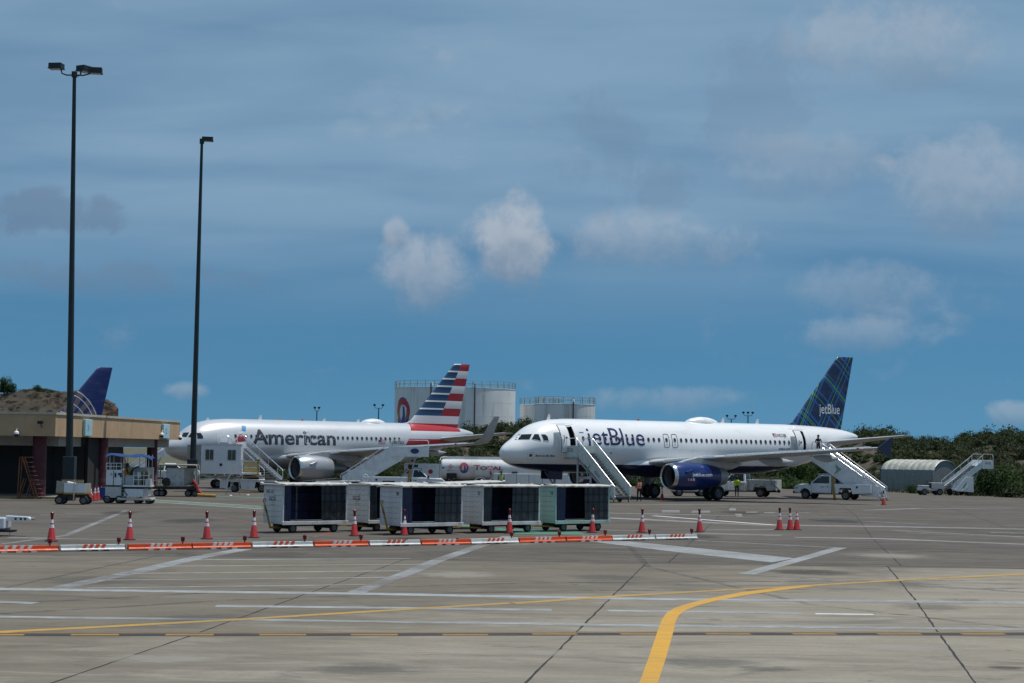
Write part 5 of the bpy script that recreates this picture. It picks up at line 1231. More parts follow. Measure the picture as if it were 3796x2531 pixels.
# ---------------------------------------------------------------- blue finned airliner behind the terminal: only its fin clears the roof
def un_fin(n, x, y, z):
    c = (.003, .013, .105, 1)
    # globe of pale meridians low on the leading edge side
    dx = n.math('SUBTRACT', x, 30.2); dz = n.math('SUBTRACT', z, 4.4); r = n.math('SQRT', n.math('ADD', n.math('MULTIPLY', dx, dx), n.math('MULTIPLY', dz, dz)))
    ang = n.math('ARCTAN2', dz, dx); spoke = n.math('GREATER_THAN', n.math('SINE', n.math('MULTIPLY', ang, 26.0)), -.2)
    inside = n.math('LESS_THAN', r, 5.55)
    c = n.mix(n.math('MULTIPLY', n.math('MULTIPLY', inside, spoke), .8), c, (.13, .095, .085))
    for rr_, w in ((2.6, .07), (3.9, .08), (4.85, .08), (5.4, .09)): c = n.mix(stripe(n, r, rr_, w), c, (.55, .55, .56))
    return c
UNc = dict(skin=paint('plain_white_airliner_paint', (.70, .71, .72), .3), fin=paint('deep_blue_globe_fin_paint', (.01, .02, .14), .45, coat=.1, build=un_fin, panel=False), fence=M_NAVY, tip='fence', eng=(11.35, 1.88, .98, 'short'), cowl=M_NAVY, blades=[(9, .3, 0)], dome=(18, 20.5, .3), beacon=13.2, zw=4.64, windows=[6.3+.5334*i for i in range(38)])
# fin tip trailing edge sits at photo (417, 1363); aircraft heading keeps the hull behind the terminal
Yf = 222.0; pf_ = atY(417, 1363, Yf); sc_ = pf_.z/12.05; hd = R(47)
un, UF = airliner('airliner', 'airliner with deep blue fin and pale globe lines behind the terminal roof', (pf_.x-37.1*math.cos(hd)*sc_, Yf-37.1*math.sin(hd)*sc_), hd, UNc)
un.scale = (sc_, sc_, sc_)
# ================================================================== STAIRS AND TRUCKS
M_TREAD = mat('ribbed_step_tread', (.22, .225, .23), .5, .4)
def sub(name, parent, loc=(0, 0, 0), rz=0):
    e = bpy.data.objects.new(name, None); COL.objects.link(e); e.parent = parent; e.location = loc; e.rotation_euler = (0, 0, rz); return e
def flight(par, xt, zt, xb, zb, w, n, panel=M_WHITE, rail=M_ALU, ph=.95, under=M_STEEL, plat=1.4, rails='full', dirx=1, platrail=True, sheet_h=.62):
    """stair flight in local x-z from (xt,zt) at the top to (xb,zb) at the bottom, platform beyond the top"""
    sg = 1 if xt > xb else -1
    d = Vector((xt-xb, 0, zt-zb)); L = d.length; u = d/L; up_ = Vector((-u.z*sg, 0, u.x*sg)) if True else None
    up_ = Vector((0, 0, 1))
    for i in range(n):
        t = (i+.5)/n; x = xb+(xt-xb)*t; z = zb+(zt-zb)*(i+1)/n
        MB().box(x-.15, x+.15, -w/2+.05, w/2-.05, z-.045, z).build('tread', M_TREAD, par)
    for s in (-1, 1):
        y = s*w/2
        MB().beam((xb, y, zb+.02), (xt, y, zt-.05), .06, .26).build('stringer', panel, par)
        q = [(xb, zb+.1), (xt, zt+.0), (xt, zt+sheet_h), (xb+sg*.1, zb+.1+sheet_h)]
        MB().prism(q, 'y', y-.015+s*.035, y+.015+s*.035).build('side_panel', panel, par)
        hr = ph
        MB().tube([(xb-sg*.05, y+s*.05, zb+.25), (xb-sg*.05, y+s*.05, zb+hr-.1), (xb+sg*.1, y+s*.05, zb+hr), (xt, y+s*.05, zt+hr), ], .035, 8).build('handrail', rail, par, smooth=True)
        MB().tube([(xb+sg*.08, y+s*.055, zb+sheet_h+.12), (xt, y+s*.055, zt+sheet_h+.02)], .025, 6).build('handrail', rail, par, smooth=True)
        for k in range(4):
            t = (k+.5)/4; x = xb+(xt-xb)*t; z = zb+(zt-zb)*t
            MB().beam((x, y+s*.05, z+.1), (x, y+s*.05, z+hr), .03).build('baluster', rail, par)
    # platform
    xp = xt+sg*plat
    MB().box(min(xt, xp), max(xt, xp), -w/2-.05, w/2+.05, zt-.12, zt).build('platform', panel, par)
    for s in (-1, 1):
        y = s*(w/2+.06)
        MB().box(min(xt, xp), max(xt, xp), y-.02, y+.02, zt-.3, zt+.55).build('platform_panel', panel, par, bevel=.01)
        if platrail: MB().tube([(xt+sg*.02, y, zt+.5), (xt+sg*.04, y, zt+1.0), (xt+sg*.14, y, zt+1.1), (xp-sg*.14, y, zt+1.1), (xp-sg*.04, y, zt+1.0), (xp-sg*.02, y, zt+.5)], .03, 8).build('platform_rail', rail, par, smooth=True)
    MB().box(min(xp, xp+sg*.10), max(xp, xp+sg*.10), -w/2-.02, w/2+.02, zt-.14, zt+.02).build('bumper', M_BLACK, par)

def swoosh(parent, pts, ax, off, name='green_mark'):
    MB().prism(pts, ax, off-.006, off+.006).build(name, M_GREENLOGO, parent)

def pickup(t, wb, cabx, roof=1.98, w=2.0, body=M_TRUCK, dually=False, glass=M_GLASS, near=1):
    """front half of a pickup; origin under the rear axle, +x forwards; cabx = back of cab"""
    hw = w/2; fx = wb+.98; r = .39
    arch = [(wb+.52*math.cos(R(a)), .40+.52*math.sin(R(a))) for a in range(0, 181, 20)]
    lo = [(fx, .52), (fx+.02, .80), (fx-.02, 1.06), (wb+.72, 1.19), (wb-.35, 1.26), (cabx, 1.28), (cabx, .50), (wb-.52, .50)]+arch[::-1][1:-1]+[(wb+.52, .50)]
    b = sub('cab', t)
    MB().prism(lo, 'y', -hw, hw).build('lower_body', body, b, bevel=.045)
    x0, x1, x2, x3 = wb-.36, wb-1.12, cabx+.12, cabx+.02
    rings = []
    for x, z, hy in ((x0, 1.26, hw-.08), (x1, roof-.02, hw-.24), (x2, roof, hw-.24), (x3, 1.26, hw-.06)): pass
    top = [(x0, -hw+.07, 1.25), (x0, hw-.07, 1.25), (x3, hw-.05, 1.25), (x3, -hw+.05, 1.25), (x1, -hw+.26, roof), (x1, hw-.26, roof), (x2, hw-.24, roof), (x2, -hw+.24, roof)]
    MB().add(top, [(3, 2, 1, 0), (4, 5, 6, 7), (0, 1, 5, 4), (1, 2, 6, 5), (2, 3, 7, 6), (3, 0, 4, 7)]).build('roof', body, b, bevel=.06)
    T = [Vector(p) for p in top]
    def pane(name, a, c, d_, e, ins, out):
        P = [T[i] for i in (a, c, d_, e)]; cen = sum(P, Vector())/4; nrm = (P[1]-P[0]).cross(P[2]-P[0]).normalized()
        if nrm.dot(cen-Vector((cabx+.9, 0, 1.5))) < 0: nrm = -nrm
        MB().sheet([cen+(p-cen)*ins+nrm*out for p in P]).build(name, glass, b)
    pane('windscreen', 0, 1, 5, 4, .86, .012); pane('rear_window', 2, 3, 7, 6, .8, .012)
    for s, (a, c, d_, e) in ((1, (1, 2, 6, 5)), (-1, (3, 0, 4, 7))):
        pane('side_window', a, c, d_, e, .80, .014)
        MB().beam((wb-1.18, s*(hw-.15), 1.3), (wb-1.25, s*(hw-.22), roof-.1), .05).build('pillar', body, b)
        y = s*(hw+.004)
        for q in ([(wb-.52, 1.2), (wb-.56, .56)], [(cabx+.18, 1.22), (cabx+.18, .56)], [(wb-.56, .56), (cabx+.18, .56)]):
            MB().beam((q[0][0], y, q[0][1]), (q[1][0], y, q[1][1]), .012, .012).build('door_gap', M_BLACK, b)
        MB().box(cabx+.25, cabx+.42, y-.02, y+.02, 1.02, 1.07).build('door_handle', M_BLACK, b)
        MB().box(wb-.52, wb-.36, s*(hw+.03)-.11*(s < 0), s*(hw+.03)+.11*(s > 0), 1.22, 1.44).build('mirror', M_BLACK, b, bevel=.02)
        MB().box(fx-.10, fx+.025, s*.62-.17, s*.62+.17, .82, 1.02).build('headlight', mat('headlight_lens', (.5, .5, .5), .15), b, bevel=.02)
        MB().box(fx-.32, fx-.1, y-.006, y+.006, .86, .96).build('side_marker', mat('amber_lens', (.45, .15, .02), .3), b)
        MB().tube([(wb+.52*math.cos(R(a)), y, .40+.52*math.sin(R(a))) for a in range(0, 181, 18)], .03, 6).build('arch_lip', body, b)
        wheel('wheel', t, (wb, s*(hw-.16), r), r, .26); wheel('wheel', t, (0, s*(hw-.16), r), r, .26)
    MB().box(wb+.2, wb+.75, -hw+.25, hw-.25, 1.15, 1.24).build('bonnet_bulge', body, b, bevel=.05)
    MB().box(fx, fx+.03, -.44, .44, .76, 1.02).build('grille', M_BLACK, b); MB().box(fx-.05, fx+.14, -hw+.02, hw-.02, .45, .68).build('front_bumper', M_BLACK, b, bevel=.04)
    MB().box(-1.2, wb+.4, -.42, .42, .42, .60).build('chassis', M_DARKSTEEL, t)
    MB().box(-.12, .12, -hw+.2, hw-.2, .3, .48).build('axle', M_DARKSTEEL, t); MB().box(wb-.12, wb+.12, -hw+.2, hw-.2, .3, .48).build('axle', M_DARKSTEEL, t)
    for s in (-1, 1): MB().beam((wb-.5, s*(hw-.3), .46), (cabx, s*(hw-.3), .46), .08).build('sill', M_DARKSTEEL, t)
    return b
def stair_truck(label, loc, rz, wb, top, bot, cabx, mark=True, logo=False, rails=True, plat=1.75):
    t = thing('stair_truck', label, 'stair truck', loc, rz)
    pickup(t, wb, cabx)
    hw = 1.0
    # long box body behind the cab with cut-out over the wheel
    for s in (-1, 1):
        arch = [(-.62, .50), (-.50, .98), (.50, .98), (.62, .50)]
        MB().prism([(-2.25, .62), (-2.2, 1.30), (cabx-.12, 1.30), (cabx-.12, .50), *arch[::-1]], 'y', s*(hw-.06), s*(hw+.02)).build('body_side', M_TRUCK, t, bevel=.02)
    MB().box(-2.2, cabx-.14, -hw+.06, hw-.06, .92, 1.26).build('deck', M_DARKSTEEL, t); MB().box(-2.22, -2.14, -hw+.05, hw-.05, .62, 1.28).build('tail_panel', M_TRUCK, t)
    for s in (-1, 1):
        MB().box(-1.1, -.95, s*(hw+.03)-.01, s*(hw+.03)+.01, .98, 1.14).build('filler_cap', M_BLACK, t)
        MB().beam((cabx-.35, s*(hw+.06), .08), (cabx-.12, s*(hw+.06), 1.95), .16, .14, up=(0, 1, 0)).build('yellow_jack', M_YELLOW, t)
        MB().cyl((cabx-.36, s*(hw+.06), 0), (cabx-.36, s*(hw+.06), .08), .14).build('jack_foot', M_DARKSTEEL, t)
        MB().beam((cabx-.2, s*.5, 1.0), (cabx+.35, s*.5, top[1]-.3), .10).build('lift_ram', M_STEEL, t)
        MB().beam((cabx-.9, s*.6, 1.25), (cabx-.2, s*.6, 2.0), .09).build('brace', M_STEEL, t)
        # deep side skirt of the flight
        n = 1
        MB().prism([(bot[0]+.2, bot[1]+.05), (bot[0]+1.5, bot[1]+.05), (top[0]+.75, top[1]-.62), (top[0]+1.1, top[1]-.25), (top[0], top[1]-.02)], 'y', s*.70-.012, s*.70+.012).build('side_skirt', M_WHITE, t)
    MB().box(cabx+.1, wb-.9, -.6, .6, 1.99, 2.12).build('cab_guard', M_STEEL, t, bevel=.03)
    st = sub('stairs', t)
    flight(st, top[0], top[1], bot[0], bot[1], 1.35, 16, plat=plat)
    MB().box(bot[0]-.25, bot[0]+.25, -.75, .75, bot[1]-.05, bot[1]+.03).build('bottom_step', M_ALU, st)
    for s in (-1, 1):
        MB().beam((bot[0]+.05, s*.6, bot[1]), (bot[0]-.15, s*.6, .03), .05).build('foot', M_DARKSTEEL, st)
    if mark:
        for s in (-1, 1):
            x, z = top[0]-1.4, top[1]-1.25; m = MB().prism([(x+.25, z+.55), (x+.12, z+.05), (x+.38, z-.30), (x-.30, z+.10)], 'y', s*.752-.004, s*.752+.004); m.build('green_star_mark', M_GREENLOGO, st)
    if logo:
        for s in (-1, 1): pass
        lettering('lettering', 'GCG', M_INK, t, (cabx+.95, 1.012, .98), (-1, 0, 0), (0, 0, 1), height=.12, bold=.01)
        lettering('lettering', 'GCG', M_INK, t, (cabx+.55, -1.012, .98), (1, 0, 0), (0, 0, 1), height=.12, bold=.01)
    return t
# rear door of the white airliner: truck nose points at the aircraft (left), stairs come down to the right
stair_truck('white pickup stair truck at the rear door of the white airliner', (27.9, 153.1, 0), R(146.6), 3.55, (2.15, 3.62), (-2.85, .28), 1.25, logo=True, plat=.95)
# rear door of the silver airliner: truck faces right
t = stair_truck('white stair truck under the striped tail of the silver airliner', (-10.25, 157.5, 0), R(4), 3.75, (.3, 3.32), (-4.0, .55), 1.9, mark=False, plat=3.05)
bd = MB().lathe([(-.008, .01), (-.008, .36), (.008, .36), (.008, .01)], (0, 0, 0), 'y', 24).build('oval_badge', mat('dark_blue_badge', (.02, .04, .14), .4), t)
bd.location = (2.15, -.78, 3.5); bd.scale = (1, 1, .62)

# front door of the white airliner: towable stairs square to the hull
port = Vector((math.sin(R(35.745)), -math.cos(R(35.745)), 0)); dax = Vector((math.cos(R(35.745)), math.sin(R(35.745)), 0)); N0 = Vector((-.72, 138.44, 0))
p = N0+dax*5.12+port*1.95
ts = thing('passenger_stairs', 'towable white passenger stairs at the open front door of the white airliner', 'stairs', p, math.atan2(port.y, port.x))
flight(ts, 1.75, 3.52, 6.1, .28, 1.40, 17, panel=mat('pale_green_white_panel', (.55, .60, .58), .4, dirt=GRIME, dirt_amt=.2), plat=1.40, ph=.98, sheet_h=.80)
for s in (-1, 1):
    MB().box(.2, .42, s*.62-.06, s*.62+.06, .35, 3.3).build('mast', M_STEEL, ts) if False else None
    MB().cyl((1.55, s*.6, .25), (1.55, s*.6, 3.35), .085, n=10).build('support_leg', M_STEEL, ts, smooth=True)
    MB().beam((1.3, s*.55, 3.2), (5.4, s*.55, .42), .08, .16).build('chassis_beam', M_STEEL, ts)
    MB().beam((1.5, s*.6, .35), (5.9, s*.6, .35), .10, .12).build('base_rail', M_STEEL, ts)
    wheel('wheel', ts, (4.9, s*.72, .24), .24, .15); wheel('wheel', ts, (1.9, s*.72, .24), .24, .15)
    MB().cyl((5.95, s*.68, 0), (5.95, s*.68, .4), .04).build('jack', M_DARKSTEEL, ts)
    MB().prism([(2.75, 2.15), (3.0, 2.55), (3.32, 2.75), (2.96, 2.2), (3.05, 1.72)], 'y', s*.758-.005, s*.758+.005).build('green_star_mark', M_GREENLOGO, ts)
    MB().prism([(5.25, .55), (5.45, .92), (5.7, 1.05), (5.5, .62)], 'y', s*.758-.005, s*.758+.005).build('green_star_mark', M_GREENLOGO, ts)
MB().beam((1.5, -.6, .9), (1.5, .6, .9), .10, .14).build('cross_beam', M_STEEL, ts)
MB().box(1.5, 1.62, -.6, .6, 1.6, 1.8).build('cross_plate', M_STEEL, ts)
u_ = Vector((6.1-1.75, 0, .28-3.52)).normalized(); v_ = Vector((-u_.z, 0, u_.x))
lettering('lettering', 'GCG', M_INK, ts, (3.75, -.762, 2.12), u_, v_, height=.24, bold=.012)
lettering('lettering', 'GCG', mat('teal_lettering', (.04, .14, .16), .5, var=0), ts, (.42, -.785, 3.62), (1, 0, 0), (0, 0, 1), height=.27, bold=.012)
MB().box(.15, 1.72, -.80, -.765, 3.05, 3.22).build('hinge_panel', M_STEEL, ts)

# towable stairs parked by the scrub on the right (rises to the right)
pr_ = gnd(3535, 1836); t = thing('passenger_stairs', 'white passenger stairs parked by the scrub next to the arched shed', 'stairs', (pr_.x, pr_.y, 0), R(24))
flight(t, 2.75, 2.85, -.75, .55, 1.5, 13, plat=1.3, sheet_h=.42)
MB().prism([(-.55, .5), (.75, 1.75), (1.65, 1.75), (1.7, .32), (-.3, .42)], 'y', -.86, -.82).build('side_cover', M_TRUCK, t, bevel=.01)
MB().prism([(-.55, .5), (.75, 1.75), (1.65, 1.75), (1.7, .32), (-.3, .42)], 'y', .82, .86).build('side_cover', M_TRUCK, t, bevel=.01)
MB().prism([(.35, .75), (.9, 1.4), (.65, .6)], 'y', -.872, -.862).build('green_star_mark', M_GREENLOGO, t)
MB().prism([(.35, .45), (.75, .85), (1.0, .85), (.65, .45)], 'y', -.90, -.865).build('fender', M_WHITE, t)
MB().box(-.3, 1.9, -.7, .7, .35, .48).build('chassis', M_DARKSTEEL, t)
for x in (.0, 1.3):
    for s in (-1, 1): wheel('wheel', t, (x, s*.6, .30), .30, .2)
MB().beam((1.6, -.5, .45), (2.6, -.5, 2.65), .1).build('support', M_STEEL, t); MB().beam((1.6, .5, .45), (2.6, .5, 2.65), .1).build('support', M_STEEL, t)
lettering('lettering', 'GCG', M_INK, t, (3.05, -.845, 3.0), (1, 0, 0), (0, 0, 1), height=.22, bold=.012)

# small tug parked in front of it
pt_ = gnd(3448, 1835); t = thing('baggage_tug', 'small white baggage tug parked left of the stairs by the shed', 'tug', (pt_.x, pt_.y, 0), R(188))
MB().prism([(-.95, .45), (-.95, .62), (.25, .62), (.35, .85), (1.0, .80), (1.12, .6), (1.12, .42)], 'y', -.55, .55).build('body', M_GREYWHITE, t, bevel=.04)
MB().box(-1.2, .0, -.6, .6, .62, 1.12).build('rear_box', M_GREYWHITE, t, bevel=.02); MB().box(-1.25, .02, -.63, .63, 1.12, 1.18).build('rear_lid', M_WHITE, t)
MB().box(.3, 1.05, -.56, .56, .8, .93).build('bonnet', M_GREYWHITE, t, bevel=.05); MB().box(.05, .3, -.35, .35, .6, .75).build('seat', M_BLACK, t); MB().box(.02, .1, -.35, .35, .7, 1.15).build('seat_back', M_BLACK, t)
MB().tube([(.45, .15, .85), (.3, .15, 1.2)], .025, 6).build('steering_column', M_BLACK, t); MB().tube([(.3+.16*math.cos(a)*.4, .15+.16*math.sin(a), 1.2+.16*math.cos(a)*.9) for a in [2*PI*k/14 for k in range(14)]], .018, 6, True).build('steering_wheel', M_BLACK, t)
for x in (.75, -.75):
    for s in (-1, 1): wheel('wheel', t, (x, s*.5, .32), .32, .2)
MB().box(.55, .95, -.5, .5, .93, 1.0).build('load', M_DARKSTEEL, t)

# utility pickup with open driver door
pu = gnd(2795, 1842); ut = thing('utility_pickup', 'white utility pickup with an open door behind the blue engine', 'pickup', (21.6, 159.4, 0), R(158))
pickup(ut, 3.6, 1.25, roof=2.02)
for s in (-1, 1):
    MB().prism([(-1.35, .62), (-1.35, 1.48), (1.15, 1.48), (1.15, .55), (.62, .55), (.45, .95), (-.45, .95), (-.62, .55)], 'y', s*.72, s*1.04).build('service_bin', M_GREYWHITE, ut, bevel=.025)
    for x in (-1.0, -.35, .35): MB().box(x-.26, x+.26, s*1.042-.006, s*1.042+.006, 1.0, 1.38).build('bin_door', M_GREYWHITE, ut); MB().box(x-.04, x+.04, s*1.05-.01, s*1.05+.01, 1.05, 1.12).build('latch', M_BLACK, ut)
    for z in (.7, .95, 1.2, 1.45): MB().beam((1.02, s*1.07, z), (1.16, s*1.07, z), .03).build('ladder_rung', M_STEEL, ut)
    for x in (1.0, 1.18): MB().beam((x, s*1.07, .6), (x, s*1.07, 1.6), .03).build('ladder_rail', M_STEEL, ut)
MB().box(-1.35, 1.15, -.72, .72, .7, .85).build('bed_floor', M_DARKSTEEL, ut); MB().box(-1.4, -1.32, -.9, .9, .55, 1.45).build('tailgate', M_GREYWHITE, ut)
MB().tube([(1.0, -.8, 1.5), (-.9, -.8, 1.56)], .07, 6).build('pipe_rack', M_DARKSTEEL, ut)
MB().tube([(-.95, 1.08, 1.5), (-1.3, 1.1, 1.05), (-1.6, 1.1, .75), (-1.65, 1.1, .6)], .05, 6).build('hose', mat('green_hose', (.05, .12, .10), .6), ut)
MB().lathe([(-.05, .15), (.05, .15)], (-1.65, 1.1, .55), 'y', 14, True, True).build('hose_reel', M_DARKSTEEL, ut)
# the open driver door, swung out
d = sub('open_door', ut, (2.72, 1.02, 0), R(-62))
MB().box(-1.15, 0, -.02, .06, .55, 1.26).build('door_skin', M_TRUCK, d, bevel=.02); MB().prism([(-1.1, 1.26), (-.35, 1.26), (-.75, 1.86), (-1.08, 1.86)], 'y', 0, .03).build('door_glass', M_GLASS, d)

# ================================================================== FUEL TRAILER
tx = gnd(1885, 1840); Yt = 173.0
p0, p1 = atY(1636, 1705, Yt), atY(2190, 1705, Yt)
ft_ = thing('fuel_trailer', 'long white fuel trailer with red lettering behind the white nose', 'fuel trailer', (p0.x, Yt, 0), 0)
Lt = p1.x-p0.x; zc0, rv, rh = 1.86, .98, 1.15
M_TANKER = mat('glossy_white_tank', (.74, .74, .74), .3, coat=.5, var=.04, dirt=(.3, .22, .15), dirt_amt=.35, dscale=.5, streak=(1, 1, .3))
ringpts = lambda x, k: [(x, rh*k*math.copysign(abs(math.sin(2*PI*i/40))**.8, math.sin(2*PI*i/40)), zc0+rv*k*math.copysign(abs(math.cos(2*PI*i/40))**.8, math.cos(2*PI*i/40))) for i in range(40)]
MB().loft([ringpts(x, k) for x, k in ((0, .80), (.06, .93), (.2, 1), (Lt-.2, 1), (Lt-.06, .93), (Lt, .8))]).build('tank', M_TANKER, ft_, smooth=True, angle=50)
MB().box(.1, Lt-.1, -.42, -.36, zc0+rv-.08, zc0+rv+.22).build('spill_rail', M_TANKER, ft_); MB().box(.1, Lt-.1, .36, .42, zc0+rv-.08, zc0+rv+.22).build('spill_rail', M_TANKER, ft_)
for x in (1.2, 4.5, 8.0, 11.0): MB().lathe([(0, .28), (.12, .28), (.16, .2)], (x, 0, zc0+rv-.02), 'z', 14, True, True).build('hatch', M_STEEL, ft_)
MB().tube([(-.1, -.8, .5), (-.1, -.8, 2.7), (.0, -.5, 2.95), (.6, -.4, 3.0)], .035, 6).build('ladder_rail', M_STEEL, ft_)
ty = lambda z: -rh*(max(0, 1-(abs(z-zc0)/rv)**2.5))**(1/2.5)-.02
def tanker_text(txt, x0, x1, z0, cap, m, bold=0.):
    me = text_mesh(txt, 1, bold); c_ = [v.co.x for v in me.vertices]; a0, a1 = min(c_), max(c_)
    for v in me.vertices: x = x0+(v.co.x-a0)/(a1-a0)*(x1-x0); z = z0+v.co.y*cap/.73; v.co = (x, ty(z), z)
    return link('lettering', me, m, ft_)
M_TRED = mat('red_tank_lettering', (.36, .05, .05), .45, var=.1)
k_ = lambda u: (u-1636)/6900*Yt
tanker_text('T', k_(1757), k_(1781), 1.86, .44, M_TRED, .03); tanker_text('OTAL', k_(1781), k_(1865), 1.86, .34, M_TRED, .03)
e = sub('emblem', ft_); swirl(e, lambda x, y: (k_(1721)+x*.46, ty(2.0+y*.46)-.012, 2.0+y*.46), 1.1)
dm = [(k_(1672)+a*.24, 2.12+b2*.24) for a, b2 in ((0, 1), (1, 0), (0, -1), (-1, 0))]; di = [(k_(1672)+a*.19, 2.12+b2*.19) for a, b2 in ((0, 1), (1, 0), (0, -1), (-1, 0))]
MB().sheet([(x, ty(z)-.004, z) for x, z in dm]).build('hazard_diamond', M_TRED, ft_); MB().sheet([(x, ty(z)-.010, z) for x, z in di]).build('hazard_diamond_inner', M_FLAGW, ft_); MB().sheet([(k_(1672)+(x-k_(1672))*.6, ty(z)-.016, 2.12+(z-2.12)*.6) for x, z in di]).build('hazard_flame', M_TRED, ft_)
tanker_text('JET A1', k_(1660), k_(1684), 1.72, .09, M_TRED, .03)
for a in (1640, 1645.5): MB().box(k_(a), k_(a)+.1, ty(2.0)-.02, ty(2.0)+.1, 1.95, 2.05).build('small_placard', M_BLACK, ft_)
MB().box(k_(1898), k_(1918), -rh-.06, -rh+.1, 1.62, 1.72).build('placard', M_BLACK, ft_)
MB().box(k_(1830), Lt-.1, -rh-.08, -rh+.3, .62, 1.55).build('cabinet', M_TANKER, ft_, bevel=.03)
for a in (1870, 1915, 1960, 2010): MB().box(k_(a)-.015, k_(a)+.015, -rh-.09, -rh-.07, .68, 1.5).build('cabinet_gap', M_BLACK, ft_)
for a in (1820, 2012): MB().box(k_(a)-.06, k_(a)+.06, -rh-.14, -rh-.05, 1.35, 1.75).build('red_bottle', M_RED, ft_)
MB().box(.1, Lt-.3, -.5, .5, .62, .95).build('chassis', M_DARKSTEEL, ft_)
MB().box(k_(1658), k_(1695), -rh-.05, -.3, .7, 1.52).build('pump_bay', M_BLACK, ft_, bevel=.05)
for i in range(7): MB().cyl((k_(1662)+.12*i, -rh-.08, .85+.08*(i % 3)), (k_(1662)+.12*i, -rh+.1, .85+.08*(i % 3)), .05, n=8).build('valve', M_STEEL if i % 2 else M_DARKSTEEL, ft_)
for cxw in (k_(1782), k_(1782)+1.35):
    MB().tube([(cxw+.62*math.cos(R(a)), -rh-.02, .52+.62*math.sin(R(a))) for a in range(0, 181, 12)], .05, 6).build('mudguard', M_WHITE, ft_)
    for s in (-1, 1): wheel('wheel', ft_, (cxw, s*(rh-.2), .52), .52, .3)
    MB().cyl((cxw, -rh+.2, .52), (cxw, rh-.2, .52), .08).build('axle', M_DARKSTEEL, ft_)
for s in (-1, 1): wheel('wheel', ft_, (Lt-1.2, s*(rh-.2), .5), .5, .3)

# hydrant cart panel behind the silver tail stairs
pf2 = atY(1500, 1722, 180); q2 = atY(1652, 1722, 180)
t = thing('hydrant_truck', 'white pump panel truck behind the stair truck at the striped tail', 'fuel truck', (pf2.x, 180, 0))
w2 = q2.x-pf2.x
MB().box(0, w2, -.9, .9, .75, 2.3).build('panel_body', M_TRUCK, t, bevel=.04)
MB().box(w2*.10, w2*.34, -.93, -.89, 1.75, 2.2).build('window', M_GLASS, t); MB().box(w2*.52, w2*.78, -.94, -.89, 2.0, 2.28).build('sign_board', M_WHITE, t)
for x in (.05, .37, .62): MB().cyl((w2*x+.1, -.95, 1.55), (w2*x+.1, -.8, 1.55), .22, n=14).build('red_reel', M_RED, t)
MB().box(.0, w2, -.8, .8, .5, .75).build('chassis', M_DARKSTEEL, t)
for x in (.7, w2-.7):
    for s in (-1, 1): wheel('wheel', t, (x, s*.8, .42), .42, .28)

# low white belt loader by the silver engine
pb = atY(1180, 1790, 152); bl = thing('belt_loader', 'low white belt loader with a conveyor and railing under the silver wing', 'belt loader', (atY(1150, 1790, 150).x, 150, 0), R(6))
Lb = (1385-1150)/6900*150
MB().prism([(0, .3), (.1, .75), (.5, 1.0), (Lb*.78, 1.05), (Lb*.98, .72), (Lb, .3)], 'y', -.9, .9).build('body', M_GREYWHITE, bl, bevel=.03)
MB().prism([(Lb*.15, .62), (Lb*.22, .98), (Lb*.62, .99), (Lb*.56, .62)], 'y', -.93, -.905).build('side_panel', M_TRUCK, bl); MB().prism([(Lb*.60, .62), (Lb*.66, .98), (Lb*.80, .98), (Lb*.90, .62)], 'y', -.93, -.905).build('dark_panel', M_BLACK, bl)
lettering('lettering', 'GCG', M_INK, bl, (Lb*.36, -.936, .70), (1, 0, 0), (0, 0, 1), height=.22, bold=.03)
MB().prism([(-.6, .95), (Lb*.5, 1.25), (Lb*.5, 1.12), (-.6, .82)], 'y', -.3, .5).build('conveyor', M_DARKSTEEL, bl); MB().prism([(-.55, 1.0), (Lb*.42, 1.27), (Lb*.42, 1.25), (-.55, .98)], 'y', -.36, -.30).build('conveyor_edge', M_ALU, bl)
for x in (Lb*.60, Lb*.72, Lb*.97): MB().tube([(x, -.85, 1.0), (x, -.85, 1.85 if x < Lb*.9 else 1.6)], .04, 6).build('rail_post', M_WHITE, bl)
MB().beam((Lb*.58, -.85, 1.86), (Lb*.99, -.85, 1.64), .06, .16).build('top_rail', M_WHITE, bl); MB().beam((Lb*.58, .6, 1.86), (Lb*.99, .6, 1.64), .06, .16).build('top_rail', M_WHITE, bl)
MB().tube([(Lb*.86+.22*math.cos(a), -.6, 1.3+.3*math.sin(a)) for a in [2*PI*k/16 for k in range(16)]], .025, 6, True).build('hoop', M_WHITE, bl)
for x in (Lb*.16, Lb*.84):
    for s in (-1, 1): wheel('wheel', bl, (x, s*.78, .33), .33, .22)
p = atY(1160, 1765, 148.5); t = thing('traffic_cone', 'small green cone standing beside the belt loader', 'cone', (p.x, p.y, 0))
MB().lathe([(.02, .16), (.03, .12), (.95, .035), (.97, .0)], (0, 0, 0), 'z', 16).build('body', mat('green_cone', (.10, .32, .24), .5), t, smooth=True); MB().box(-.2, .2, -.2, .2, 0, .035).build('base', M_RUBBER, t)

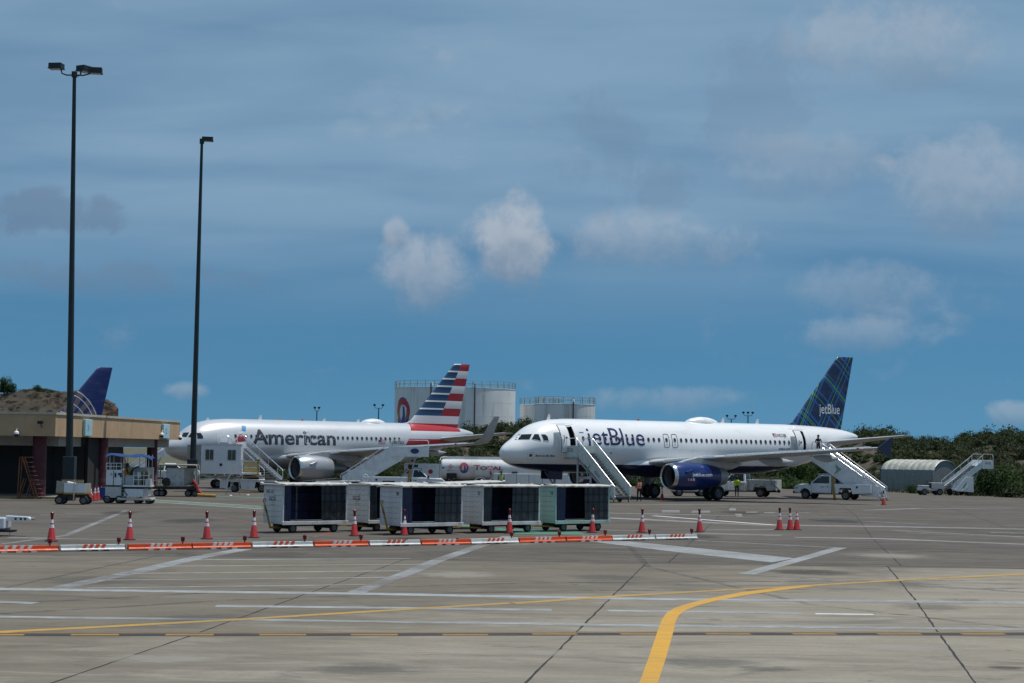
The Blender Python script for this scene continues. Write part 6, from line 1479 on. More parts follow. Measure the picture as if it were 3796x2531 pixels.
# ================================================================== LIFT CABIN TRUCK AND STAIRS AT THE SILVER NOSE
Yl = 150.0; L0 = atY(746, 1645, Yl); L1 = atY(894, 1645, Yl)
lc = thing('lift_truck', 'white medical lift truck with a two window cabin beside the silver nose', 'lift truck', (L0.x, Yl, 0), R(4))
wl_ = L1.x-L0.x; zt_, zb_ = atY(820, 1648, Yl).z, atY(820, 1757, Yl).z
MB().box(0, wl_, 0, 2.2, zb_, zt_).build('cabin', M_TRUCK, lc, bevel=.03)
MB().box(-.06, wl_+.05, -.05, 2.25, zt_, zt_+.06).build('cabin_roof', M_WHITE, lc)
for x0 in (.37, 2.15):
    w = MB().box(x0, x0+.62, -.03, .02, zt_-1.22, zt_-.42).build('window', mat('olive_window_glass', (.07, .07, .05), .1), lc)
    for q in ((x0-.05, x0, zt_-1.27, zt_-.37), (x0+.62, x0+.67, zt_-1.27, zt_-.37), (x0, x0+.62, zt_-.42, zt_-.37), (x0, x0+.62, zt_-1.27, zt_-1.22), (x0+.3, x0+.33, zt_-1.22, zt_-.42)):
        MB().box(q[0], q[1], -.045, .01, q[2], q[3]).build('frame', M_GREYWHITE, w)
MB().lathe([(-.02, .02), (-.02, .12), (.0, .12)], (wl_*.5, -.005, zb_+.75), 'y', 14, True, True).build('round_vent', M_BLACK, lc)
MB().box(-1.1, 0, .05, 2.1, zb_, zt_-.04).build('end_frame', mat('grey_shutter', (.30, .30, .29), .5), lc)
lx = wl_
MB().box(lx, lx+1.5, .1, 2.0, zb_-.02, zb_+.12).build('side_platform', M_WHITE, lc)
for x in (lx+.05, lx+1.35): MB().beam((x, .06, zb_+.1), (x, .06, zb_+1.1), .06).build('gate_post', M_WHITE, lc)
for z in (zb_+.55, zb_+1.08): MB().beam((lx, .06, z), (lx+1.4, .06, z), .06, .08).build('gate_rail', M_WHITE, lc)
MB().box(lx+1.32, lx+1.42, .0, .12, zb_-.02, zb_+1.15).build('yellow_post', M_YELLOW, lc); MB().box(lx+1.1, lx+1.55, .0, .12, zb_+1.1, zb_+1.2).build('yellow_post', M_YELLOW, lc); MB().box(lx+.9, lx+1.5, .0, .12, zb_-.1, zb_).build('yellow_post', M_YELLOW, lc)
MB().box(lx+.1, lx+1.3, 1.6, 1.64, zb_+.1, zb_+1.0).build('gate_infill', mat('ochre_cloth', (.22, .18, .07), .8), lc)
# scissor and chassis
for s in (.35, 1.85):
    MB().beam((-.2, s, .95), (2.6, s, zb_-.05), .10, .14).build('scissor_arm', M_GREYWHITE, lc); MB().beam((2.6, s, .95), (-.2, s, zb_-.05), .10, .14).build('scissor_arm', M_GREYWHITE, lc)
c0 = (atY(805, 1800, 148).x-L0.x); c1 = (atY(1010, 1800, 148).x-L0.x)
MB().box(c0, c1-.1, -.15, 2.1, .86, 1.02).build('deck', M_WHITE, lc)
for s, y in ((0, -.16), (1, 2.06)):
    MB().prism([(c0-.1, .30), (c0-.1, .86), (c0+.58, .86), (c0+.50, .30)], 'y', y, y+.06).build('skirt', M_TRUCK, lc)
    MB().prism([(c0+1.60, .30), (c0+1.50, .86), (c1-1.62, .86), (c1-1.72, .30)], 'y', y, y+.06).build('skirt', M_TRUCK, lc)
for x in (c0+1.05, c1-1.15):
    for y in (.05, 1.95): wheel('wheel', lc, (x, y, .34), .34, .24)
MB().box(c0+.2, c1-.2, .3, 1.6, .42, .8).build('chassis', M_DARKSTEEL, lc)
MB().box(c1-.72, c1+.02, -.16, 2.1, .45, .86).build('tail_box', M_TRUCK, lc, bevel=.02); MB().cyl((c1-.9, -.1, 1.06), (c1+.9, -.1, 1.0), .06).build('buffer_bar', M_BLACK, lc)
MB().beam((c0-.1, -.35, 1.16), (c1-.6, -.35, 1.3), .28, .07).build('wooden_board', mat('weathered_board', (.26, .16, .09), .8, var=.3), lc)
# orange cone on it, and orange beacon
MB().lathe([(0, .07), (.12, .06), (.14, .01)], (wl_*.82, .8, zt_+.06), 'z', 10, True, True).build('beacon', M_ORANGE, lc)
# step stool / small maintenance steps
p = gnd(775, 1842); t = thing('step_stand', 'small metal step stand with handrails in front of the lift cabin', 'step stand', (p.x, 143, 0), R(5))
for x, z in ((0, .35), (.22, .7), (.44, 1.05), (.66, 1.4)): MB().box(x, x+.26, 0, .6, z-.03, z).build('step', M_STEEL, t)
for y in (0, .6):
    MB().beam((-.15, y, 0), (.75, y, 1.4), .04).build('stringer', M_STEEL, t); MB().beam((.92, y, 0), (.85, y, 1.4), .04).build('leg', M_STEEL, t)
    MB().tube([(-.1, y, .2), (.0, y, 1.15), (.55, y, 2.2), (1.0, y, 2.25), (.98, y, 1.4)], .025, 6).build('handrail', M_ALU, t)

# stairs at the silver front door
pd = Vector((-29.95, 161.9, 0))+Vector((math.cos(R(39.3)), math.sin(R(39.3)), 0))*5.0+Vector((math.sin(R(39.3)), -math.cos(R(39.3)), 0))*2.0
a_, b_ = atY(893, 1628, 158), atY(1005, 1795, 153.5)
dirv_ = Vector((b_.x-pd.x, b_.y-pd.y, 0)); t = thing('passenger_stairs', 'white passenger stairs with open railings at the silver nose', 'stairs', (pd.x, pd.y, 0), math.atan2(dirv_.y, dirv_.x))
Ls = dirv_.length
flight(t, 2.6, 3.5, Ls+.45, .85, 1.5, 15, plat=2.4, sheet_h=.22, ph=1.0)
for s in (-1, 1):
    MB().cyl((2.3, s*.6, .2), (2.3, s*.6, 3.3), .08).build('support_leg', M_STEEL, t); MB().beam((.6, s*.6, .45), (Ls+.6, s*.6, .45), .14, .2).build('chassis_rail', M_WHITE, t)
    wheel('wheel', t, (1.2, s*.75, .34), .34, .22); wheel('wheel', t, (Ls-.3, s*.75, .34), .34, .22)
    MB().beam((Ls+.3, s*.7, .5), (Ls+.3, s*.7, .95), .08).build('foot_post', M_WHITE, t)

# air conditioning / ground power cart
p = gnd(640, 1841); Ya = 134.0; xA, xB = atY(560, 1720, Ya).x, atY(733, 1720, Ya).x
t = thing('air_unit_cart', 'grey air unit on a dark trailer with pipe frame and hose drum', 'ground cart', (xA, Ya, 0), R(3)); wA = xB-xA
M_BEIGE = mat('dusty_beige_paint', (.33, .31, .27), .7, dirt=GRIME, dirt_amt=.5)
MB().box(.15, wA*.98, -.1, 1.4, .52, .72).build('trailer_bed', M_DARKSTEEL, t)
MB().box(wA*.32, wA*.74, .2, 1.3, .75, 2.05).build('housing', M_GREYWHITE, t, bevel=.03); MB().prism([(wA*.70, .8), (wA*.93, 1.1), (wA*.93, 2.05), (wA*.70, 2.05)], 'y', .18, 1.32).build('hood', M_BEIGE, t, bevel=.03)
fr = [(wA*.15, -.05, .75), (wA*.15, -.05, 2.2), (wA*.18, -.05, 2.27), (wA*.95, -.05, 2.27), (wA*.98, -.05, 2.18), (wA*.98, -.05, .9), (wA*.80, -.05, .76)]
MB().tube(fr, .06, 8, True).build('pipe_frame', M_BEIGE, t, smooth=True); MB().tube([(x, 1.35, z) for x, y, z in fr], .06, 8, True).build('pipe_frame', M_BEIGE, t, smooth=True)
MB().box(wA*.15, wA*.97, -.05, 1.35, 2.27, 2.33).build('top_cover', M_BEIGE, t)
MB().lathe([(-.3, .30), (.3, .30)], (wA*.33, .05, 1.05), 'y', 20, True, True).build('hose_drum', M_BLACK, t, smooth=True); MB().cyl((wA*.97, .0, 1.72), (wA*.97, .4, 1.72), .21, n=18).build('duct', M_WHITE, t)
MB().beam((0, -.1, 1.15), (wA*.6, -.1, 1.15), .06).build('rail', M_GREYWHITE, t); MB().beam((.02, -.1, .6), (.02, -.1, 1.15), .05).build('post', M_GREYWHITE, t)
MB().beam((wA*.94, -.15, .9), (wA*1.08, -.25, .25), .14).build('red_hose', M_RED, t); MB().tube([(wA*.9, -.15, 1.2), (wA*.98, -.2, .9), (wA*1.02, -.25, .5), (wA*1.12, -.3, .2)], .10, 8).build('red_hose', M_RED, t)
MB().cyl((wA*1.02, -.5, .16), (wA*1.42, -.7, .10), .12, n=10).build('yellow_tow_pole', M_YELLOW, t)
for x in (.45, .8, wA*.80, wA*.95):
    for y in (.05, 1.25): wheel('wheel', t, (x, y, .25), .25, .18)

# blue-roofed loader / tug
Yc = 116.0; x0 = atY(383, 1800, Yc).x; x1 = atY(562, 1800, Yc).x; wC = x1-x0
t = thing('loader_tug', 'white ramp loader with a blue tarpaulin roof under the terminal canopy', 'loader', (x0, Yc, 0), R(2))
MB().box(.12, wC*.37, 0, 1.5, .35, 1.05).build('front_lower', M_GREYWHITE, t, bevel=.03); MB().box(.15, wC*.37, .02, 1.48, 1.12, 2.08).build('front_upper', M_TRUCK, t, bevel=.03)
MB().box(.13, wC*.36, -.01, 1.49, 1.05, 1.12).build('gap_strip', M_BLACK, t); MB().box(wC*.2, wC*.21, -.005, .02, 1.12, 2.05).build('door_gap', M_BLACK, t)
for i, x in enumerate((.42, .68, .9, 1.02)): MB().box(x, x+.10, -.02, .0, 1.75-.12*(i % 2), 1.9).build('label_plate', M_BLACK if i else M_STEEL, t)
MB().box(wC*.37, wC*.97, .0, 1.5, 1.05, 1.15).build('deck', M_WHITE, t); MB().box(wC*.42, wC*.82, .05, 1.45, .45, .92).build('engine_box', M_TRUCK, t, bevel=.02); MB().box(wC*.82, wC*.92, .1, 1.4, .5, .95).build('side_box', M_GREYWHITE, t)
MB().box(wC*.40, wC*.95, .1, 1.4, .92, 1.05).build('dark_gap', M_BLACK, t); MB().box(wC*.30, wC*1.0, -.12, 1.6, .22, .36).build('frame_rail', M_GREYWHITE, t, bevel=.02)
MB().box(wC*.40, wC*.96, 1.36, 1.42, 1.15, 2.25).build('back_panel', M_GREYWHITE, t); MB().box(wC*.42, wC*.60, .55, 1.3, 1.15, 1.75).build('cabinet', M_GREYWHITE, t, bevel=.02); MB().box(wC*.78, wC*.95, .35, .9, 1.15, 1.8).build('pump_unit', M_DARKSTEEL, t); MB().box(wC*.86, wC*.97, -.02, .5, 1.15, 1.55).build('tool_bin', M_GREYWHITE, t); MB().tube([(wC*.38, -.02, 1.2), (wC*.45, -.04, .7), (wC*.5, -.02, .5)], .03, 6).build('hose', M_BLACK, t); MB().box(wC*.55, wC*.85, 1.0, 1.3, 1.15, 2.0).build('seat_box', mat('pale_green_panel', (.42, .47, .42), .6), t); MB().box(wC*.64, wC*.74, .9, .98, 1.6, 2.0).build('white_crate', M_WHITE, t); MB().box(wC*.72, wC*.88, .9, .98, 1.15, 2.0).build('yellow_guard', M_YELLOW, t)
for x in (wC*.12, wC*.41, wC*.92):
    for y in (.05, 1.45): MB().tube([(x, y, 1.15), (x, y, 3.05)], .024, 6).build('roof_post', M_GREYWHITE, t)
for x in (wC*.27, wC*.66, wC*.78): MB().tube([(x, 1.45, 1.15), (x, 1.45, 3.0)], .022, 6).build('roof_post', M_GREYWHITE, t)
vs = []; nx, ny = 14, 8
for j in range(ny+1):
    for i in range(nx+1):
        a, b2 = i/nx, j/ny; sag = .10*math.sin(a*PI*3+b2*2)+.05*math.sin(a*17+b2*5); edge = -.16*(abs(2*b2-1)**4)-.12*(abs(2*a-1)**6)
        vs.append((wC*(.04+.96*a), -.15+1.8*b2, 3.13-.12*a+sag*.5+edge))
MB().add(vs, [(j*(nx+1)+i, j*(nx+1)+i+1, (j+1)*(nx+1)+i+1, (j+1)*(nx+1)+i) for j in range(ny) for i in range(nx)]).build('tarpaulin_roof', M_BLUE, t, smooth=True, angle=180)
for x in (.05, wC*.26): 
    for y in (.1, 1.4): wheel('wheel', t, (x+.2, y, .26), .26, .22)
for x in (wC*.70, wC*.93):
    for y in (.1, 1.4): wheel('wheel', t, (x, y, .20), .20, .22)

t_ = t
for z in (2.3, 2.5): MB().tube([(.15, 0, z), (wC*.37, 0, z)], .022, 6).build('guard_rail', M_WHITE, t_)
for x in (.15, .45, .78, wC*.37): MB().beam((x, 0, 2.08), (x, 0, 2.5), .03).build('guard_post', M_WHITE, t_)
for z in (1.5, 1.75, 2.0): MB().tube([(wC*.62, .02, z), (wC*.95, .02, z)], .022, 6).build('guard_rail', M_WHITE if z < 1.9 else M_YELLOW, t_)
for x in (wC*.62, wC*.72, wC*.83, wC*.95): MB().beam((x, .02, 1.15), (x, .02, 2.0), .03).build('guard_post', M_WHITE, t_)
for k in range(4): MB().beam((wC*.385, -.03, .45+.2*k), (wC*.43, -.03, .45+.2*k), .03).build('ladder_rung', M_STEEL, t_)
MB().tube([(wC*.5, 1.2, 1.9), (wC*.56, 1.0, 2.2), (wC*.66, 1.1, 2.3)], .05, 6).build('exhaust', M_DARKSTEEL, t_)
# small yellow-edged cart
Yg = 112.6; x0 = atY(208, 1800, Yg).x; x1 = atY(319, 1800, Yg).x; wG = x1-x0
t = thing('tool_cart', 'small white cart with yellow rails parked in front of the maroon column', 'cart', (x0, Yg, 0), R(0))
MB().prism([(wG*.0, .72), (wG*.02, 1.42), (wG*.26, 1.36), (wG*.27, .70)], 'y', -.02, .04).build('side_board', M_BEIGE, t); MB().box(wG*.27, wG*.99, -.02, .04, .70, 1.28).build('front_board', M_TRUCK, t)
MB().box(.02, wG*.75, 1.3, 1.36, .72, 1.44).build('rear_board', M_BEIGE, t); MB().box(.0, wG, 0, 1.35, .66, .74).build('floor', M_YELLOW, t); MB().box(wG*.26, wG*1.0, -.06, .0, .62, .72).build('yellow_sill', M_YELLOW, t); MB().box(.0, wG*.27, -.06, .0, .68, .76).build('yellow_sill', M_YELLOW, t)
MB().box(.0, wG*.74, 1.28, 1.38, 1.44, 1.47).build('top_rail', M_YELLOW, t); MB().box(wG*.95, wG, .04, 1.35, .74, 1.28).build('end_board', M_BEIGE, t)
MB().beam((wG*.62, -.10, 1.5), (wG*.64, -.35, .18), .06).build('tow_bar', M_BEIGE, t)
for k in range(3): MB().lathe([(0, .14), (.08, .12), (.12, .02)], (wG*.38+.16*k, .3, 1.28-.03*k), 'z', 10, True, True).build('white_bag', M_WHITE, t, smooth=True)
for x in (wG*.10, wG*.92):
    for y in (.1, 1.2): wheel('wheel', t, (x, y, .27), .27, .2)
MB().box(.1, wG*.95, .1, 1.2, .42, .62).build('chassis', M_DARKSTEEL, t)

# orange platform ladder
t = thing('platform_ladder', 'rusty orange rolling ladder leaning by the first maroon column', 'ladder', (-32.45, 123.0, 0), R(0)); M_LAD = mat('rusty_orange_steel', (.20, .07, .03), .7, dirt=(.07, .03, .02), dirt_amt=.6, dscale=4)
for y in (0, .6):
    MB().beam((.28, y, 2.7), (.28+.9, y, .1), .06).build('stringer', M_LAD, t); MB().beam((.1, y, 2.75), (.02, y, .1), .05).build('leg', M_LAD, t); MB().beam((.95, y, 1.35), (.55, y, .12), .05).build('brace', M_LAD, t); MB().beam((.42, y, 1.35), (.08, y, .15), .05).build('brace', M_LAD, t)
    MB().beam((0, y, .1), (1.5, y, .1), .05).build('base_rail', M_LAD, t); MB().beam((.1, y, 2.75), (.85, y, 2.75), .05).build('top_rail', M_LAD, t)
for k in range(8): x = .34+.095*k*1.15; MB().box(x, x+.5, .02, .58, 2.4-.29*k, 2.43-.29*k).build('rung', M_LAD, t)
for x in (.05, 1.4):
    for y in (0, .6): wheel('wheel', t, (x, y, .07), .07, .05, n=10)

# half-seen white tow bar machine at the left edge
p = gnd(40, 1990); t = thing('tow_machine', 'white towing machine arm reaching in at the left edge', 'ground equipment', (-19.6, 72.6, 0), 0)
MB().box(-1.6, .02, -.2, .9, .30, .72).build('body', M_TRUCK, t, bevel=.03); MB().box(-1.6, -.02, -.22, .92, .22, .30).build('skirt', M_NAVY, t)
MB().prism([(0, .60), (0, .80), (.85, .76), (.95, .70), (.95, .62), (.6, .58)], 'y', .1, .5).build('arm', M_TRUCK, t, bevel=.02)
for x in (.35, .55, .72): MB().box(x, x+.08, .085, .1, .64, .72).build('slot', M_BLACK, t)
MB().cyl((.92, .3, .68), (1.1, .3, .69), .05).build('tow_pin', M_STEEL, t); MB().beam((.15, .2, .0), (.15, .2, .6), .02).build('prop_stand', M_STEEL, t); MB().box(-1.55, .3, .0, .7, .16, .24).build('under_frame', M_DARKSTEEL, t)
for y in (-.05, .75): wheel('wheel', t, (-1.1, y, .2), .2, .15)

# a second white pickup seen under the canopy
t = thing('parked_pickup', 'white pickup parked far behind the canopy columns', 'pickup', (-39.6, 190, 0), R(172))
pickup(t, 3.5, 1.2); MB().box(-1.2, 1.15, -1.0, 1.0, .6, 1.25).build('bed', M_TRUCK, t, bevel=.03)
# small service vehicle under the white airliner
p = gnd(2560, 1842); t = thing('service_tug', 'low white service vehicle seen under the blue engine', 'tug', (p.x-1.4, 158, 0), R(5))
MB().prism([(0, .42), (.05, .95), (.9, 1.0), (1.0, 1.35), (1.9, 1.35), (2.2, .9), (3.0, .8), (3.05, .42)], 'y', -.75, .75).build('body', M_TRUCK, t, bevel=.04); MB().box(.1, 2.9, -.6, .6, .3, .45).build('chassis', M_DARKSTEEL, t)
MB().prism([(1.05, 1.38), (1.15, 1.75), (1.75, 1.75), (1.88, 1.38)], 'y', -.65, .65).build('cab', M_GREYWHITE, t, bevel=.03)
for x in (.55, 2.45):
    for s in (-1, 1): wheel('wheel', t, (x, s*.66, .34), .34, .22)

# far ramp equipment glimpsed between the canopy columns
src = [o for o in COL.objects if o.name.startswith('passenger_stairs') and 'parked by the scrub' in o['label']][0]
c = copy_tree(src); q_ = atY(505, 1700, 196); c.location = (q_.x, 196, 0); tag(c, 'white stairs glimpsed far behind the canopy between the columns', 'stairs')
src = [o for o in COL.objects if o.name.startswith('parked_pickup')][0]
c = copy_tree(src); q_ = atY(560, 1700, 182); c.location = (q_.x, 182, 0); c.rotation_euler = (0, 0, R(10)); tag(c, 'white pickup glimpsed between the loader roof and the last column', 'pickup')
# ================================================================== BAGGAGE CARTS
M_CURT = mat('navy_vinyl_curtain', (.022, .030, .085), .5, var=.3, scale=3)
M_CLEAR = mat('smoky_vinyl_curtain', (.034, .044, .050), .35, var=.45, scale=2.5, dirt=(.09, .10, .105), dirt_amt=.5, dscale=1.2)
M_STRAP = mat('dark_webbing', (.012, .012, .014), .8)
M_CARTIN = mat('cart_inside', (.05, .052, .06), .8)
def drape(par, name, x0, x1, y, z0, z1, m, amp=.03, waves=5, seed=0):
    nx, nz = 16, 6; r = random.Random(seed); ph = r.uniform(0, 6); vs = []
    for j in range(nz+1):
        for i in range(nx+1):
            a = i/nx; b2 = j/nz; vs.append((x0+(x1-x0)*a+.02*math.sin(b2*3+ph), y+amp*math.sin(a*waves*2*PI+ph+.8*math.sin(b2*2))*(1-.5*b2), z0+(z1-z0)*b2))
    return MB().add(vs, [(j*(nx+1)+i, j*(nx+1)+i+1, (j+1)*(nx+1)+i+1, (j+1)*(nx+1)+i) for j in range(nz) for i in range(nx)]).build(name, m, par, smooth=True, angle=180)
def cart(label, x, y, rz, paint_m, num=None, logo=False, extra=None, bar='up', seed=0, open_=(.16, .62), L=3.3, W=1.5, roof_tilt=0.):
    t = thing('baggage_cart', label, 'baggage cart', (x, y, 0), rz, 'covered baggage carts behind the cones')
    z0, z1 = .47, 2.02
    MB().box(0, L, 0, W, z0-.09, z0).build('floor', paint_m, t, bevel=.012); MB().box(-.03, L+.03, -.05, -.002, z0-.12, z0+.03).build('side_sill', paint_m, t, bevel=.01)
    for px_ in (0, L-.07):
        for py_ in (0, W-.07): MB().box(px_, px_+.07, py_, py_+.07, z0, z1).build('corner_post', paint_m, t, bevel=.01)
    MB().box(L*.5-.03, L*.5+.03, W-.06, W, z0, z1).build('rear_post', paint_m, t)
    # end walls of separate horizontal boards
    nb_ = 7; hb = (z1-z0)/nb_
    for xe in (.0, L-.035):
        first = None
        for k in range(nb_):
            o = MB().box(0, .032, .072, W-.072, .003, hb-.003).build('plank', paint_m, t, bevel=.006) if first is None else inst(first, 'plank', t)
            if first is None: first = o
            else: o.modifiers.new('bevel', 'BEVEL').width = .006
            o.location = (xe+random.uniform(0, .004), 0, z0+k*hb)
    # roof: sheet with rolled, dented rim
    rf = sub('roof', t, (0, 0, z1)); rf.rotation_euler = (0, roof_tilt, 0)
    vs = []; nx, ny = 22, 6; r = random.Random(seed+50)
    for j in range(ny+1):
        for i in range(nx+1): a, b2 = i/nx, j/ny; vs.append((-.06+(L+.12)*a, -.06+(W+.12)*b2, .05+.05*math.sin(PI*b2)+r.uniform(-.008, .008)))
    MB().add(vs, [(j*(nx+1)+i, j*(nx+1)+i+1, (j+1)*(nx+1)+i+1, (j+1)*(nx+1)+i) for j in range(ny) for i in range(nx)]).build('roof_sheet', M_CARTT, rf, smooth=True, angle=180)
    for ya in (-.06, W+.06): MB().tube([(-.06+(L+.12)*i/20, ya, .015+r.uniform(-.010, .010)) for i in range(21)], .045, 6).build('roof_rim', M_CARTT, rf, smooth=True)
    for xa in (-.06, L+.06): MB().tube([(xa, -.06+(W+.12)*i/6, .015+r.uniform(-.006, .006)) for i in range(7)], .045, 6).build('roof_rim', M_CARTT, rf, smooth=True)
    for xa in (-.06, L+.06):
        for ya in (-.06, W+.06): MB().lathe([(-.06, .02), (-.05, .08), (.04, .09), (.08, .05), (.09, .01)], (xa, ya, .02), 'z', 10).build('corner_cap', M_CARTT, rf, smooth=True)
    MB().box(.02, L-.02, .02, W-.02, -.02, .0).build('roof_liner', M_CARTIN, rf)
    for k in range(5): xx = .3+(L-.6)*k/4; MB().box(xx-.012, xx+.012, W-.07, W-.05, z0+.05, z1-.05).build('rear_strap', M_STRAP, t)
    for z in (z0+.4, z0+.8, z0+1.2): MB().box(.08, L-.08, W-.075, W-.055, z-.014, z+.014).build('rear_strap', M_STRAP, t)
    # curtains: back closed, front drawn partly open
    drape(t, 'rear_curtain', .06, L-.06, W-.03, z0+.02, z1-.02, M_CURT, .02, 6, seed); 
    a, b2 = open_
    drape(t, 'front_curtain', .08, .08+L*a, .05, z0+.02, z1-.03, M_CURT if seed % 2 else M_CLEAR, .045, 3, seed+1)
    c = drape(t, 'clear_curtain', L*b2, L-.08, .04, z0+.03, z1-.03, M_CLEAR, .008, 2, seed+2)
    for k in range(4): xx = L*b2+(L*(1-b2)-.1)*(k+.5)/4; MB().box(xx-.012, xx+.012, -.008, .004, z0+.05, z1-.05).build('strap', M_STRAP, c)
    for z in (z0+.45, z0+.85, z0+1.2): MB().box(L*b2, L-.08, -.010, .002, z-.015, z+.015).build('strap', M_STRAP, c)
    MB().box(.0, .03, .072, W-.072, z0+.01, z1-.01).build('end_backing', M_CARTIN, t) if False else None
    # running gear
    MB().box(.15, L-.15, W*.35, W*.65, .26, z0-.09).build('chassis', M_DARKSTEEL, t)
    for xw in (.6, L-.6):
        MB().box(xw-.06, xw+.06, .14, W-.14, .16, .26).build('axle', M_DARKSTEEL, t); MB().box(xw-.25, xw+.25, .3, W-.3, .24, .38).build('turntable', M_DARKSTEEL, t)
        for yw in (.16, W-.16): wheel('wheel', t, (xw, yw, .20), .20, .14, n=18)
    if bar == 'up':
        MB().beam((-.12, W*.5, .22), (-.42, W*.52, 1.28), .055, .07).build('tow_bar', M_YELLOW, t); MB().tube([(-.42+.06*math.cos(q), W*.52, 1.36+.08*math.sin(q)) for q in [2*PI*k/12 for k in range(12)]], .018, 6, True).build('tow_eye', M_DARKSTEEL, t)
        MB().tube([(-.30, W*.5, .85), (-.44, W*.45, 1.0), (-.46, W*.45, 1.15)], .02, 6).build('tow_latch', M_DARKSTEEL, t); MB().box(-.14, .6, W*.5-.05, W*.5+.05, .18, .26).build('draw_beam', M_YELLOW, t)
    elif bar == 'down':
        MB().beam((-1.15, W*.5, .26), (.5, W*.5, .22), .05, .06).build('tow_bar', M_YELLOW, t)
        for s in (-1, 1): MB().beam((-.6, W*.5, .25), (.35, W*.5+s*.25, .22), .04, .05).build('tow_fork', M_YELLOW, t)
        MB().tube([(-1.2+.07*math.cos(q), W*.5+.07*math.sin(q), .26) for q in [2*PI*k/12 for k in range(12)]], .018, 6, True).build('tow_eye', M_DARKSTEEL, t)
    # print on the end wall: reads left to right from outside (towards the near corner)
    if num: lettering('number', num, M_INK, t, (-.008, num_y if (num_y := (W-.22 if num.startswith('HC') else .34)) else 0, z1-.36), (0, -1, 0), (0, 0, 1), height=.15, bold=.012)
    if logo:
        lettering('lettering', 'GCG', M_INK, t, (-.008, 1.05, z1-.66), (0, -1, 0), (0, 0, 1), height=.17, bold=.012)
        MB().box(-.009, -.006, .60, .98, z1-.84, z1-.825).build('small_print', mat('faint_print', (.2, .2, .2), .6, var=0), t); MB().box(-.009, -.006, .66, .84, z1-.74, z1-.725).build('small_print', mat('faint_print', (.2, .2, .2), .6, var=0), t)
        MB().prism([(.60, z1-.46), (.52, z1-.42), (.64, z1-.43), (.58, z1-.52)], 'x', -.009, -.006).build('swoosh', M_GREENLOGO, t)
    return t
PH = R(40)
cart('white baggage cart numbered HC-15, leftmost of the row', -9.52, 78.4, PH, M_CART, 'HC-15', True, bar='up', seed=1, open_=(.10, .60))
cart('white baggage cart with a GCG end board, second from the left', -6.12, 81.1, R(46), M_CART, None, True, bar='down', seed=2, open_=(.14, .62))
cart('white baggage cart numbered 38 with a rusty roof edge, third from left', -4.55, 78.15, PH, M_CART, '38', False, bar='up', seed=3, open_=(.16, .56))
cart('white baggage cart numbered 32, second from the right', -1.18, 81.0, PH, M_CART, '32', False, bar='down', seed=4, open_=(.14, .52))
cart('mint green baggage cart numbered 18, rightmost of the row', 2.05, 83.6, PH, M_CARTG, '18', False, bar='down', seed=5, open_=(.16, .55))
cart('white baggage cart with a sagging roof hidden behind its neighbours', -2.9, 84.6, PH, M_CART, None, False, bar='down', seed=6, open_=(.14, .6), roof_tilt=-.03)

# ================================================================== CONES
def cone(label, u, v, group='traffic cones', lamp=True, big=False, proto=[None, None]):
    p = gnd(u, v); k = 0 if lamp else 1
    if proto[k] is None:
        t = thing('traffic_cone', label, 'cone', p, 0, group)
        MB().prism([(.22*math.cos(a)*1.12, .22*math.sin(a)*1.12) for a in [R(22.5+45*i) for i in range(8)]], 'z', 0, .035).build('base', M_RUBBER, t, bevel=.008)
        rad = lambda z: .165-.135*(z-.03)/.86
        MB().lathe([(.034, .172), (.05, rad(.05)), (.89, rad(.89)), (.90, .02)], (0, 0, 0), 'z', 24).build('body', M_CONE, t, smooth=True)
        for a, b2 in ((.50, .62), (.68, .80)): MB().lathe([(a, rad(a)+.0035), (b2, rad(b2)+.0035)], (0, 0, 0), 'z', 24).build('white_band', M_BAND, t, smooth=True)
        if lamp:
            MB().lathe([(.84, .045), (.86, .05), (.95, .05), (.96, .04)], (0, 0, 0), 'z', 14, True, True).build('lamp_socket', M_REDLAMP, t, smooth=True)
            MB().lathe([(.955, .052), (.96, .062), (1.06, .064), (1.075, .05), (1.08, .01)], (0, 0, 0), 'z', 14).build('lamp', M_REDLAMP, t, smooth=True)
        proto[k] = t; return t
    c = copy_tree(proto[k]); c.location = p; c.rotation_euler = (random.uniform(-.025, .025), random.uniform(-.025, .025), random.uniform(0, 1)); tag(c, label, 'cone', group); return c
k_s = 3796/2352
for x, y, lb in [(118, 1243, 'lamp topped traffic cone, leftmost of the row'), (297, 1240, 'lamp topped traffic cone, second from the left'), (475, 1238, 'lamp topped traffic cone, third from the left'), (583, 1235, 'lamp topped traffic cone just left of the first baggage cart'), (814, 1231, 'lamp topped traffic cone in front of the GCG end board of the second cart'), (928, 1229, 'lamp topped traffic cone in front of the rusty roofed third cart'), (1170, 1225, 'lamp topped traffic cone in front of the fourth cart, left of the mint green one'), (1360, 1223, 'lamp topped traffic cone in front of the mint green cart'),
                 (1474, 1223, 'lamp topped traffic cone just right of the mint green cart'), (1607, 1222, 'lamp topped traffic cone near the right end of the barricade line'), (1790, 1217, 'left lamp topped cone of the cluster of three'), (1815, 1217, 'middle lamp topped cone of the cluster of three')]:
    cone(lb, x*k_s, y*k_s)
cone('plain cone without lamp, right of the cluster of three', 1830*k_s, 1217*k_s, lamp=False)
cone('lone far cone below the foot of the rear stairs', 3276, 1871.5)
cone('cone standing under the blue engine intake', 2454, 1854); cone('low cone behind the rear wheels of the stair truck', 3178, 1843, lamp=False)
for i, (u, v) in enumerate(((335, 1858), (350, 1856), (362, 1853), (376, 1852))): cone(('leftmost', 'second', 'third', 'rightmost')[i]+' old cone of the bunch between the tool cart and the loader', u, v, 'cones bunched by the loader', False)
p = gnd(388, 1852); t = thing('blue_bin', 'blue plastic bin between cones and loader', 'bin', (p.x-.1, p.y, 0))
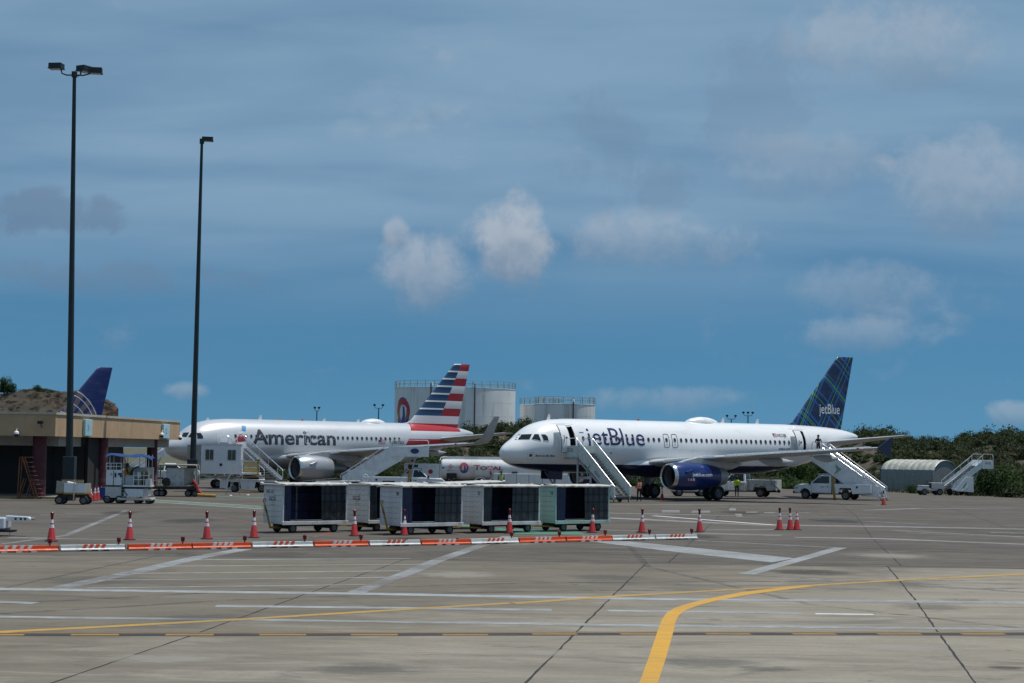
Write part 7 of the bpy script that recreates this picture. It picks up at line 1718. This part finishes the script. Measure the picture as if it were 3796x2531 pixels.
MB().lathe([(0, .24), (.75, .30), (.78, .33), (.82, .33), (.83, .02)], (0, 0, 0), 'z', 18, True).build('tub', mat('blue_bin_plastic', (.01, .05, .28), .5), t, smooth=True)
MB().tube([(.33, 0, .6), (.38, 0, .68), (.33, 0, .76)], .02, 6).build('grip', M_BLACK, t)
for u, v, sd_ in ((855, 1837, 'left'), (919, 1835, 'right')):
    p = gnd(u, v); t = thing('stanchion', '%s one of two thin stanchions on white feet before the lift truck' % sd_, 'post', (p.x, p.y, 0), 0, 'stanchions before the lift truck')
    MB().cyl((0, 0, .03), (0, 0, 1.1), .03, n=8).build('post', M_STEEL, t); MB().lathe([(0, .13), (.03, .12), (.06, .04)], (0, 0, 0), 'z', 14, True, True).build('foot', M_WHITE, t)

# ================================================================== LOW BARRICADES
segs = [(-90, 222, 0), (226, 469, 1), (478, 716, 0), (716, 936, 0), (938, 1166, 1), (1168, 1371, 0), (1373, 1564, 1), (1566, 1750, 0), (1750, 1928, 1), (1930, 2102, 0), (2104, 2274, 0), (2274, 2433, 1), (2435, 2590, 1)]
yb = pchip([-90, 0, 469, 716, 936, 1371, 1750, 2102, 2590], [2051, 2049, 2041, 2036.5, 2032.5, 2025.5, 2019, 2009, 1998.5])
lampu = {0: 188, 1: 444, 2: 682, 3: 912, 4: 1134, 5: 1343, 8: 1904, 9: 2080, 10: 2250, 11: 2414, 12: 2571}
M_BARW = mat('white_barricade_plastic', (.66, .66, .64), .45, dirt=GRIME, dirt_amt=.35, dscale=3)
order = ['leftmost', 'second from the left', 'third from the left', 'fourth from the left', 'fifth from the left', 'sixth from the left', 'middle', 'sixth from the right', 'fifth from the right', 'fourth from the right', 'third from the right', 'second from the right', 'rightmost']
for i, (ua, ub, wht) in enumerate(segs):
    a, b2 = gnd(ua, yb(ua)), gnd(ub, yb(ub)); d = b2-a; L = d.length-.04; hgt = .22
    t = thing('barricade', '%s low barricade, %s in the line' % ('white' if wht else 'orange', order[i]), 'barricade', a, math.atan2(d.y, d.x), 'low barricades in a line')
    body, other = (M_BARW, M_ORANGE) if wht else (M_ORANGE, M_BARW)
    prof = [(0, .025), (.0, .07), (.05, .10), (.06, hgt), (.18, hgt), (.19, .10), (.24, .07), (.24, .025)]
    MB().prism(prof, 'x', .0, L).build('body', body, t, bevel=.01)
    for k in range(3): x = L*(.30+.18*k); MB().box(x, x+.2, -.01, .25, 0, .05).build('foot_gap', M_DARKSTEEL if wht else M_BARW, t)
    for k in range(4):
        x = L*(.33+.095*k); z0, z1 = .105, hgt+.002; s = .07
        MB().add([(x, .044, z0), (x+.13, .044, z0), (x+.13+s, .054, z1), (x+s, .054, z1)], [(0, 1, 2, 3)]).build('stripe', other, t, fix=False)
        MB().add([(x+s, .054, z1+.002), (x+.13+s, .054, z1+.002), (x+.13+s*1.4, .185, z1+.002), (x+s*1.4, .185, z1+.002)], [(0, 1, 2, 3)]).build('stripe', other, t, fix=False)
    MB().cyl((L+.02, .12, .03), (L+.02, .12, .18), .03, n=8).build('link_pin', M_DARKSTEEL, t)
    if i in lampu:
        x = (gnd(lampu[i], yb(lampu[i]))-a).length
        MB().cyl((x, .12, hgt), (x, .12, hgt+.07), .025, n=8).build('lamp_stem', M_BLACK, t); MB().lathe([(0, .055), (.02, .068), (.15, .072), (.17, .05), (.175, .01)], (x, .12, hgt+.06), 'z', 14, True).build('lamp', M_REDLAMP, t, smooth=True)
    else: MB().box(L*.72, L*.76, .09, .15, hgt, hgt+.035).build('lamp_socket', M_BLACK, t)

# ================================================================== PEOPLE
def person(label, loc, rz, h, shirt, trousers, skin, hair, pose=None, vest=None, hat=None, stripes=None, longhair=False):
    J = dict(pelvis=(0, 0, .93), waist=(0, 0, 1.06), chest=(.01, 0, 1.27), neck=(.01, 0, 1.47), headb=(.03, 0, 1.56), head=(.03, 0, 1.66), crown=(.02, 0, 1.735))
    for s, n_ in ((1, 'L'), (-1, 'R')):
        J.update({'hip'+n_: (0, s*.10, .90), 'knee'+n_: (.02, s*.105, .50), 'ank'+n_: (-.02, s*.11, .09), 'toe'+n_: (.15, s*.12, .04), 'sho'+n_: (0, s*.185, 1.42), 'elb'+n_: (-.03, s*.25, 1.13), 'wri'+n_: (.06, s*.25, .88), 'palm'+n_: (.08, s*.25, .81)})
    if pose: J.update(pose)
    Rr = dict(pelvis=.145, waist=.135, chest=.150, neck=.058, headb=.07, head=.098, crown=.07)
    for n_ in 'LR': Rr.update({'hip'+n_: .095, 'knee'+n_: .065, 'ank'+n_: .045, 'toe'+n_: .038, 'sho'+n_: .068, 'elb'+n_: .047, 'wri'+n_: .032, 'palm'+n_: .036})
    E_ = [('pelvis', 'waist'), ('waist', 'chest'), ('chest', 'neck'), ('neck', 'headb'), ('headb', 'head'), ('head', 'crown')]
    for n_ in 'LR': E_ += [('pelvis', 'hip'+n_), ('hip'+n_, 'knee'+n_), ('knee'+n_, 'ank'+n_), ('ank'+n_, 'toe'+n_), ('chest', 'sho'+n_), ('sho'+n_, 'elb'+n_), ('elb'+n_, 'wri'+n_), ('wri'+n_, 'palm'+n_)]
    zone = {}
    for n_, s in (('L', 1), ('R', -1)):
        w, p = Vector(J['wri'+n_]), Vector(J['palm'+n_]); d = (p-w).normalized(); side = d.cross(Vector((0, s, 0))).normalized()
        if side.length < .1: side = Vector((1, 0, 0))
        for k in range(5):
            off = side*((k-1.8)*.019); ln = (.045, .075, .083, .077, .06)[k]; base = p+off*.9+d*(.0 if k else -.04)
            a_ = base+d*ln*.55+(side*(-.03) if k == 0 else Vector()); b_ = a_+d*ln*.5+Vector((0, -s*.018, 0))
            J['f%d%s' % (k, n_)] = tuple(a_); J['g%d%s' % (k, n_)] = tuple(b_); Rr['f%d%s' % (k, n_)] = .010; Rr['g%d%s' % (k, n_)] = .008
            E_ += [('palm'+n_, 'f%d%s' % (k, n_)), ('f%d%s' % (k, n_), 'g%d%s' % (k, n_))]
    names = list(J); sc = h/1.76
    me = bpy.data.meshes.new('body'); me.from_pydata([tuple(c*sc for c in J[n_]) for n_ in names], [(names.index(a), names.index(b2)) for a, b2 in E_], [])
    o = bpy.data.objects.new('body', me); COL.objects.link(o)
    sk = o.modifiers.new('skin', 'SKIN'); sk.use_smooth_shade = True
    for i, n_ in enumerate(names):
        v = me.skin_vertices[0].data[i]; r_ = Rr[n_]*sc; v.radius = (r_*.78, r_) if n_ in ('chest', 'waist', 'pelvis') else (r_, r_); v.use_root = n_ == 'pelvis'
    ss = o.modifiers.new('sub', 'SUBSURF'); ss.levels = 1; ss.render_levels = 1
    dg = bpy.context.evaluated_depsgraph_get(); dg.update(); me2 = bpy.data.meshes.new_from_object(o.evaluated_get(dg)); bpy.data.objects.remove(o)
    me2.name = 'body'; me2.materials.clear()
    bones = [(Vector(J[a])*sc, Vector(J[b2])*sc, a, b2) for a, b2 in E_]
    kind = lambda a, b2: 0 if ('head' in b2 or b2 == 'crown' or b2[:4] in ('palm',) or b2[0] in 'fg' or b2 == 'neck' and False) else 2 if (b2[:3] in ('hip', 'kne', 'ank') or b2 == 'pelvis') else 3 if b2[:3] == 'toe' else 1
    t = thing('person', label, 'person', loc, rz)
    b = link('body', me2, [skin, shirt, trousers, mat('dark_shoes', (.015, .014, .013), .6)], t, smooth=True, angle=180)
    for p in me2.polygons:
        c = p.center; best = min(bones, key=lambda q: (lambda ab, tt: (c-(q[0]+ab*tt)).length)(q[1]-q[0], max(0, min(1, (c-q[0]).dot(q[1]-q[0])/max(1e-9, (q[1]-q[0]).length_squared)))))
        k = kind(best[2], best[3]); z = c.z/sc
        if best[3] in ('waist',) and z < .98: k = 2
        p.material_index = k
    if not hat:
        hd = Vector(J['head'])*sc; cr = MB(); ln = .28*sc if longhair else 0
        rings = [[(hd.x-.015*sc+.112*sc*k*math.cos(q), hd.y+.108*sc*k*math.sin(q), hd.z+zz*sc) for q in [2*PI*i/14 for i in range(14)]] for k, zz in ((.90, .02), (1.0, .05), (.92, .09), (.6, .125), (.1, .14))]
        MB().loft(rings).build('hair', hair, t, smooth=True)
        MB().loft([[(hd.x-.06*sc+.075*sc*k*math.cos(q), hd.y+.098*sc*k*math.sin(q), hd.z+zz*sc) for q in [2*PI*i/12 for i in range(12)]] for k, zz in ((.7, -.10-ln/sc), (1, -.04), (1, .04), (.8, .09))]).build('hair', hair, t, smooth=True)
    else:
        hd = Vector(J['head'])*sc
        MB().lathe([(.03, .24*sc), (.035, .25*sc), (.055, .13*sc), (.11, .115*sc), (.15, .10*sc), (.155, .01)], (hd.x-.01, hd.y, hd.z), 'z', 20, True).build('hat', hat, t, smooth=True)
    hd = Vector(J['head'])*sc
    MB().lathe([(0, .018), (.022, .012), (.03, .001)], (hd.x+.088*sc, hd.y, hd.z-.02*sc), 'x', 8).build('nose', skin, t, smooth=True)
    for s in (-1, 1):
        MB().lathe([(-.008, .002), (0, .011), (.008, .002)], (hd.x+.085*sc, hd.y+s*.036*sc, hd.z+.006*sc), 'x', 8).build('eye', M_BLACK, t, smooth=True); MB().lathe([(-.01, .012), (.0, .028), (.01, .012)], (hd.x, hd.y+s*.10*sc, hd.z-.01*sc), 'y', 8).build('ear', skin, t, smooth=True)
    MB().box(hd.x+.082*sc, hd.x+.093*sc, hd.y-.022*sc, hd.y+.022*sc, hd.z-.055*sc, hd.z-.048*sc).build('mouth', mat('lip', (.25, .08, .07), .5), t)
    if vest:
        prof = [(.98, .165, .135), (1.1, .17, .14), (1.25, .195, .16), (1.36, .20, .155), (1.44, .15, .11)]
        MB().loft([[(sc*(.008+b_*1.06*math.cos(q)), sc*a_*1.04*math.sin(q), sc*z) for q in [2*PI*i/20 for i in range(20)]] for z, a_, b_ in prof], False, False).build('vest', vest, t, smooth=True)
        for z in (1.06, 1.2): MB().loft([[(sc*(.008+(.152+(.02 if z > 1.1 else 0))*1.06*math.cos(q)), sc*(.184+(.015 if z > 1.1 else 0))*1.04*math.sin(q), sc*(z+dz)) for q in [2*PI*i/20 for i in range(20)]] for dz in (-.022, .022)], False, False).build('reflective_band', stripes, t, smooth=True)
        for s in (-1, 1):
            MB().tube([(sc*-.165, s*.10*sc, sc*1.22), (sc*-.13, s*.10*sc, sc*1.44), (sc*.13, s*.10*sc, sc*1.44), (sc*.185, s*.10*sc, sc*1.22)], .018*sc, 6).build('reflective_band', stripes, t)
    return t
SK = mat('brown_skin', (.16, .085, .055), .55, var=.05); SK2 = mat('dark_skin', (.07, .038, .026), .55, var=.05); SK3 = mat('light_brown_skin', (.30, .18, .13), .55, var=.05); HR = mat('black_hair', (.01, .009, .008), .6)
DARK = mat('dark_navy_cloth', (.012, .014, .022), .8, var=.2); HIVO = mat('orange_vest', (.80, .12, .02), .7, var=.1); HIVY = mat('yellow_green_vest', (.42, .60, .04), .7, var=.12); SILV = mat('silver_tape', (.6, .6, .55), .4)
p = gnd(2369, 1859); person('person in an orange reflective vest standing by the front stairs, seen from behind', p, R(95), 1.72, DARK, DARK, SK2, HR, vest=HIVO, stripes=SILV, pose={'elbL': (.06, .26, 1.15), 'wriL': (.20, .20, 1.02), 'palmL': (.26, .17, 1.03), 'ankL': (-.03, .14, .09), 'ankR': (-.02, -.14, .09), 'toeL': (.13, .16, .04), 'toeR': (.14, -.17, .04)})
Yp = 170.3; pp = atY(1857, 1800, Yp); person('person in a yellow vest and wide brimmed hat beside the fuel trailer', (pp.x, Yp, 0), R(-80), 1.74, DARK, mat('grey_blue_trousers', (.04, .05, .07), .8), SK2, HR, vest=HIVY, stripes=SILV, hat=M_BLACK)
ud = Matrix.Rotation(R(158), 3, 'Z') @ Vector((1.95, 1.25, 0)); person('person in a lime vest leaning in at the open pickup door', (21.6+ud.x, 159.4+ud.y, 0), R(70), 1.74, HIVY, DARK, SK, HR, vest=HIVY, stripes=HIVY, pose={'elbR': (.18, -.25, 1.2), 'wriR': (.40, -.2, 1.25), 'palmR': (.46, -.19, 1.26)})
sm = Matrix.Rotation(R(146.6), 3, 'Z') @ Vector((2.75, .2, 0)); person('person in dark clothes with long hair standing on top of the rear stairs', (27.9+sm.x, 153.1+sm.y, 3.62), R(-75), 1.68, DARK, DARK, SK3, HR, longhair=True, pose={'elbL': (.10, .27, 1.16), 'wriL': (.26, .12, 1.22), 'palmL': (.30, .06, 1.27), 'elbR': (.02, -.28, 1.15), 'wriR': (.20, -.24, 1.0), 'palmR': (.27, -.22, .99)})
pl = Vector((-23.9, 116.8, 1.15)); person('person in an orange and yellow vest sitting at the controls of the loader', (-24.0, 116.9, .78), R(0), 1.7, mat('dark_olive_shirt', (.04, .045, .02), .8), DARK, SK2, HR, vest=HIVO, stripes=HIVY, pose={'kneeL': (.40, .12, .92), 'kneeR': (.40, -.12, .92), 'ankL': (.42, .12, .50), 'ankR': (.42, -.12, .50), 'toeL': (.58, .13, .44), 'toeR': (.58, -.13, .44), 'elbL': (.12, .26, 1.16), 'wriL': (.34, .2, 1.15), 'palmL': (.41, .19, 1.16), 'elbR': (.12, -.26, 1.16), 'wriR': (.34, -.2, 1.15), 'palmR': (.41, -.19, 1.16)})
